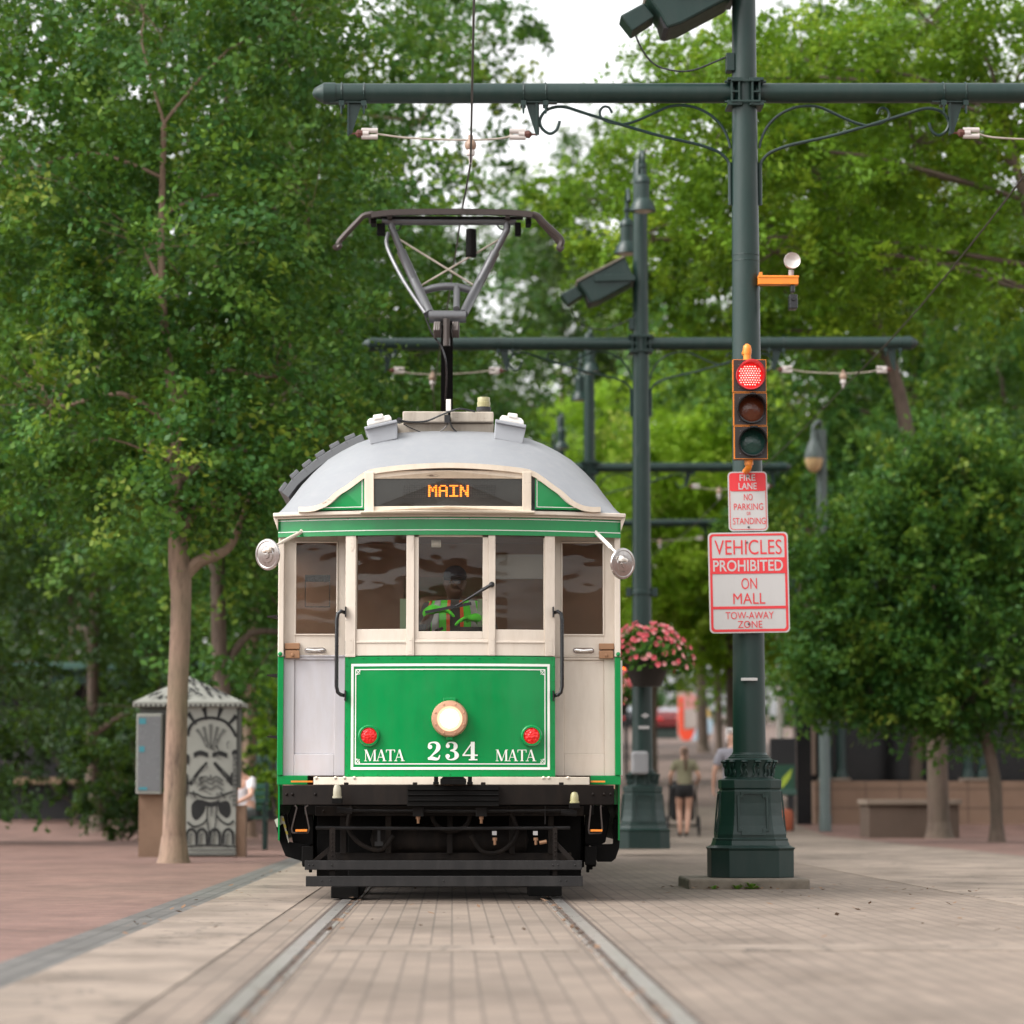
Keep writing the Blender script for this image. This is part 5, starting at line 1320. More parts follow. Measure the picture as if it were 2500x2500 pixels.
# ------------------------------------------------------------------ people
def skin(name, verts, edges, mat, parent, lvl=2):
    """verts: (x,y,z,rx[,ry]) world; one continuous skinned surface"""
    o0 = ORIG[parent.name]
    me = bpy.data.meshes.new(name)
    me.from_pydata([(v[0] - o0.x, v[1] - o0.y, v[2] - o0.z) for v in verts], edges, [])
    ob = bpy.data.objects.new(name + '_cage', me); COL.objects.link(ob)
    md = ob.modifiers.new('s', 'SKIN'); md.use_smooth_shade = True
    if not me.skin_vertices: bpy.context.view_layer.update()
    sl = me.skin_vertices[0] if me.skin_vertices else None
    if sl is None:
        bpy.context.view_layer.objects.active = ob
        bm = bmesh.new(); bm.from_mesh(me); bm.verts.layers.skin.verify(); bm.to_mesh(me); bm.free(); sl = me.skin_vertices[0]
    for i, v in enumerate(verts):
        sl.data[i].radius = (v[3], v[4] if len(v) > 4 else v[3]); sl.data[i].use_root = (i == 0)
    sb = ob.modifiers.new('b', 'SUBSURF'); sb.levels = lvl; sb.render_levels = lvl
    dg = bpy.context.evaluated_depsgraph_get(); dg.update()
    m2 = bpy.data.meshes.new_from_object(ob.evaluated_get(dg))
    bpy.data.objects.remove(ob); m2.name = name
    m2.materials.clear(); m2.materials.append(mat)
    m2.polygons.foreach_set('use_smooth', [True] * len(m2.polygons))
    r = bpy.data.objects.new(name, m2); COL.objects.link(r); r.parent = parent; ORIG[r.name] = o0.copy()
    return r
class Fig:
    """body joints in local space (x right, y forward, z up), written to world through a frame"""
    def __init__(s, root, loc, heading=0.0, k=1.0): s.root = root; s.loc = Vector(loc); s.m = Matrix.Rotation(heading, 3, 'Z'); s.k = k
    def w(s, p): return s.loc + s.m @ (Vector(p[:3]) * s.k)
    def chain(s, name, joints, edges, mat, parent=None, lvl=2):
        vs = []
        for j in joints:
            p = s.w(j); vs.append((p.x, p.y, p.z, j[3] * s.k, (j[4] if len(j) > 4 else j[3]) * s.k))
        return skin(name, vs, edges, mat, parent or s.root, lvl)
SK = paint('skin', (0.48, 0.27, 0.19), .5, .08, bmp=0.02)
SKD = paint('dark_skin', (0.10, 0.05, 0.032), .5, .1, bmp=0.02)
def hand(js, es, wi, w, d, palm_n, k=1.0):
    """palm and five fingers from wrist index wi; d = pointing direction, palm_n = palm normal"""
    w = Vector(w); d = Vector(d).normalized(); n = Vector(palm_n).normalized(); s = d.cross(n).normalized()
    b = len(js); pc = w + d * .055 * k; js.append((*pc, .030 * k, .016 * k)); es.append((wi, b))
    for i, (off, ln) in enumerate(((-.030, .062), (-.010, .075), (.010, .070), (.028, .055))):
        p0 = w + d * .09 * k + s * off * k; p1 = p0 + d * ln * .5 * k + n * .008 * k; p2 = p0 + d * ln * .8 * k + n * ln * .45 * k
        i0 = len(js); js += [(*p0, .0095 * k), (*p1, .0085 * k), (*p2, .0075 * k)]; es += [(b, i0), (i0, i0 + 1), (i0 + 1, i0 + 2)]
    t0 = w + d * .03 * k - s * .032 * k; t1 = t0 + d * .03 * k - s * .018 * k + n * .012 * k; i0 = len(js); js += [(*t0, .011 * k), (*t1, .0095 * k)]; es += [(b, i0), (i0, i0 + 1)]
def standing(f, arms, legs, skinm, face_dir=1):
    """arms/legs: for each side (elbow, wrist) / (knee, ankle, toe)"""
    J = [(0, 0, .95, .13, .10), (0, .0, 1.10, .12, .088), (0, .01, 1.28, .145, .10), (0, 0, 1.40, .10, .075), (0, .01, 1.47, .054), (0, .025, 1.56, .068, .075), (0, .02, 1.64, .074, .088), (0, .01, 1.70, .05, .06)]
    E = [(i, i + 1) for i in range(7)]
    for s, (el, wr, hd) in zip((-1, 1), arms):
        b = len(J); J += [(s * .165, 0, 1.385, .055), (*el, .040), (*wr, .026)]; E += [(3, b), (b, b + 1), (b + 1, b + 2)]; hand(J, E, b + 2, wr, hd, (-s, .2, 0))
    for s, (kn, an, to) in zip((-1, 1), legs):
        b = len(J); J += [(s * .09, 0, .88, .092), (*kn, .058), (kn[0] * .5 + an[0] * .5, kn[1] * .5 + an[1] * .5 - .02, kn[2] * .55 + an[2] * .45, .056), (*an, .038), (*to, .036, .028)]; E += [(0, b)] + [(b + i, b + i + 1) for i in range(4)]
    # nose and ears
    b = len(J); J += [(0, .02 + face_dir * .105, 1.605, .014), (-.078, .02, 1.61, .014, .02), (.078, .02, 1.61, .014, .02)]; E += [(6, b), (6, b + 1), (6, b + 2)]
    return f.chain('body', J, E, skinm)
def cloth(name): pass
# jogger with a stroller
YW = 57.0; gw = gz(YW); cw = P(1672, 2034, YW)
t = thing('person', 'woman with a ponytail in olive t-shirt and black shorts, pushing a stroller away', 'person', (cw.x, YW, gw))
f = Fig(t, (cw.x, YW, gw), 0.0, 1.0)
arms = [((-.27, -.02, 1.14), (-.25, .20, 1.02), (.1, 1, .0)), ((.28, -.03, 1.14), (.26, .20, 1.02), (-.1, 1, .0))]
legs = [((-.10, .10, .50), (-.085, -.02, .09), (-.09, .13, .03)), ((.07, .04, .49), (.03, -.10, .10), (.03, .04, .03))]
standing(f, arms, legs, SK)
OL = paint('olive_cloth', (0.20, 0.185, 0.115), .85, .1); BK = paint('black_cloth', (.012, .012, .013), .8, .2); GY = paint('grey_trim', (.30, .30, .33), .8)
f.chain('shirt', [(0, 0, .87, .17, .14), (0, 0, 1.08, .148, .118), (0, .01, 1.28, .168, .125), (0, 0, 1.40, .115, .092), (0, .01, 1.445, .07, .065), (-.165, 0, 1.385, .075), (-.245, -.01, 1.22, .066), (.165, 0, 1.385, .075), (.25, -.01, 1.22, .066)], [(0, 1), (1, 2), (2, 3), (3, 4), (3, 5), (5, 6), (3, 7), (7, 8)], OL)
f.chain('shorts', [(0, 0, 1.06, .165, .14), (0, 0, .90, .15, .12), (-.092, .01, .84, .108), (-.10, .05, .70, .096), (.092, .01, .84, .108), (.085, .02, .70, .096)], [(0, 1), (1, 2), (2, 3), (1, 4), (4, 5)], BK)
f.chain('hair', [(0, .0, 1.66, .085, .095), (0, -.04, 1.60, .078, .07), (0, -.075, 1.55, .04), (0, -.10, 1.46, .035), (.01, -.12, 1.34, .03), (.0, -.115, 1.24, .016)], [(i, i + 1) for i in range(5)], paint('brown_hair', (.085, .042, .022), .55, .25))
for kx, (an, to) in enumerate((((-.085, -.03, .06), (-.09, .13, .04)), ((.03, -.11, .07), (.03, .04, .04)))):
    f.chain('shoe', [(*an, .046, .05), (*to, .044, .034), (to[0], to[1] + .06, .035, .03, .026)], [(0, 1), (1, 2)], BK)
st = thing('stroller', 'black jogging stroller pushed by the woman, seen from behind with two spoked wheels', 'stroller', (cw.x, YW + .65, gz(YW + .65)))
g2 = gz(YW + .6); x0 = cw.x
for s in (-1, 1):
    m = MB(); c = (x0 + s * .30 + .0, YW + .45, g2 + .20)
    m.tube([(c[0], c[1] + .19 * math.cos(a), c[2] + .19 * math.sin(a)) for a in np.linspace(0, 2 * math.pi, 20)], .018, 6); w_ = m.build('wheel', M['darkgrey'], st, smooth=True)
    m = MB()
    for k in range(6): a = k * math.pi / 6; m.tube([(c[0], c[1] - .18 * math.cos(a), c[2] - .18 * math.sin(a)), (c[0], c[1] + .18 * math.cos(a), c[2] + .18 * math.sin(a))], .003, 4)
    m.lathe([(.03, -.03), (.03, .03)], c, (1, 0, 0), 10); m.build('spoke', M['alu'], w_)
m = MB(); c = (x0, YW + 1.35, g2 + .17); m.tube([(c[0], c[1] + .16 * math.cos(a), c[2] + .16 * math.sin(a)) for a in np.linspace(0, 2 * math.pi, 18)], .018, 6); m.build('wheel', M['darkgrey'], st, smooth=True)
m = MB()
for s in (-1, 1):
    m.tube([(x0 + s * .27, YW + .25, g2 + 1.02), (x0 + s * .25, YW + .42, g2 + .85), (x0 + s * .27, YW + .48, g2 + .22), (x0 + s * .05, YW + 1.35, g2 + .2)], .014, 6); m.tube([(x0 + s * .25, YW + .42, g2 + .85), (x0 + s * .2, YW + 1.0, g2 + .4)], .013, 6)
m.tube([(x0 - .27, YW + .25, g2 + 1.02), (x0 + .27, YW + .25, g2 + 1.02)], .016, 6); m.tube([(x0 - .30, YW + .45, g2 + .20), (x0 + .30, YW + .45, g2 + .20)], .014, 6); m.build('frame', M['black'], st)
m = MB(); m.prism([(x0 - .22, YW + .42, g2 + .30), (x0 - .22, YW + .38, g2 + .95), (x0 - .22, YW + .85, g2 + 1.05), (x0 - .22, YW + .95, g2 + .38)], [(x0 + .22, YW + .42, g2 + .30), (x0 + .22, YW + .38, g2 + .95), (x0 + .22, YW + .85, g2 + 1.05), (x0 + .22, YW + .95, g2 + .38)]); m.build('seat', BK, st, bevel=.04)
# man in a white cap behind the near pole
YM = 47.0; cm = P(1790, 2060, YM)
t = thing('person', 'man in a grey shirt and white cap walking away, half hidden by the nearest pole', 'person', (cm.x, YM, 0))
f = Fig(t, (cm.x, YM, 0), 0.0, 1.03)
standing(f, [((-.28, .0, 1.12), (-.29, .06, .88), (0, .2, -1)), ((.28, .02, 1.12), (.28, .14, .90), (0, .3, -1))], [((-.10, .05, .50), (-.10, -.04, .09), (-.10, .1, .03)), ((.10, .08, .50), (.10, .06, .09), (.10, .2, .03))], SK)
f.chain('shirt', [(0, 0, .84, .18, .145), (0, 0, 1.08, .162, .127), (0, .01, 1.28, .178, .13), (0, 0, 1.40, .125, .095), (0, .01, 1.455, .072, .068), (-.175, 0, 1.385, .08), (-.26, 0, 1.18, .07), (.175, 0, 1.385, .08), (.26, 0, 1.18, .07)], [(0, 1), (1, 2), (2, 3), (3, 4), (3, 5), (5, 6), (3, 7), (7, 8)], paint('grey_shirt', (.25, .24, .27), .85, .1))
f.chain('trousers', [(0, 0, 1.02, .15, .12), (0, 0, .89, .15, .12), (-.092, .01, .80, .105), (-.10, .05, .50, .078), (-.10, -.03, .12, .06), (.092, .01, .80, .105), (.10, .08, .50, .078), (.10, .06, .12, .06)], [(0, 1), (1, 2), (2, 3), (3, 4), (1, 5), (5, 6), (6, 7)], paint('dark_trousers', (.06, .055, .06), .85, .2))
for kx, (an, to) in enumerate((((-.10, -.05, .06), (-.10, .1, .04)), ((.10, .05, .06), (.10, .2, .04)))): f.chain('shoe', [(*an, .048, .05), (*to, .046, .036)], [(0, 1)], BK)
f.chain('cap', [(0, .02, 1.66, .088, .102), (0, .015, 1.71, .066, .075), (0, .11, 1.655, .06, .014)], [(0, 1), (0, 2)], paint('white_cap', (.72, .70, .69), .8, .04))
# tram driver
YD = 21.80; cd = P(1104, 1500, YD)
t = thing('person', 'tram driver in a green hi-vis vest and dark cap, seated behind the middle windscreen', 'person', (cd.x, YD, tZ(1916)))
dz0 = P(1104, 1424, YD).z
f = Fig(t, (cd.x + .02, YD + .05, dz0), math.pi, 1.0)    # heading: faces the camera; z=0 at the head centre
hi = .0
J = [(0, -.05, -.78, .15, .12), (0, -.04, -.60, .14, .11), (0, -.02, -.38, .155, .11), (0, 0, -.19, .11, .08), (0, .01, -.11, .055), (0, .03, -.06, .07, .075), (0, .02, .02, .076, .09), (0, .01, .08, .05, .06), (-.185, 0, -.20, .06), (-.28, .18, -.38, .046), (-.16, .34, -.26, .03), (.185, 0, -.20, .06), (.26, .16, -.40, .046), (.16, .33, -.20, .03), (0, .125, -.02, .015), (-.10, .05, -.84, .09), (-.12, .42, -.80, .065), (-.12, .45, -1.15, .05), (.10, .05, -.84, .09), (.12, .42, -.80, .065), (.12, .45, -1.15, .05), (-.08, .02, -.01, .014, .02), (.08, .02, -.01, .014, .02)]
E = [(i, i + 1) for i in range(7)] + [(3, 8), (8, 9), (9, 10), (3, 11), (11, 12), (12, 13), (6, 14), (0, 15), (15, 16), (16, 17), (0, 18), (18, 19), (19, 20), (6, 21), (6, 22)]
f.chain('body', J, E, SKD)
m = MB()
for s in (-1, 1): m.ball(f.w((s * .032, .10, .005)), .012, 8)
m.build('eye', paint('eye_dark', (.03, .02, .016), .3), t)
HV = paint('hi_vis_green', (.12, .85, .05), .7, .08); HVo = paint('hi_vis_orange', (.85, .11, .015), .6); SV = paint('reflective_silver', (.42, .42, .42), .45)
f.chain('shirt', [(0, -.05, -.72, .165, .13), (0, -.04, -.58, .152, .122), (0, -.02, -.38, .165, .12), (0, 0, -.195, .15, .125), (0, .01, -.12, .085, .08), (-.185, 0, -.20, .085), (-.28, .18, -.38, .054), (.185, 0, -.20, .085), (.26, .16, -.40, .054)], [(0, 1), (1, 2), (2, 3), (3, 4), (3, 5), (5, 6), (3, 7), (7, 8)], paint('charcoal_shirt', (.10, .10, .10), .85))
f.chain('seat_trousers', [(0, -.05, -.80, .165, .13), (-.10, .05, -.84, .10), (-.12, .42, -.80, .076), (-.12, .45, -1.1, .06), (.10, .05, -.84, .10), (.12, .42, -.80, .076), (.12, .45, -1.1, .06)], [(0, 1), (1, 2), (2, 3), (0, 4), (4, 5), (5, 6)], BK).name = 'trousers'
VR = [(-.80, .22, .20), (-.60, .215, .20), (-.40, .22, .20), (-.24, .225, .19), (-.13, .19, .165)]
def vring(a, z, ra, rb, g=1.0): return f.w((ra * g * math.sin(a), -.01 + rb * g * math.cos(a), z))
def vsurf(mb, a0, a1, g, n=10, th=.006, rows=None):
    rows = rows or VR
    vs = [vring(a0 + (a1 - a0) * k / n, z, ra, rb, g + o) for o in (0, th * 6) for z, ra, rb in rows for k in range(n + 1)]
    w_ = n + 1; r_ = len(rows); off_ = w_ * r_
    fs = [(q * off_ + r * w_ + k, q * off_ + r * w_ + k + 1, q * off_ + (r + 1) * w_ + k + 1, q * off_ + (r + 1) * w_ + k) for q in (0, 1) for r in range(r_ - 1) for k in range(n)]
    mb.add(vs, fs)
m = MB(); vsurf(m, R(10), R(350), 1.0, 28); m.build('vest', HV, t, smooth=True)
for s in (-1, 1):
    m = MB(); vsurf(m, s * R(30), s * R(44), 1.045, 4); m.build('vest_stripe', SV, t, smooth=True)
    m = MB(); vsurf(m, s * R(9), s * R(15), 1.05, 3); m.build('vest_edge', HVo, t, smooth=True)
    m = MB(); vsurf(m, s * R(56), s * R(62), 1.045, 3); m.build('vest_edge', HVo, t, smooth=True)
m = MB(); vsurf(m, R(25), R(335), 1.045, 26, .006, [(-.60, .215, .20), (-.54, .217, .20)]); m.build('vest_stripe', SV, t, smooth=True)
m = MB(); m.ball(f.w((0, .02, .055)), (.086, .102, .078), 16); m.ball(f.w((0, .125, .035)), (.072, .075, .013), 14); m.build('cap', paint('navy_cap', (.012, .016, .032), .8), t, smooth=True)
for s, wv in ((-1, (-.16, .34, -.26)), (1, (.16, .33, -.20))):
    js = [(*(Vector(wv) + Vector((s * .05, -.09, -.05))), .048), (*wv, .038)]; es = [(0, 1)]; hand(js, es, 1, wv, (-s * .8, .35, -.15), (0, .3, -1), 1.15); f.chain('glove', js, es, HV, None, 2)
m = MB(); m.box(cd.x - .24, cd.x + .24, YD + .22, YD + .30, dz0 - .9, dz0 - .08); m.box(cd.x - .22, cd.x + .22, YD - .2, YD + .26, dz0 - 1.0, dz0 - .88); m.box(cd.x - .05, cd.x + .05, YD, YD + .1, tZ(1916), dz0 - 1.0)
m.build('driver_seat', M['interior'], tram, bevel=.03)

# ------------------------------------------------------------------ left: painted kiosk, bench, seated person, shelter
YK = 37.4
def k3(X, Y, y=YK): return P(352 + X / 3.5125, 1600 + Y / 3.5125, y)
kc = k3(380, 1740); kio = thing('painted_kiosk', 'notice kiosk painted with a black and white carved mask face under a pyramid roof', 'kiosk', (kc.x, YK + .35, 0))
xr = k3(797, 0).x; xmid = k3(355, 0).x; xl_ = 2 * k3(385, 0).x - k3(845, 0).x; zt = k3(0, 430).z
Wk = k3(845, 0).x - xl_
tk = M['kpaint'] = paint('kiosk_pale_paint', (.25, .25, .22), .7, .12, dirt=.25, dirt_col=(.2, .2, .18))
M['kgrey'] = paint('kiosk_grey_paint', (.095, .095, .085), .7, .2); M['kdark'] = paint('kiosk_black_paint', (.004, .004, .004), .7, .3)
m = MB(); m.box(xl_ + .06, xmid, YK + .04, YK + .68, 0, k3(0, 1180).z); m.box(xr - .02, xr + .12, YK + .02, YK + .3, 0, k3(0, 1285).z); m.box(xmid, xr - .02, YK + .06, YK + .68, 0, .9); m.build('stone_base', M['stonewall'], kio)
m = MB(); m.box(xl_ + .06, xr + .02, YK + .06, YK + .66, .85, zt); m.build('kiosk_body', M['kgrey'], kio)
mpan = MB(); mpan.box(xmid, xr, YK, YK + .05, .02, zt)
def k2(u, v, o): return tuple(k3(u, v, YK) + Vector((0, o, 0)))
dk, gr = MB(), MB(); cnt = [0]
def stroke(mb, pts, w0, w1=None, sm=4):
    n = len(pts); w1 = w1 if w1 is not None else w0
    cnt[0] += 1; off = -.002 - cnt[0] * .0003
    w0 *= 1.65; w1 *= 1.65
    mb.ribbon([(a, b, w0 + (w1 - w0) * i / max(1, n - 1)) for i, (a, b) in enumerate(pts)], off, k2, sm)
def blob(mb, pts, sm=4):
    cnt[0] += 1; off = -.002 - cnt[0] * .0003; q = catmull(pts, sm, closed=True); mb.add([k2(a, b, off) for a, b in q], [tuple(range(len(q)))])
blob(dk, [(405, 1290), (440, 1242), (500, 1240), (526, 1275), (514, 1345), (455, 1412), (412, 1385)]); blob(dk, [(632, 1270), (655, 1258), (705, 1246), (735, 1275), (742, 1355), (705, 1396), (645, 1345)])
stroke(dk, [(490, 1258), (570, 1280), (650, 1262)], 26)
stroke(dk, [(538, 918), (460, 1010), (392, 1110)], 14, 22); stroke(dk, [(603, 918), (680, 1010), (770, 1105)], 14, 34)
for a in range(9):
    th = R(205 - 32 * a / 1.22); 
    u0, v0 = 570 + 210 * math.cos(th), 760 - 210 * math.sin(th); u1, v1 = 570 + 330 * math.cos(th), 760 - 330 * math.sin(th)
    if 357 < u1 < 796 and v1 > 445 or a in (3, 4, 5): stroke(dk, [(u0, v0), ((u0 + u1) / 2, (v0 + v1) / 2), (u1, max(v1, 450))], 10, 26)
stroke(dk, catmull([(372, 690), (395, 610), (460, 555), (570, 535), (680, 560), (745, 620), (790, 700)], 4), 16, 16, 0)
for d in (-1, 0, 1, 2, -2): stroke(gr, [(570 + d * 60, 590 + abs(d) * 22), (570 + d * 40, 690), (570 + d * 18, 790)], 20, 5)
for v, w in ((830, 14), (850, 12)): stroke(dk, [(425, v + 20), (480, v - 5), (548, v + 18)], w); stroke(dk, [(585, v + 18), (650, v), (712, v + 22)], w)
for v in (1040, 1075, 1120): stroke(gr, [(470, v + 40), (520, v), (570, v + 28), (620, v), (675, v + 38)], 12)
stroke(dk, [(385, 1180), (450, 1190), (500, 1215), (570, 1225), (640, 1215), (700, 1190), (760, 1170)], 10)
blob(dk, [(750, 830), (795, 815), (800, 960), (770, 900)]); blob(dk, [(740, 1020), (796, 1000), (796, 1140), (770, 1120)]); blob(dk, [(360, 850), (385, 860), (380, 930), (360, 925)]); blob(dk, [(360, 1010), (378, 1060), (375, 1180), (360, 1200)])
for u in (760, 778): 
    for v in range(850, 1280, 38): stroke(gr, [(u, v), (u + 14, v + 12), (u, v + 26)], 9)
stroke(dk, [(372, 1430), (430, 1470), (510, 1440), (545, 1390)], 12, 8); stroke(dk, [(770, 1420), (720, 1450), (660, 1420), (625, 1375)], 12, 8); stroke(dk, [(545, 1290), (540, 1400), (560, 1540)], 7); stroke(dk, [(622, 1290), (618, 1400), (600, 1540)], 7); stroke(gr, [(578, 1300), (576, 1380)], 18, 6)
for u in (400, 490, 600, 715): stroke(dk, [(u - 40, 1620), (u - 30, 1520), (u + 10, 1490), (u + 45, 1530), (u + 48, 1625)], 14); stroke(gr, [(u - 20, 1620), (u - 10, 1550), (u + 15, 1530)], 12)
stroke(dk, [(370, 1640), (570, 1628), (790, 1640)], 9); stroke(gr, [(380, 1670), (790, 1668)], 10); stroke(gr, [(380, 1705), (790, 1700)], 12)
rk = random.Random(12)
for k in range(26):
    u = rk.uniform(375, 770); v = rk.uniform(640, 1230)
    stroke(gr if k % 3 else dk, [(u, v), (u + rk.uniform(-40, 40), v + rk.uniform(10, 30)), (u + rk.uniform(-30, 50), v + rk.uniform(40, 70))], rk.uniform(6, 12), 3)
for src_, k_ in ((dk, 1), (gr, 2)):
    mpan.mi = k_; mpan.add(src_.v, src_.f)
mpan.build('mask_panel', [tk, M['kdark'], M['kgrey']], kio)
m = MB(); ex = k3(845, 0).x + .02; e0 = xl_ - .02; ze = k3(0, 440).z; pk = k3(385, 180, YK + .33); ym = YK + .33; ya = YK - .06; yb = YK + .74
m.box(e0, ex, ya, yb, ze, ze + .055)
m.add([(e0, ya, ze + .056), (ex, ya, ze + .056), (ex, yb, ze + .056), (e0, yb, ze + .056), (pk.x, ym, pk.z)], [(0, 1, 4), (1, 2, 4), (2, 3, 4), (3, 0, 4), (3, 2, 1, 0)])
m.mi = 1; rnd = random.Random(4)
for k in range(46):
    u = rnd.uniform(.06, .94); v = rnd.uniform(.05, .8); 
    def rp(u, v, o): 
        x = e0 + (ex - e0) * u; x = x + (pk.x - x) * v; return Vector((x, ya + (ym - ya) * v - .012 - .0004 * o, ze + .056 + (pk.z - ze - .056) * v + .008 + .0006 * o))
    a = rp(u, v, k); b = rp(u + rnd.uniform(-.05, .05), min(1, v + .13), k); d = (b - a).normalized(); s_ = d.cross(Vector((0, -1, .8))).normalized() * .017
    m.add([a - s_, a + s_, b + s_ * .3, b - s_ * .3], [(0, 1, 2, 3)])
for k in range(22): x = e0 + .04 + k * (ex - e0 - .08) / 21; m.box(x - .012, x + .012, ya - .003, ya - .001, ze - .03 + .032, ze + .03)
m.build('roof', [tk, M['kdark']], kio)
m = MB(); a, b = k3(-60, 500, YK), k3(150, 1190, YK); m.box(a.x, b.x, YK - .06, YK + .06, b.z, a.z); cab = m.build('poster_cabinet', tk, kio, bevel=.01)
m = MB(); a, b = k3(-48, 525), k3(138, 1165); m.box(a.x, b.x, YK - .066, YK - .062, b.z, a.z); m.build('poster', paint('poster_grey', (.14, .145, .15), .25, .05), cab)
m = MB()
for (u0, v0, u1, v1) in ((-40, 540, 20, 590), (-38, 780, 8, 830), (-40, 1130, 30, 1155)): a, b = k3(u0, v0), k3(u1, v1); m.box(a.x, b.x, YK - .069, YK - .067, b.z, a.z)
m.build('poster_patch', paint('poster_teal', (.04, .20, .24), .3), cab)

# bench and seated person right of the kiosk
YB = 42.5
bx, bz = P(632, 1900, YB).x, 0
bn = thing('park_bench', 'dark green slatted bench beside the kiosk, mostly hidden behind it', 'bench', (bx - .3, YB, 0))
GB = paint('bench_green', (.02, .075, .05), .45, .15)
m = MB()
for k in range(5): m.box(bx - 1.1, bx + .12, YB - .02 + k * .09, YB + .05 + k * .09, .43, .455)
m.build('seat', GB, bn, bevel=.005)
m = MB()
for k in range(4): m.box(bx - 1.1, bx + .12, YB + .43 + k * .012, YB + .455 + k * .012, .55 + k * .1, .63 + k * .1)
m.build('backrest', GB, bn, bevel=.005)
for xx in (bx - 1.05, bx + .08):
    m = MB(); m.beam((xx, YB, 0), (xx, YB, .62), .05, .05); m.beam((xx, YB + .42, 0), (xx, YB + .48, .95), .05, .05); m.beam((xx, YB - .02, .64), (xx, YB + .48, .66), .05, .04); m.beam((xx, YB, .41), (xx, YB + .45, .41), .045, .04); m.build('leg', M['pole'], bn, bevel=.005)
ps = P(600, 1990, YB); t = thing('person', 'person in a white shirt and grey trousers sitting hunched on the green bench', 'person', (ps.x, YB + .2, 0))
f = Fig(t, (ps.x, YB + .25, 0), math.pi - .5, 1.0)
J = [(0, 0, .52, .14, .12), (0, .04, .70, .13, .10), (0, .12, .88, .15, .11), (0, .18, .99, .10, .08), (0, .22, 1.06, .054), (0, .27, 1.12, .068, .075), (0, .30, 1.18, .074, .088), (0, .29, 1.25, .05), (-.17, .16, .97, .055), (-.26, .30, .76, .04), (-.14, .48, .66, .028), (.17, .16, .97, .055), (.26, .30, .76, .04), (.14, .48, .66, .028), (-.10, .10, .50, .09), (-.13, .46, .50, .062), (-.13, .44, .12, .042), (-.13, .58, .045, .036), (.10, .10, .50, .09), (.13, .46, .50, .062), (.13, .44, .12, .042), (.13, .58, .045, .036), (0, .40, 1.16, .014)]
E = [(i, i + 1) for i in range(7)] + [(3, 8), (8, 9), (9, 10), (3, 11), (11, 12), (12, 13), (0, 14), (14, 15), (15, 16), (16, 17), (0, 18), (18, 19), (19, 20), (20, 21), (6, 22)]
hand(J, E, 10, (-.14, .48, .66), (.5, .7, -.3), (0, 0, -1)); hand(J, E, 13, (.14, .48, .66), (-.5, .7, -.3), (0, 0, -1))
f.chain('body', J, E, SK)
f.chain('shirt', [(0, 0, .54, .16, .135), (0, .04, .70, .148, .118), (0, .12, .88, .165, .125), (0, .18, .985, .115, .092), (-.17, .16, .97, .075), (-.23, .25, .83, .066), (.17, .16, .97, .075), (.23, .25, .83, .066)], [(0, 1), (1, 2), (2, 3), (3, 4), (4, 5), (3, 6), (6, 7)], paint('white_shirt', (.60, .57, .58), .85))
f.chain('trousers', [(0, 0, .54, .15, .13), (-.10, .10, .50, .105), (-.13, .46, .50, .078), (-.13, .44, .16, .06), (.10, .10, .50, .105), (.13, .46, .50, .078), (.13, .44, .16, .06)], [(0, 1), (1, 2), (2, 3), (0, 4), (4, 5), (5, 6)], paint('grey_trousers', (.10, .105, .10), .9, .2))
f.chain('hair', [(0, .27, 1.22, .085, .095), (0, .22, 1.16, .07)], [(0, 1)], paint('grey_hair', (.12, .10, .09), .6))
for s in (-1, 1): f.chain('shoe', [(s * .13, .44, .07, .048), (s * .13, .58, .05, .045, .036)], [(0, 1)], paint('pale_shoe', (.50, .40, .38), .7))

# shelter behind with green columns
YSH = 66.0; gs = gz(YSH)
xs0 = P(575, 1800, YSH).x; xs1 = P(700, 1800, YSH).x
sh = thing('tram_shelter', 'green columned tram stop shelter with a tan ledge, glimpsed left of the tram', 'shelter', ((xs0 + xs1) / 2 - 2, YSH, gs))
for px in (636, 655, 683, 560, 480, 400):
    c = P(px, 1800, YSH); MB().lathe([(.13, gs + .5), (.12, gs + .6), (.085, gs + .65), (.08, 3.2)], (c.x, YSH, 0), (0, 0, 1), 14).build('column', M['pole2'] if 'pole2' in M else M.setdefault('pole2', paint('shelter_green', (.06, .13, .105), .5)), sh, smooth=40)
m = MB(); m.box(xs0 - 6, xs1 + .8, YSH - .35, YSH + .35, 3.2, 3.5); m.box(xs0 - 6.4, xs1 + 1.0, YSH - .8, YSH + 3, 3.5, 3.65); m.build('roof', M['pole2'], sh, bevel=.02)
m = MB(); a = P(640, 1915, YSH); m.box(xs0 - 6, xs1 + .8, YSH - .4, YSH + .1, a.z, P(0, 1898, YSH).z); m.build('ledge', paint('tan_ledge', (.30, .20, .13), .8), sh, bevel=.01)
m = MB(); m.box(xs0 - 6, xs1 + .7, YSH - .2, YSH, gs, a.z - .002); m.box(xs0 - 6, xs1 + .7, YSH + 2.8, YSH + 2.9, gs, 3.5); m.build('back_wall', M['darkgrey'], sh)

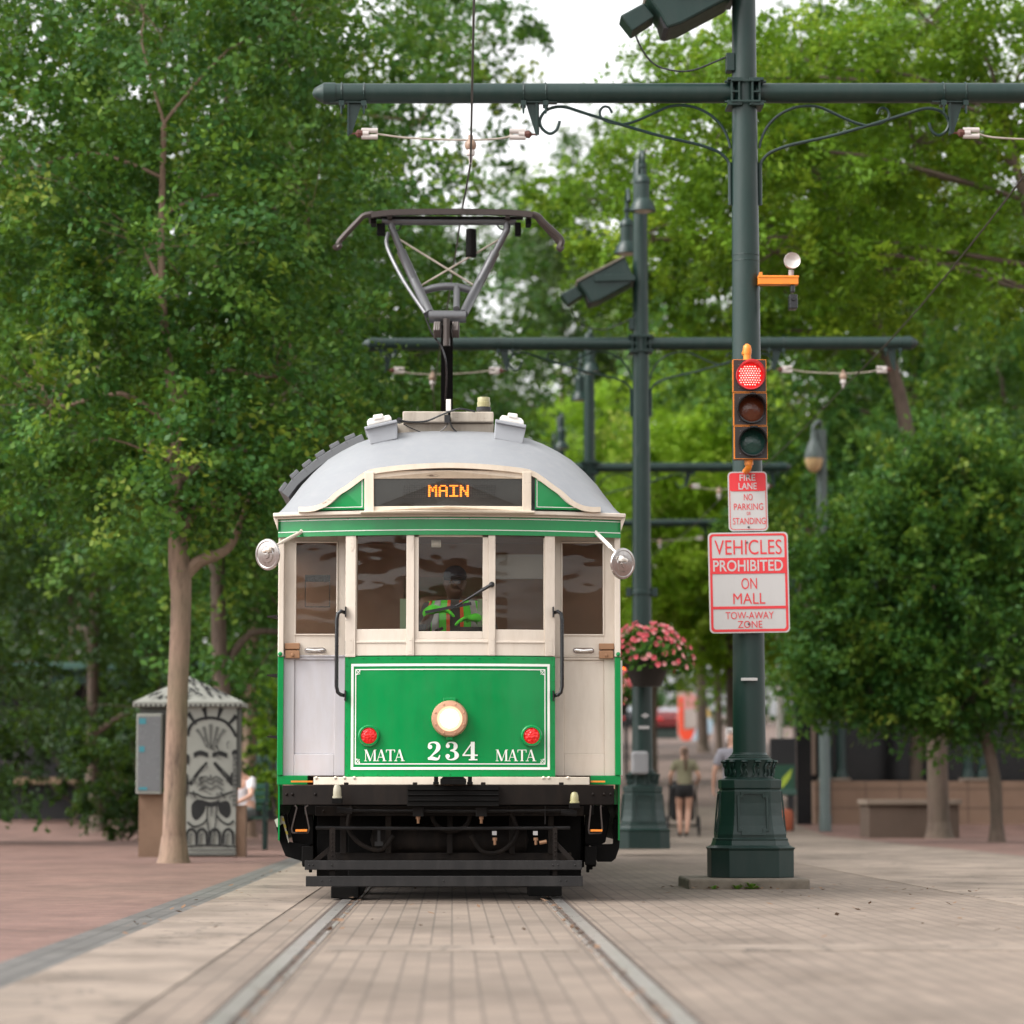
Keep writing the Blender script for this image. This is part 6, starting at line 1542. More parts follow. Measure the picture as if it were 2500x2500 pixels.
# ------------------------------------------------------------------ right: stone wall building, stand, planter, lamp
YR = 63.5; gr_ = gz(YR)
def r2(X, Y, y=YR): return P(1840 + X / 3.716, 1560 + Y / 3.716, y)
xw = r2(540, 0).x; zt_ = r2(0, 1290).z
pv = thing('pavilion', 'dark pavilion on a brown block wall with paired green columns at the right', 'building', (xw + 5, YR, gr_))
m = MB(); m.box(xw, xw + 14, YR, YR + .5, gr_ - .1, zt_); m.build('block_wall', M['blocks'] if 'blocks' in M else M.setdefault('blocks', paint('brown_block', (.20, .125, .085), .85, .15, bmp=.3)), pv, bevel=.01)
m = MB()
for k in range(20): m.box(xw + .72 * k + .35, xw + .72 * k + .37, YR - .004, YR + .01, gr_, zt_)
for k in range(2): m.box(xw, xw + 14, YR - .0045, YR + .01, gr_ + .33 + k * .40, gr_ + .35 + k * .40)
m.build('wall_joint', paint('joint_dark', (.09, .06, .045), .9), pv)
for k in range(4):
    x0 = r2(590, 0).x + k * 3.0; x1 = x0 + (r2(868, 0).x - r2(590, 0).x)
    m = MB(); m.box(x0, x1, YR - .02, YR + .4, zt_, zt_ + .07); m.build('column_plinth', M['concrete'], pv, bevel=.01)
    for q in (.27, .73):
        xc = x0 + (x1 - x0) * q; MB().lathe([(.145, zt_ + .071), (.145, zt_ + .12), (.115, zt_ + .2), (.105, zt_ + .3), (.10, 5.0)], (xc, YR + .2, 0), (0, 0, 1), 20).build('column', M['pole'], pv, smooth=40)
m = MB(); m.box(xw - .5, xw + 14.3, YR - .3, YR + 6, 5.0, 5.4); m.build('roof', M['pole'], pv)
m = MB(); m.box(xw + .2, xw + 14, YR + 3.6, YR + 3.8, gr_, 5.0); m.box(xw - .02, xw + .2, YR + .55, YR + 3.8, gr_, 5.0); a, b = r2(385, 800, YR - .5), r2(530, 1640, YR - .5); m.box(a.x, b.x, YR - .5, YR - .2, gr_, 4.2); m.build('dark_glazing', paint('dark_glass', (.01, .01, .011), .15, .2), pv)
m = MB(); a, b = r2(545, 780), r2(592, 1230); m.box(a.x, b.x, YR + .51, YR + .6, b.z, a.z); m.build('tan_pier', paint('tan_pier', (.24, .17, .13), .8), pv)
YI = 60.5; gi = gz(YI)
def i2(X, Y): return P(1840 + X / 3.716, 1560 + Y / 3.716, YI)
ist = thing('poster_stand', 'dark standing display with a green and yellow poster near the pavilion', 'display stand', (i2(300, 0).x, YI, gi))
a, b = i2(150, 900), i2(385, 1420); m = MB(); m.box(a.x, b.x, YI, YI + .12, b.z, a.z); m.build('cabinet', M['darkgrey'], ist, bevel=.01)
m = MB(); a2, b2 = i2(160, 1140), i2(372, 1365); m.box(a2.x, b2.x, YI - .006, YI - .002, b2.z, a2.z); po = m.build('poster', paint('poster_dark_green', (.03, .09, .06), .3), ist)
m = MB(); m.prism([i2(*q) + Vector((0, -.012, 0)) for q in ((240, 1350), (262, 1260), (352, 1170), (330, 1260), (270, 1345))], [i2(*q) + Vector((0, -.008, 0)) for q in ((240, 1350), (262, 1260), (352, 1170), (330, 1260), (270, 1345))]); m.build('poster_leaf', paint('lime', (.42, .55, .06), .4), po)
m = MB(); a3, b3 = i2(150, 1365), i2(388, 1415); m.box(a3.x, b3.x, YI - .03, YI + .14, b3.z, a3.z); m.build('shelf', paint('stand_green', (.06, .12, .10), .4), ist, bevel=.01)
for X in ((175, 200), (308, 368)): a4, b4 = i2(X[0], 1416), i2(X[1], 1640); MB().box(a4.x, b4.x, YI, YI + .1, gi, a4.z).build('leg', M['darkgrey'], ist)
pc = i2(268, 1620); m = MB(); m.lathe([(.0005, 0), (.14, 0), (.16, .05), (.165, .35), (.13, .42), (.10, .425), (.0005, .42)], (pc.x, YI - .3, gi), (0, 0, 1), 18); tag(m.build('clay_pot', paint('terracotta', (.36, .09, .04), .7), smooth=40), 'orange clay pot standing under the poster display', 'pot')
YQ = 55.0; a = P(2115, 1952, YQ); gq = gz(YQ)
plt = thing('stone_planter', 'brown block planter with a pale slab top at the right edge', 'planter', (a.x + .8, YQ, gq))
m = MB(); m.box(a.x + .04, a.x + 1.7, YQ, YQ + 1.2, gq - .05, P(0, 1965, YQ).z); m.build('block_base', paint('dark_block', (.10, .068, .05), .9, .2, bmp=.3), plt, bevel=.015)
m = MB(); m.box(a.x, a.x + 1.75, YQ - .05, YQ + 1.25, P(0, 1965, YQ).z + .001, a.z); m.build('slab_top', paint('slab', (.22, .17, .13), .85), plt, bevel=.012)
# globe lamp at right
YL = 60.0; gl_ = gz(YL)
def l1(X, Y): return P(1680 + X / 2.415, 800 + Y / 2.415, YL)
c = l1(785, 600); lt_ = thing('globe_lamp', 'grey post with a hanging lamp, its pale orange globe below a grey hood', 'street lamp', (c.x, YL, gl_))
GP = paint('grey_green_post', (.085, .11, .105), .5)
m = MB(); m.lathe([(.13, gl_), (.125, gl_ + .3), (.11, gl_ + .35), (.105, c.z - 1.0), (.10, c.z)], (c.x, YL, 0), (0, 0, 1), 18); m.build('post', GP, lt_, smooth=40)
h = l1(737, 775); m = MB(); m.lathe([(.19, 0), (.19, .04), (.165, .15), (.10, .33), (.06, .40), (.055, .58)], (h.x, YL - .1, h.z), (0, 0, 1), 22); m.build('lamp_hood', GP, lt_, smooth=40)
m = MB(); m.lathe([(.185, 0), (.18, -.06), (.14, -.19), (.07, -.27), (.0005, -.29)], (h.x, YL - .1, h.z), (0, 0, 1), 22); m.build('globe', paint('peach_globe', (.62, .42, .22), .35, .05), lt_, smooth=True)
m = MB(); m.tube(catmull([(h.x, YL - .1, h.z + .55), (h.x, YL - .1, c.z + .05), (h.x + .12, YL - .05, c.z + .16), (c.x, YL, c.z + .05)], 5), .04, 8); m.build('lamp_arm', GP, lt_, smooth=True)
# white barrier mast behind the signs
YV = 92.0; gv = gz(YV); a = P(1900, 1255, YV)
vm = thing('crossing_mast', 'thin white mast with a pale cross arm, far behind the large sign', 'mast', (a.x, YV, gv))
m = MB(); m.lathe([(.10, gv), (.09, a.z)], (a.x, YV, 0), (0, 0, 1), 12); m.build('mast', paint('mast_white', (.50, .47, .42), .6), vm, smooth=40)
m = MB(); b = P(1905, 1285, YV); e = P(1955, 1285, YV); m.tube([(b.x - .35, YV - .1, b.z), (e.x + .1, YV - .1, b.z + .03)], .11, 10); m.build('cross_arm', paint('arm_cream', (.46, .44, .34), .6), vm, smooth=40)
m = MB(); c_ = P(1878, 1275, YV); m.box(c_.x - .1, c_.x + .1, YV - .2, YV, c_.z - .28, c_.z + .28); m.build('signal_housing', paint('housing_yellow', (.55, .36, .08), .5), vm, bevel=.03)
# pedestrian signal glowing orange
YX = 96.0; c = P(1521, 1627, YX); gx = gz(YX)
px_ = thing('pedestrian_signal', 'pedestrian signal glowing orange on a thin dark post behind the tram corner', 'traffic light', (c.x, YX, gx))
m = MB(); m.lathe([(.06, gx), (.05, c.z + .3)], (c.x + .1, YX + .15, 0), (0, 0, 1), 10); m.build('post', M['darkgrey'], px_)
m = MB(); m.box(c.x - .24, c.x + .24, YX - .02, YX + .14, c.z - .26, c.z + .26); m.build('housing', M['blackglossy'], px_, bevel=.02)
m = MB(); m.lathe([(.0005, -.05), (.08, -.04), (.13, -.022)], c, (0, 1, 0), 16); m.build('lens', glow('orange_hand', (1, .13, .02), 2.2), px_)
# mural pylon
YY = 158.0; gy = gz(YY)
def m2(X, Y): return P(1490 + X / 5.085, 1480 + Y / 5.085, YY)
a, b = m2(845, 1090), m2(1270, 1700)
mu = thing('mural_pylon', 'tall panel painted in orange, grey, yellow and pale blue patches beyond the woman', 'mural', (m2(1000, 0).x, YY, gy))
m = MB(); o = [(845, 1060), (1010, 1070), (1130, 1140), (1215, 1260), (1270, 1420), (1270, 1560), (1195, 1900), (990, 1950), (905, 1700), (845, 1580)]
m.prism([m2(*q) for q in o], [m2(*q) + Vector((0, .4, 0)) for q in o]); pnl = m.build('panel', paint('mural_ground', (.42, .30, .25), .7, .15), mu)
m = MB(); m.box(m2(920, 0).x, m2(1180, 0).x, YY + .05, YY + .35, gy - .5, m2(0, 1900).z); m.build('support', paint('pylon_brown', (.16, .11, .09), .8), mu)
def patch(name, pts, col, k):
    m = MB(); m.prism([m2(*q) + Vector((0, -.02 - .01 * k, 0)) for q in pts], [m2(*q) + Vector((0, -.005 - .01 * k, 0)) for q in pts]); m.build(name, paint(name, col, .7, .1), pnl)
patch('orange_field', [(846, 1120), (905, 1130), (910, 1530), (1060, 1530), (1010, 1640), (960, 1690), (910, 1690), (846, 1570)], (.75, .07, .025), 1)
patch('pink_field', [(905, 1100), (1000, 1080), (1150, 1180), (1160, 1260), (920, 1290), (906, 1290)], (.55, .24, .22), 2)
patch('grey_lettering', [(920, 1280), (1150, 1250), (1140, 1500), (930, 1520)], (.40, .34, .31), 3)
patch('yellow_field', [(1160, 1180), (1240, 1330), (1200, 1560), (1195, 1880), (1130, 1880), (1150, 1520)], (.60, .40, .11), 4)
patch('blue_field', [(1060, 1520), (1150, 1500), (1110, 1820), (1000, 1820), (990, 1690)], (.38, .48, .56), 5)
patch('blue_field', [(1205, 1370), (1268, 1420), (1266, 1580), (1210, 1590)], (.38, .50, .60), 6)
# cabinet, cars far up the street
YC = 162.0; a, b = m2(565, 1490), m2(840, 1870)
a = P(1601, 1773, YC); b = P(1655, 1850, YC); gc = gz(YC)
m = MB(); m.box(a.x, b.x, YC, YC + .9, gc - .1, a.z - .12); cb_ = thing('utility_cabinet', 'dark green cabinet standing on the far pavement behind the second pole', 'cabinet', ((a.x + b.x) / 2, YC, gc)); m.build('cabinet_body', paint('cabinet_green', (.022, .035, .03), .6, .2), cb_, bevel=.03)
m = MB(); m.box(a.x - .05, b.x + .05, YC - .05, YC + .95, a.z - .119, a.z); m.build('lid', M['black'], cb_, bevel=.02)
def car(label, px, py, Y, mat, W=1.85):
    g = gz(Y); c = P(px, py, Y); x = c.x
    t = thing('parked_car', label, 'car', (x, Y, g), 'cars parked up the far street')
    sec = lambda w, z0, z1, y: [(x - w, y, z0), (x - w * 1.0, y, z0 + (z1 - z0) * .6), (x - w * .92, y, z1), (x + w * .92, y, z1), (x + w, y, z0 + (z1 - z0) * .6), (x + w, y, z0)]
    h = W / 2
    MB().loft([sec(h * .92, g + .30, g + .80, Y), sec(h, g + .25, g + .95, Y + .25), sec(h, g + .25, g + .98, Y + 1.2), sec(h, g + .25, g + .92, Y + 3.2), sec(h * .9, g + .3, g + .75, Y + 4.4)]).build('body', mat, t, smooth=35)
    MB().loft([sec(h * .84, g + .96, g + 1.02, Y + .35), sec(h * .74, g + .97, g + 1.46, Y + .95), sec(h * .74, g + .97, g + 1.48, Y + 2.2), sec(h * .82, g + .93, g + 1.0, Y + 3.2)]).build('cabin', mat, t, smooth=35)
    m = MB(); m.prism([(x - h * .72, Y + .36, g + 1.0), (x + h * .72, Y + .36, g + 1.0), (x + h * .62, Y + .86, g + 1.42), (x - h * .62, Y + .86, g + 1.42)], [(x - h * .72, Y + .42, g + 1.0), (x + h * .72, Y + .42, g + 1.0), (x + h * .62, Y + .92, g + 1.42), (x - h * .62, Y + .92, g + 1.42)]); m.build('rear_window', paint('pale_rear_glass', (.25, .27, .29), .1), t)
    for s in (-1, 1):
        for yy in (.85, 3.5): MB().lathe([(.0005, -.1), (.2, -.1), (.32, -.09), (.33, .08), (.0005, .08)], (x + s * (h - .1), Y + yy, g + .33), (s, 0, 0), 20).build('wheel', M['darkgrey'], t, smooth=40)
        MB().box(x + s * h * .62 - .16, x + s * h * .62 + .16, Y - .01, Y + .05, g + .68, g + .80).build('tail_lamp', M['redlens'], t)
    return t
car('dark red car parked far up the street behind the green cabinet', 1634, 1780, 186, paint('car_red', (.13, .02, .02), .25, .1))
car('black car parked far up the street, beside the tram corner', 1540, 1780, 188, paint('car_black', (.012, .012, .014), .25, .1))
# ------------------------------------------------------------------ trees
LM = {
 'left': leaf_mat('broadleaf_green', [(0.0, (.014, .056, .013)), (.45, (.042, .128, .022)), (.72, (.105, .205, .027)), (.95, (.25, .30, .038))], .33),
 'right': leaf_mat('yellow_green_leaf', [(0.0, (.045, .115, .008)), (.5, (.12, .24, .013)), (1.0, (.28, .36, .025))], .48),
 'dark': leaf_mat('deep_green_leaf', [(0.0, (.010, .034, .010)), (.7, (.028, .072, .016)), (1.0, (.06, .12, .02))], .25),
 'juniper': leaf_mat('grey_green_needle', [(0.0, (.026, .064, .018)), (.6, (.07, .13, .04)), (1.0, (.16, .21, .075))], .3),
 'bright': leaf_mat('bright_lime_leaf', [(0.0, (.13, .29, .012)), (.5, (.29, .47, .025)), (1.0, (.50, .54, .11))], .55),
}
def leaf_mesh(blobs, n, size, seed, cl=.45, per=70, droop=.0, elong=.6, shell=.4, upright=0.0):
    """leaves on flat sprays: every spray has its own tilt, its own tone and a thin twig-like layout"""
    rg = np.random.default_rng(seed)
    vol = np.array([(b[3] * b[4] * b[5]) ** .75 for b in blobs]); pr = vol / vol.sum()
    nc = max(8, n // per)
    bi = rg.choice(len(blobs), nc, p=pr); B = np.array(blobs)[bi]
    d = rg.normal(size=(nc, 3)); d /= np.linalg.norm(d, axis=1)[:, None]
    rad = shell + (1.12 - shell) * rg.random(nc) ** .7
    C = B[:, :3] + d * B[:, 3:6] * rad[:, None]
    ct = np.clip(rg.normal(.45, .24, nc), 0, 1)
    cr = cl * (.5 + rg.random(nc))
    out = d * np.array([1, 1, .35]) + rg.normal(size=(nc, 3)) * .5; out[:, 2] += upright * 1.5 - .15; out /= np.linalg.norm(out, axis=1)[:, None]
    nb = rg.normal(size=(nc, 3)) * .55 + np.array([0, 0, 1.0]) + d * .6
    nb -= out * (nb * out).sum(1)[:, None]; nb /= np.linalg.norm(nb, axis=1)[:, None]
    sd = np.cross(nb, out)
    idx = rg.integers(0, nc, n)
    a_ = rg.uniform(-.9, 1.1, n); w_ = rg.normal(size=n) * .36 * (1.15 - np.abs(a_) * .6); h_ = rg.normal(size=n) * .17
    k = cr[idx][:, None]
    p = C[idx] + (out[idx] * a_[:, None] + sd[idx] * w_[:, None] + nb[idx] * h_[:, None]) * k
    p[:, 2] -= (droop + .25) * (a_ ** 2) * cr[idx] * .5
    nrm = nb[idx] * 1.1 + rg.normal(size=(n, 3)) * .55; nrm /= np.linalg.norm(nrm, axis=1)[:, None]
    a = out[idx] * .6 + rg.normal(size=(n, 3)) * .8; u = a - nrm * (a * nrm).sum(1)[:, None]; u /= np.linalg.norm(u, axis=1)[:, None]; v = np.cross(nrm, u)
    l = (size * (.55 + .9 * rg.random(n)))[:, None]
    V = np.stack([p - u * l * .5, p + v * l * .5 * elong + u * l * .08, p + u * l * .5, p - v * l * .5 * elong + u * l * .08], 1).reshape(-1, 3)
    tone = np.clip(.75 * ct[idx] + .25 * rg.random(n), 0, 1)
    return V, tone, C
def crown_obj(V, tone, mat, parent, name='crown'):
    o0 = ORIG[parent.name]; n = len(tone)
    me = bpy.data.meshes.new(name); me.vertices.add(4 * n); me.vertices.foreach_set('co', (V - np.array(o0)).astype(np.float32).ravel())
    me.loops.add(4 * n); me.loops.foreach_set('vertex_index', np.arange(4 * n, dtype=np.int32))
    me.polygons.add(n); me.polygons.foreach_set('loop_start', np.arange(0, 4 * n, 4, dtype=np.int32)); me.polygons.foreach_set('loop_total', np.full(n, 4, dtype=np.int32))
    at = me.attributes.new('tone', 'FLOAT', 'FACE'); at.data.foreach_set('value', tone.astype(np.float32))
    me.materials.append(mat); me.update(calc_edges=True); me.validate()
    o = bpy.data.objects.new(name, me); COL.objects.link(o); o.parent = parent; ORIG[o.name] = o0.copy(); return o
def tree(label, base, trunk, blobs, n, size, mat, bark, seed, cl=.45, twigs=60, group=None, limbs=None, br=.075, name='street_tree', cat='tree', **k):
    rnd = random.Random(seed)
    t = thing(name, label, cat, base, group)
    V, tone, C = leaf_mesh(blobs, n, size, seed, cl, **k)
    crown_obj(V, tone, mat, t)
    m = MB(); pts = catmull(trunk, 5)      # (x,y,z,r)
    m.tube([p[:3] for p in pts], [p[3] for p in pts], 12)
    r0 = trunk[0][3]; m.lathe([(r0 * 1.55, -.05), (r0 * 1.25, .08), (r0 * 1.02, .3)], trunk[0][:3], (0, 0, 1), 12)
    for lb in (limbs or []):
        q = catmull(lb, 5); m.tube([p[:3] for p in q], [p[3] for p in q], 9)
    top = [Vector(p[:3]) for p in pts]; tr = [p[3] for p in pts]
    j0 = max(1, int(len(top) * .45))
    hub = []
    for b in blobs:
        c = Vector(b[:3]); cand = [j for j in range(j0, len(top)) if top[j].z < c.z - .2] or [j0]
        j = min(cand, key=lambda q: (top[q] - c).length); a = top[j]
        mid = a.lerp(c, .5) + Vector((rnd.uniform(-.2, .2), rnd.uniform(-.2, .2), .25)); r = min(tr[j] * .7, br)
        q = catmull([(*a, r), (*mid, r * .7), (*c, r * .45), (c.x + rnd.uniform(-.3, .3), c.y, c.z + b[5] * .6, r * .2)], 4); m.tube([p[:3] for p in q], [p[3] for p in q], 7); hub.append((c, r * .4))
    for kx in range(twigs):
        c = Vector(C[rnd.randrange(len(C))]); h, r = min(hub, key=lambda e: (e[0] - c).length)
        if (c - h).length < .2: continue
        mid = h.lerp(c, .55) + Vector((rnd.uniform(-.2, .2), rnd.uniform(-.2, .2), rnd.uniform(-.1, .25)))
        q = catmull([(*h, r * .6), (*mid, r * .4), (*c, r * .18)], 3); m.tube([p[:3] for p in q], [p[3] for p in q], 5)
    m.build('trunk', bark, t, smooth=True)
    return t
BL, BR = M['barkL'], M['barkR']
GL_ = 'trees along the left side of the street'; GR_ = 'trees along the right side of the street'
# the pale trunk in front of the kiosk
Yt = 33.9
def tp(px, py, r, dy=0): p = P(px, py, Yt + dy); return (p.x, p.y, p.z, r)
b0 = tp(424, 2106, .135)
tree('pale smooth trunked tree in front of the painted kiosk, forking below its crown', (b0[0], Yt, 0), [(b0[0], Yt, 0, .135), tp(432, 1750, .118), tp(442, 1480, .115), tp(438, 1380, .125), tp(430, 1250, .085), tp(428, 1050, .06), tp(395, 700, .045), tp(400, 300, .03)],
     [(-3.2, 33.6, 4.5, 1.5, 1.6, .8), (-2.5, 34.2, 3.95, .8, .8, .45), (-1.9, 34.4, 4.6, .7, .9, .6), (-4.6, 34.2, 5.2, 1.6, 1.7, 1.3), (-2.0, 34.6, 5.6, 1.2, 1.5, 1.1), (-3.4, 34, 7.0, 1.8, 1.9, 1.5), (-5.2, 34.5, 8, 1.5, 1.7, 1.6), (-1.7, 35.2, 7.6, 1.1, 1.6, 1.2), (-3.6, 34.2, 9.8, 1.9, 2, 1.7), (-1.9, 35, 9.9, 1.2, 1.6, 1.3)],
     78000, .09, LM['left'], BL, 11, .42, 110, GL_, limbs=[[tp(440, 1420, .08), tp(480, 1375, .075), tp(530, 1355, .06), tp(570, 1320, .045), tp(620, 1180, .03)]])
def simple_blobs(x, y, z0, z1, r, seed, n=9, gap=0):
    rnd = random.Random(seed); bl = []
    for i in range(n):
        v = (i + .5) / n; z = z0 + (z1 - z0) * v; w = r * math.sin(math.pi * (.18 + .74 * v)) * rnd.uniform(.55, .75)
        a = i * 2.4 + rnd.uniform(-.5, .5); d = r * .5 * math.sin(math.pi * (.15 + .75 * v))
        bl.append((x + d * math.cos(a), y + d * math.sin(a), z, w, w, (z1 - z0) / n * rnd.uniform(.9, 1.5)))
    return bl
def std_tree(label, x, y, h, r, n, size, mat, bark, seed, z0=2.6, extra=(), group=None, cl=.5, nb=9, twigs=50, rt=.15, name='street_tree', **k):
    g = gz(y); bl = simple_blobs(x, y, z0 + g, h + g - .6, r, seed, nb) + list(extra)
    rnd = random.Random(seed + 5)
    tr = [(x, y, g, rt), (x + rnd.uniform(-.1, .1), y, g + z0 * .6, rt * .85), (x + rnd.uniform(-.2, .2), y, g + z0 + .5, rt * .75), (x + rnd.uniform(-.3, .3), y, g + h * .6, rt * .45), (x, y, g + h * .85, rt * .2)]
    return tree(label, (x, y, g), tr, bl, n, size, mat, bark, seed, cl, twigs, group, name=name, **k)
std_tree('dense green tree behind the kiosk roof, its dark trunk right of the pale one', -3.3, 44, 14.5, 3.7, 62000, .115, LM['left'], BR, 21, 2.6, [(-1.6, 45, 9, 1.6, 1.8, 1.8), (-1.3, 45, 12, 1.5, 1.8, 1.7), (-2.0, 44.5, 6.2, 1.5, 1.6, 1.5)], GL_)
std_tree('tall green tree behind the tram pantograph, its crown leaning over the track', -3.8, 56, 17, 3.9, 58000, .14, LM['left'], BL, 22, 2.8, [(-.6, 57, 13.8, 1.9, 2, 1.7), (.5, 58, 15.6, 1.5, 1.7, 1.3), (-.4, 57, 10, 1.7, 2, 1.8), (-.6, 57, 7, 1.5, 1.8, 1.6)], GL_)
std_tree('mid green tree farther up the left side, its crown behind the tram roof', -3.4, 70, 18, 4.4, 42000, .15, LM['left'], BR, 23, 2.6, [(.6, 71, 9, 2, 2, 2.2), (.8, 71, 13, 2, 2, 2.0)], GL_, .6)
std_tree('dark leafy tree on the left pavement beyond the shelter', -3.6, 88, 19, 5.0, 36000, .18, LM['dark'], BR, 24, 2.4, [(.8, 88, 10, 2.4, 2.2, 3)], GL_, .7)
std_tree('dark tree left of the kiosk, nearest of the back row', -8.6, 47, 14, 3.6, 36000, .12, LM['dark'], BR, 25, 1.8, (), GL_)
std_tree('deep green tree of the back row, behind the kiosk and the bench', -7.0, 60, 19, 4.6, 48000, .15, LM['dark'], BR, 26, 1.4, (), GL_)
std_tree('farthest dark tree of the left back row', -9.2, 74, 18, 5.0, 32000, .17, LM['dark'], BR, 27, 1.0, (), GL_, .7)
# right side
tree('sparse yellow green tree at the upper right, its boughs crossing the nearest cross arm', (8.9, 42.5, 0), [(8.9, 42.5, 0, .2), (8.85, 42.5, 3, .17), (8.7, 42.5, 6, .13), (8.4, 42.4, 8.3, .09), (7.9, 42.2, 10.4, .05)],
     [(3.9, 42, 9.9, 1.2, 1.7, .55), (3.6, 42.3, 11.0, 1.1, 1.7, .6), (5.3, 42.4, 9.6, 1.2, 1.8, .7), (5.2, 42.3, 11.2, 1.3, 1.8, .7), (6.7, 42.8, 10.2, 1.3, 1.8, 1.0), (6.9, 42.8, 12, 1.6, 1.8, .9), (8.4, 43, 9.2, 1.6, 2, 1.6), (8.6, 43, 11.4, 1.6, 2, 1.5), (4.6, 42.4, 8.5, 1.4, 1.6, .5), (2.9, 42.5, 8.7, 1.0, 1.4, .4), (6.2, 42.6, 8.3, 1.2, 1.6, .7)],
     62000, .11, LM['right'], BR, 31, .36, 120, GR_, droop=.15, elong=.45, br=.04)
std_tree('deep green broad tree behind the globe lamp, overhanging the right pavement', 10.0, 65, 15.5, 4.4, 52000, .14, LM['left'], BR, 32, 5.0, [(7.4, 65, 9.2, 1.6, 1.6, 1.7), (7.7, 65, 12.2, 1.7, 1.6, 1.6), (7.6, 65, 6.6, 1.4, 1.4, 1.2)], GR_)
tree('low bushy green tree beside the large sign, low over the pavilion', (9.0, 49.8, 0), [(9.0, 49.8, 0, .11), (8.9, 49.7, 1.4, .10), (8.3, 49.6, 3.0, .07), (7.9, 49.5, 5.0, .035)],
     [(6.3, 49.5, 3.3, .75, .9, .9), (6.9, 49.6, 4.4, .8, .9, .9), (6.2, 49.5, 4.6, .5, .7, .7), (7.5, 49.5, 3.1, .9, 1, 1.1), (7.7, 49.5, 5.2, .9, 1, .9), (8.6, 49.6, 3.6, 1.1, 1, 1.4), (6.9, 49.5, 2.5, .7, .8, .6), (6.0, 49.5, 2.6, .5, .7, .6), (8.2, 49.6, 2.2, .8, .9, .6), (7.0, 49.5, 5.3, .35, .5, .8), (7.7, 49.6, 6.1, .5, .6, .8), (8.5, 49.6, 6.0, .9, .8, 1.0), (9.3, 49.6, 5.0, .9, .8, 1.2), (5.8, 49.4, 3.9, .25, .4, .6), (9.6, 49.7, 2.6, .8, .8, 1.0)],
     62000, .125, LM['left'], BR, 33, .46, 60, GR_, elong=.45, droop=.1, upright=.45)
std_tree('bright lime tree in the gap between the second pole and the traffic signal', 7.0, 75, 11.2, 2.8, 44000, .14, LM['bright'], BR, 34, 4.0, [(5.2, 75, 5.6, 1.0, 1.1, 1.0), (5.0, 75, 7.2, 1.1, 1.2, 1.2), (5.3, 75, 9.0, 1.2, 1.3, 1.2), (6.2, 74.5, 4.4, .8, 1, .8)], GR_)
std_tree('pale lime tree beyond the fourth pole, above the tram roof on the right', 6.2, 93, 13.5, 3.4, 40000, .17, LM['bright'], BR, 35, 4.0, [(4.0, 93, 6.6, 1.3, 1.4, 1.4), (3.7, 93, 9.2, 1.4, 1.4, 1.6), (3.9, 93, 12, 1.3, 1.4, 1.3)], GR_, .6)
std_tree('yellow green tree far along the right side, above the woman', 9.4, 106, 16, 4.6, 32000, .2, LM['right'], BR, 36, 3.6, [(5.5, 106, 10, 1.8, 2, 2.2)], GR_, .75)
std_tree('tall soft green tree closing the street above the third pole', 4.6, 122, 26, 6.2, 52000, .24, LM['juniper'], BR, 37, 4.5, [(1.6, 122, 14, 2.5, 2.5, 3), (4.5, 122, 22, 3, 2.4, 3), (8.5, 122, 20, 3, 2.4, 3), (2.2, 122, 18.5, 2.4, 2.4, 2.5)], GR_, .9, name='street_tree')
std_tree('big deep green tree of the right back row, behind the pavilion', 11.5, 84, 23, 6.5, 46000, .22, LM['left'], BR, 38, 2.8, (), GR_, .7)
std_tree('dark tree at the far right, behind the pavilion wall', 12.6, 69, 14, 3.8, 34000, .15, LM['left'], BR, 39, 3.2, (), GR_, .6)
tree('fresh green tree beyond the traffic signal, its level boughs reaching toward the pantograph', (8.8, 54.5, 0), [(8.8, 54.5, 0, .2), (8.7, 54.5, 4, .17), (8.2, 54.5, 8, .13), (7.2, 54.4, 11, .08)],
     [(2.4, 54, 11.6, 1.2, 1.8, .55), (3.6, 54.2, 12.3, 1.3, 1.8, .8), (4.8, 54.3, 11.2, 1.4, 1.8, .9), (3.5, 54, 10.2, 1.2, 1.6, .6), (6.0, 54.5, 12.6, 1.6, 1.8, 1.2), (6.4, 54.5, 10.2, 1.6, 1.8, 1.2), (8, 54.6, 13.5, 2, 2, 1.5), (8.4, 54.6, 10.8, 2, 2, 1.8), (5.0, 54.3, 9.2, 1.2, 1.6, .6), (5.2, 54.2, 14, 1.6, 1.8, .9)],
     66000, .125, LM['right'], BR, 41, .42, 90, GR_, elong=.5, br=.045)
# woodland and trees up the rise, closing the street
far = []
rnd = random.Random(77)
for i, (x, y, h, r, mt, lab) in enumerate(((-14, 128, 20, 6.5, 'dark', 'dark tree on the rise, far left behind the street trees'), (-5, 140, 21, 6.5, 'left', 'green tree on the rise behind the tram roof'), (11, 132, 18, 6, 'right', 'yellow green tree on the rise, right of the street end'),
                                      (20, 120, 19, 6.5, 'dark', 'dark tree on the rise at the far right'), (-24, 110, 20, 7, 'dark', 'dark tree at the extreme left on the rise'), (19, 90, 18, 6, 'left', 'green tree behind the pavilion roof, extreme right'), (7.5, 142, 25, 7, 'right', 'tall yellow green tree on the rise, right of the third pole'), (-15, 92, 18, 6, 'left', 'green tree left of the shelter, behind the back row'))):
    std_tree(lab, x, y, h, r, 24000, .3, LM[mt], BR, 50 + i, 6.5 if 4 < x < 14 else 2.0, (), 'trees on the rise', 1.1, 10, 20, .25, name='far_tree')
V, tone, C = leaf_mesh([(x, 205 + rnd.uniform(-6, 22), 8 + rnd.uniform(-1, 3), 8, 6, 9) for x in range(-60, 66, 9)] , 42000, .75, 5, 2.2)
o_ = thing('distant_woodland', None, None, (0, 205, 0)); o_['kind'] = 'stuff'; cr = crown_obj(V, tone, LM['dark'], o_, 'woodland'); cr['kind'] = 'stuff'
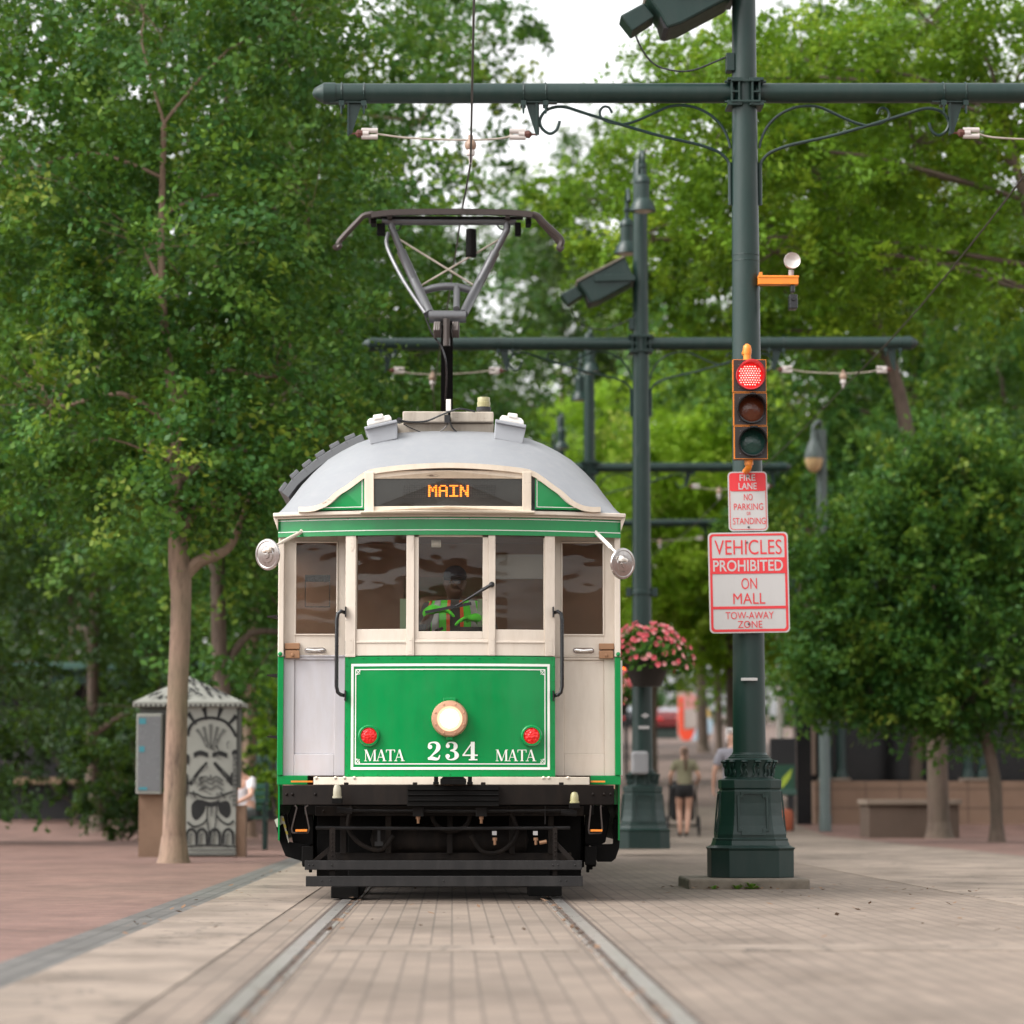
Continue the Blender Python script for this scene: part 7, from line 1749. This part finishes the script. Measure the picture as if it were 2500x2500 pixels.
# low shrubs along both sides
def shrub(label, x, y, w, h, mat, seed, n=9000, size=.09):
    g = gz(y); t = thing('shrub', label, 'shrub', (x, y, g), 'shrubs along the pavement')
    rr = random.Random(seed); bl = [(x + rr.uniform(-w, w) * .5, y + rr.uniform(-.4, .4), g + h * rr.uniform(.3, .7), w * .45, .7, h * .4) for _ in range(6)]
    V, tone, C = leaf_mesh(bl, n, size, seed, .25); crown_obj(V, tone, mat, t, 'foliage')
    m = MB()
    for k in range(9): c = C[rr.randrange(len(C))]; m.tube([(x + rr.uniform(-.2, .2) * w, y, g), ((x + c[0]) / 2, (y + c[1]) / 2, g + h * .3), tuple(c)], [.02, .014, .006], 5)
    m.build('stem', BR, t)
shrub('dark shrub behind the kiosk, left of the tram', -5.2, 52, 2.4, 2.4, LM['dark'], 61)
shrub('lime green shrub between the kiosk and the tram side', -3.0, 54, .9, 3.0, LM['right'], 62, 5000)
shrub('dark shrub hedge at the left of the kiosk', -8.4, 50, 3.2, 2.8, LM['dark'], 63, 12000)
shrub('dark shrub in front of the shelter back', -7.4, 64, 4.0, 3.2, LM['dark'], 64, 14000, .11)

# ------------------------------------------------------------------ leaf litter and grit
rg = np.random.default_rng(9)
pts = []
for _ in range(150): s = rg.choice([-1, 1]); pts.append((s * (.66 + rg.normal() * .02), rg.uniform(9, 23)))
for _ in range(110): pts.append((rg.uniform(-1.6, 4.5), rg.uniform(15, 26)))
for _ in range(60): pts.append((2.43 + rg.normal() * .6, 23.7 + rg.normal() * .35))
for _ in range(40): pts.append((-1.7 + rg.normal() * .08, rg.uniform(15, 30)))
m = MB()
for x, y in pts:
    a = rg.uniform(0, 6.28); s = rg.uniform(.010, .032); u = Vector((math.cos(a), math.sin(a), rg.uniform(-.3, .5))) * s; v = Vector((-math.sin(a), math.cos(a), rg.uniform(-.2, .4))) * s * .5
    p = Vector((x, y, .016 + s * .4)); m.add([p - u, p + v, p + u, p - v], [(0, 1, 2, 3)])
o = m.build('leaf_litter', paint('dry_leaf', (.16, .09, .05), .9, .5)); o['kind'] = 'stuff'

# ------------------------------------------------------------------ building across the street behind the viewer, mirrored in the tram's glass and paint
bd = thing('brick_building', 'brown building facing the tram, seen only mirrored in its windows and paint', 'building', (-10, -36, 0))
m = MB()
for x0, x1, h in ((-42, -9, 7.4), (-9, -1.2, 6.2), (-1.2, 5.0, 6.9), (5.0, 17.5, 6.4)): m.box(x0, x1 - .005, -42, -36 + .02 * (h > 6.5), 0, h); m.box(x0 - .0, x1 - .005, -35.9, -35.7, h - .5, h - .1)
m.build('wall', paint('brown_wall', (.24, .15, .11), .9, .15), bd)
for i in range(10):
    for j in range(1):
        x = -38 + i * 5.6; z = 2 + j * 4.4
        MB().box(x, x + 2.2, -36.0, -35.90, z, z + 2.7).build('window', paint('window_dark', (.02, .022, .025), .1) if (i, j) == (0, 0) else bpy.data.materials['window_dark'], bd)
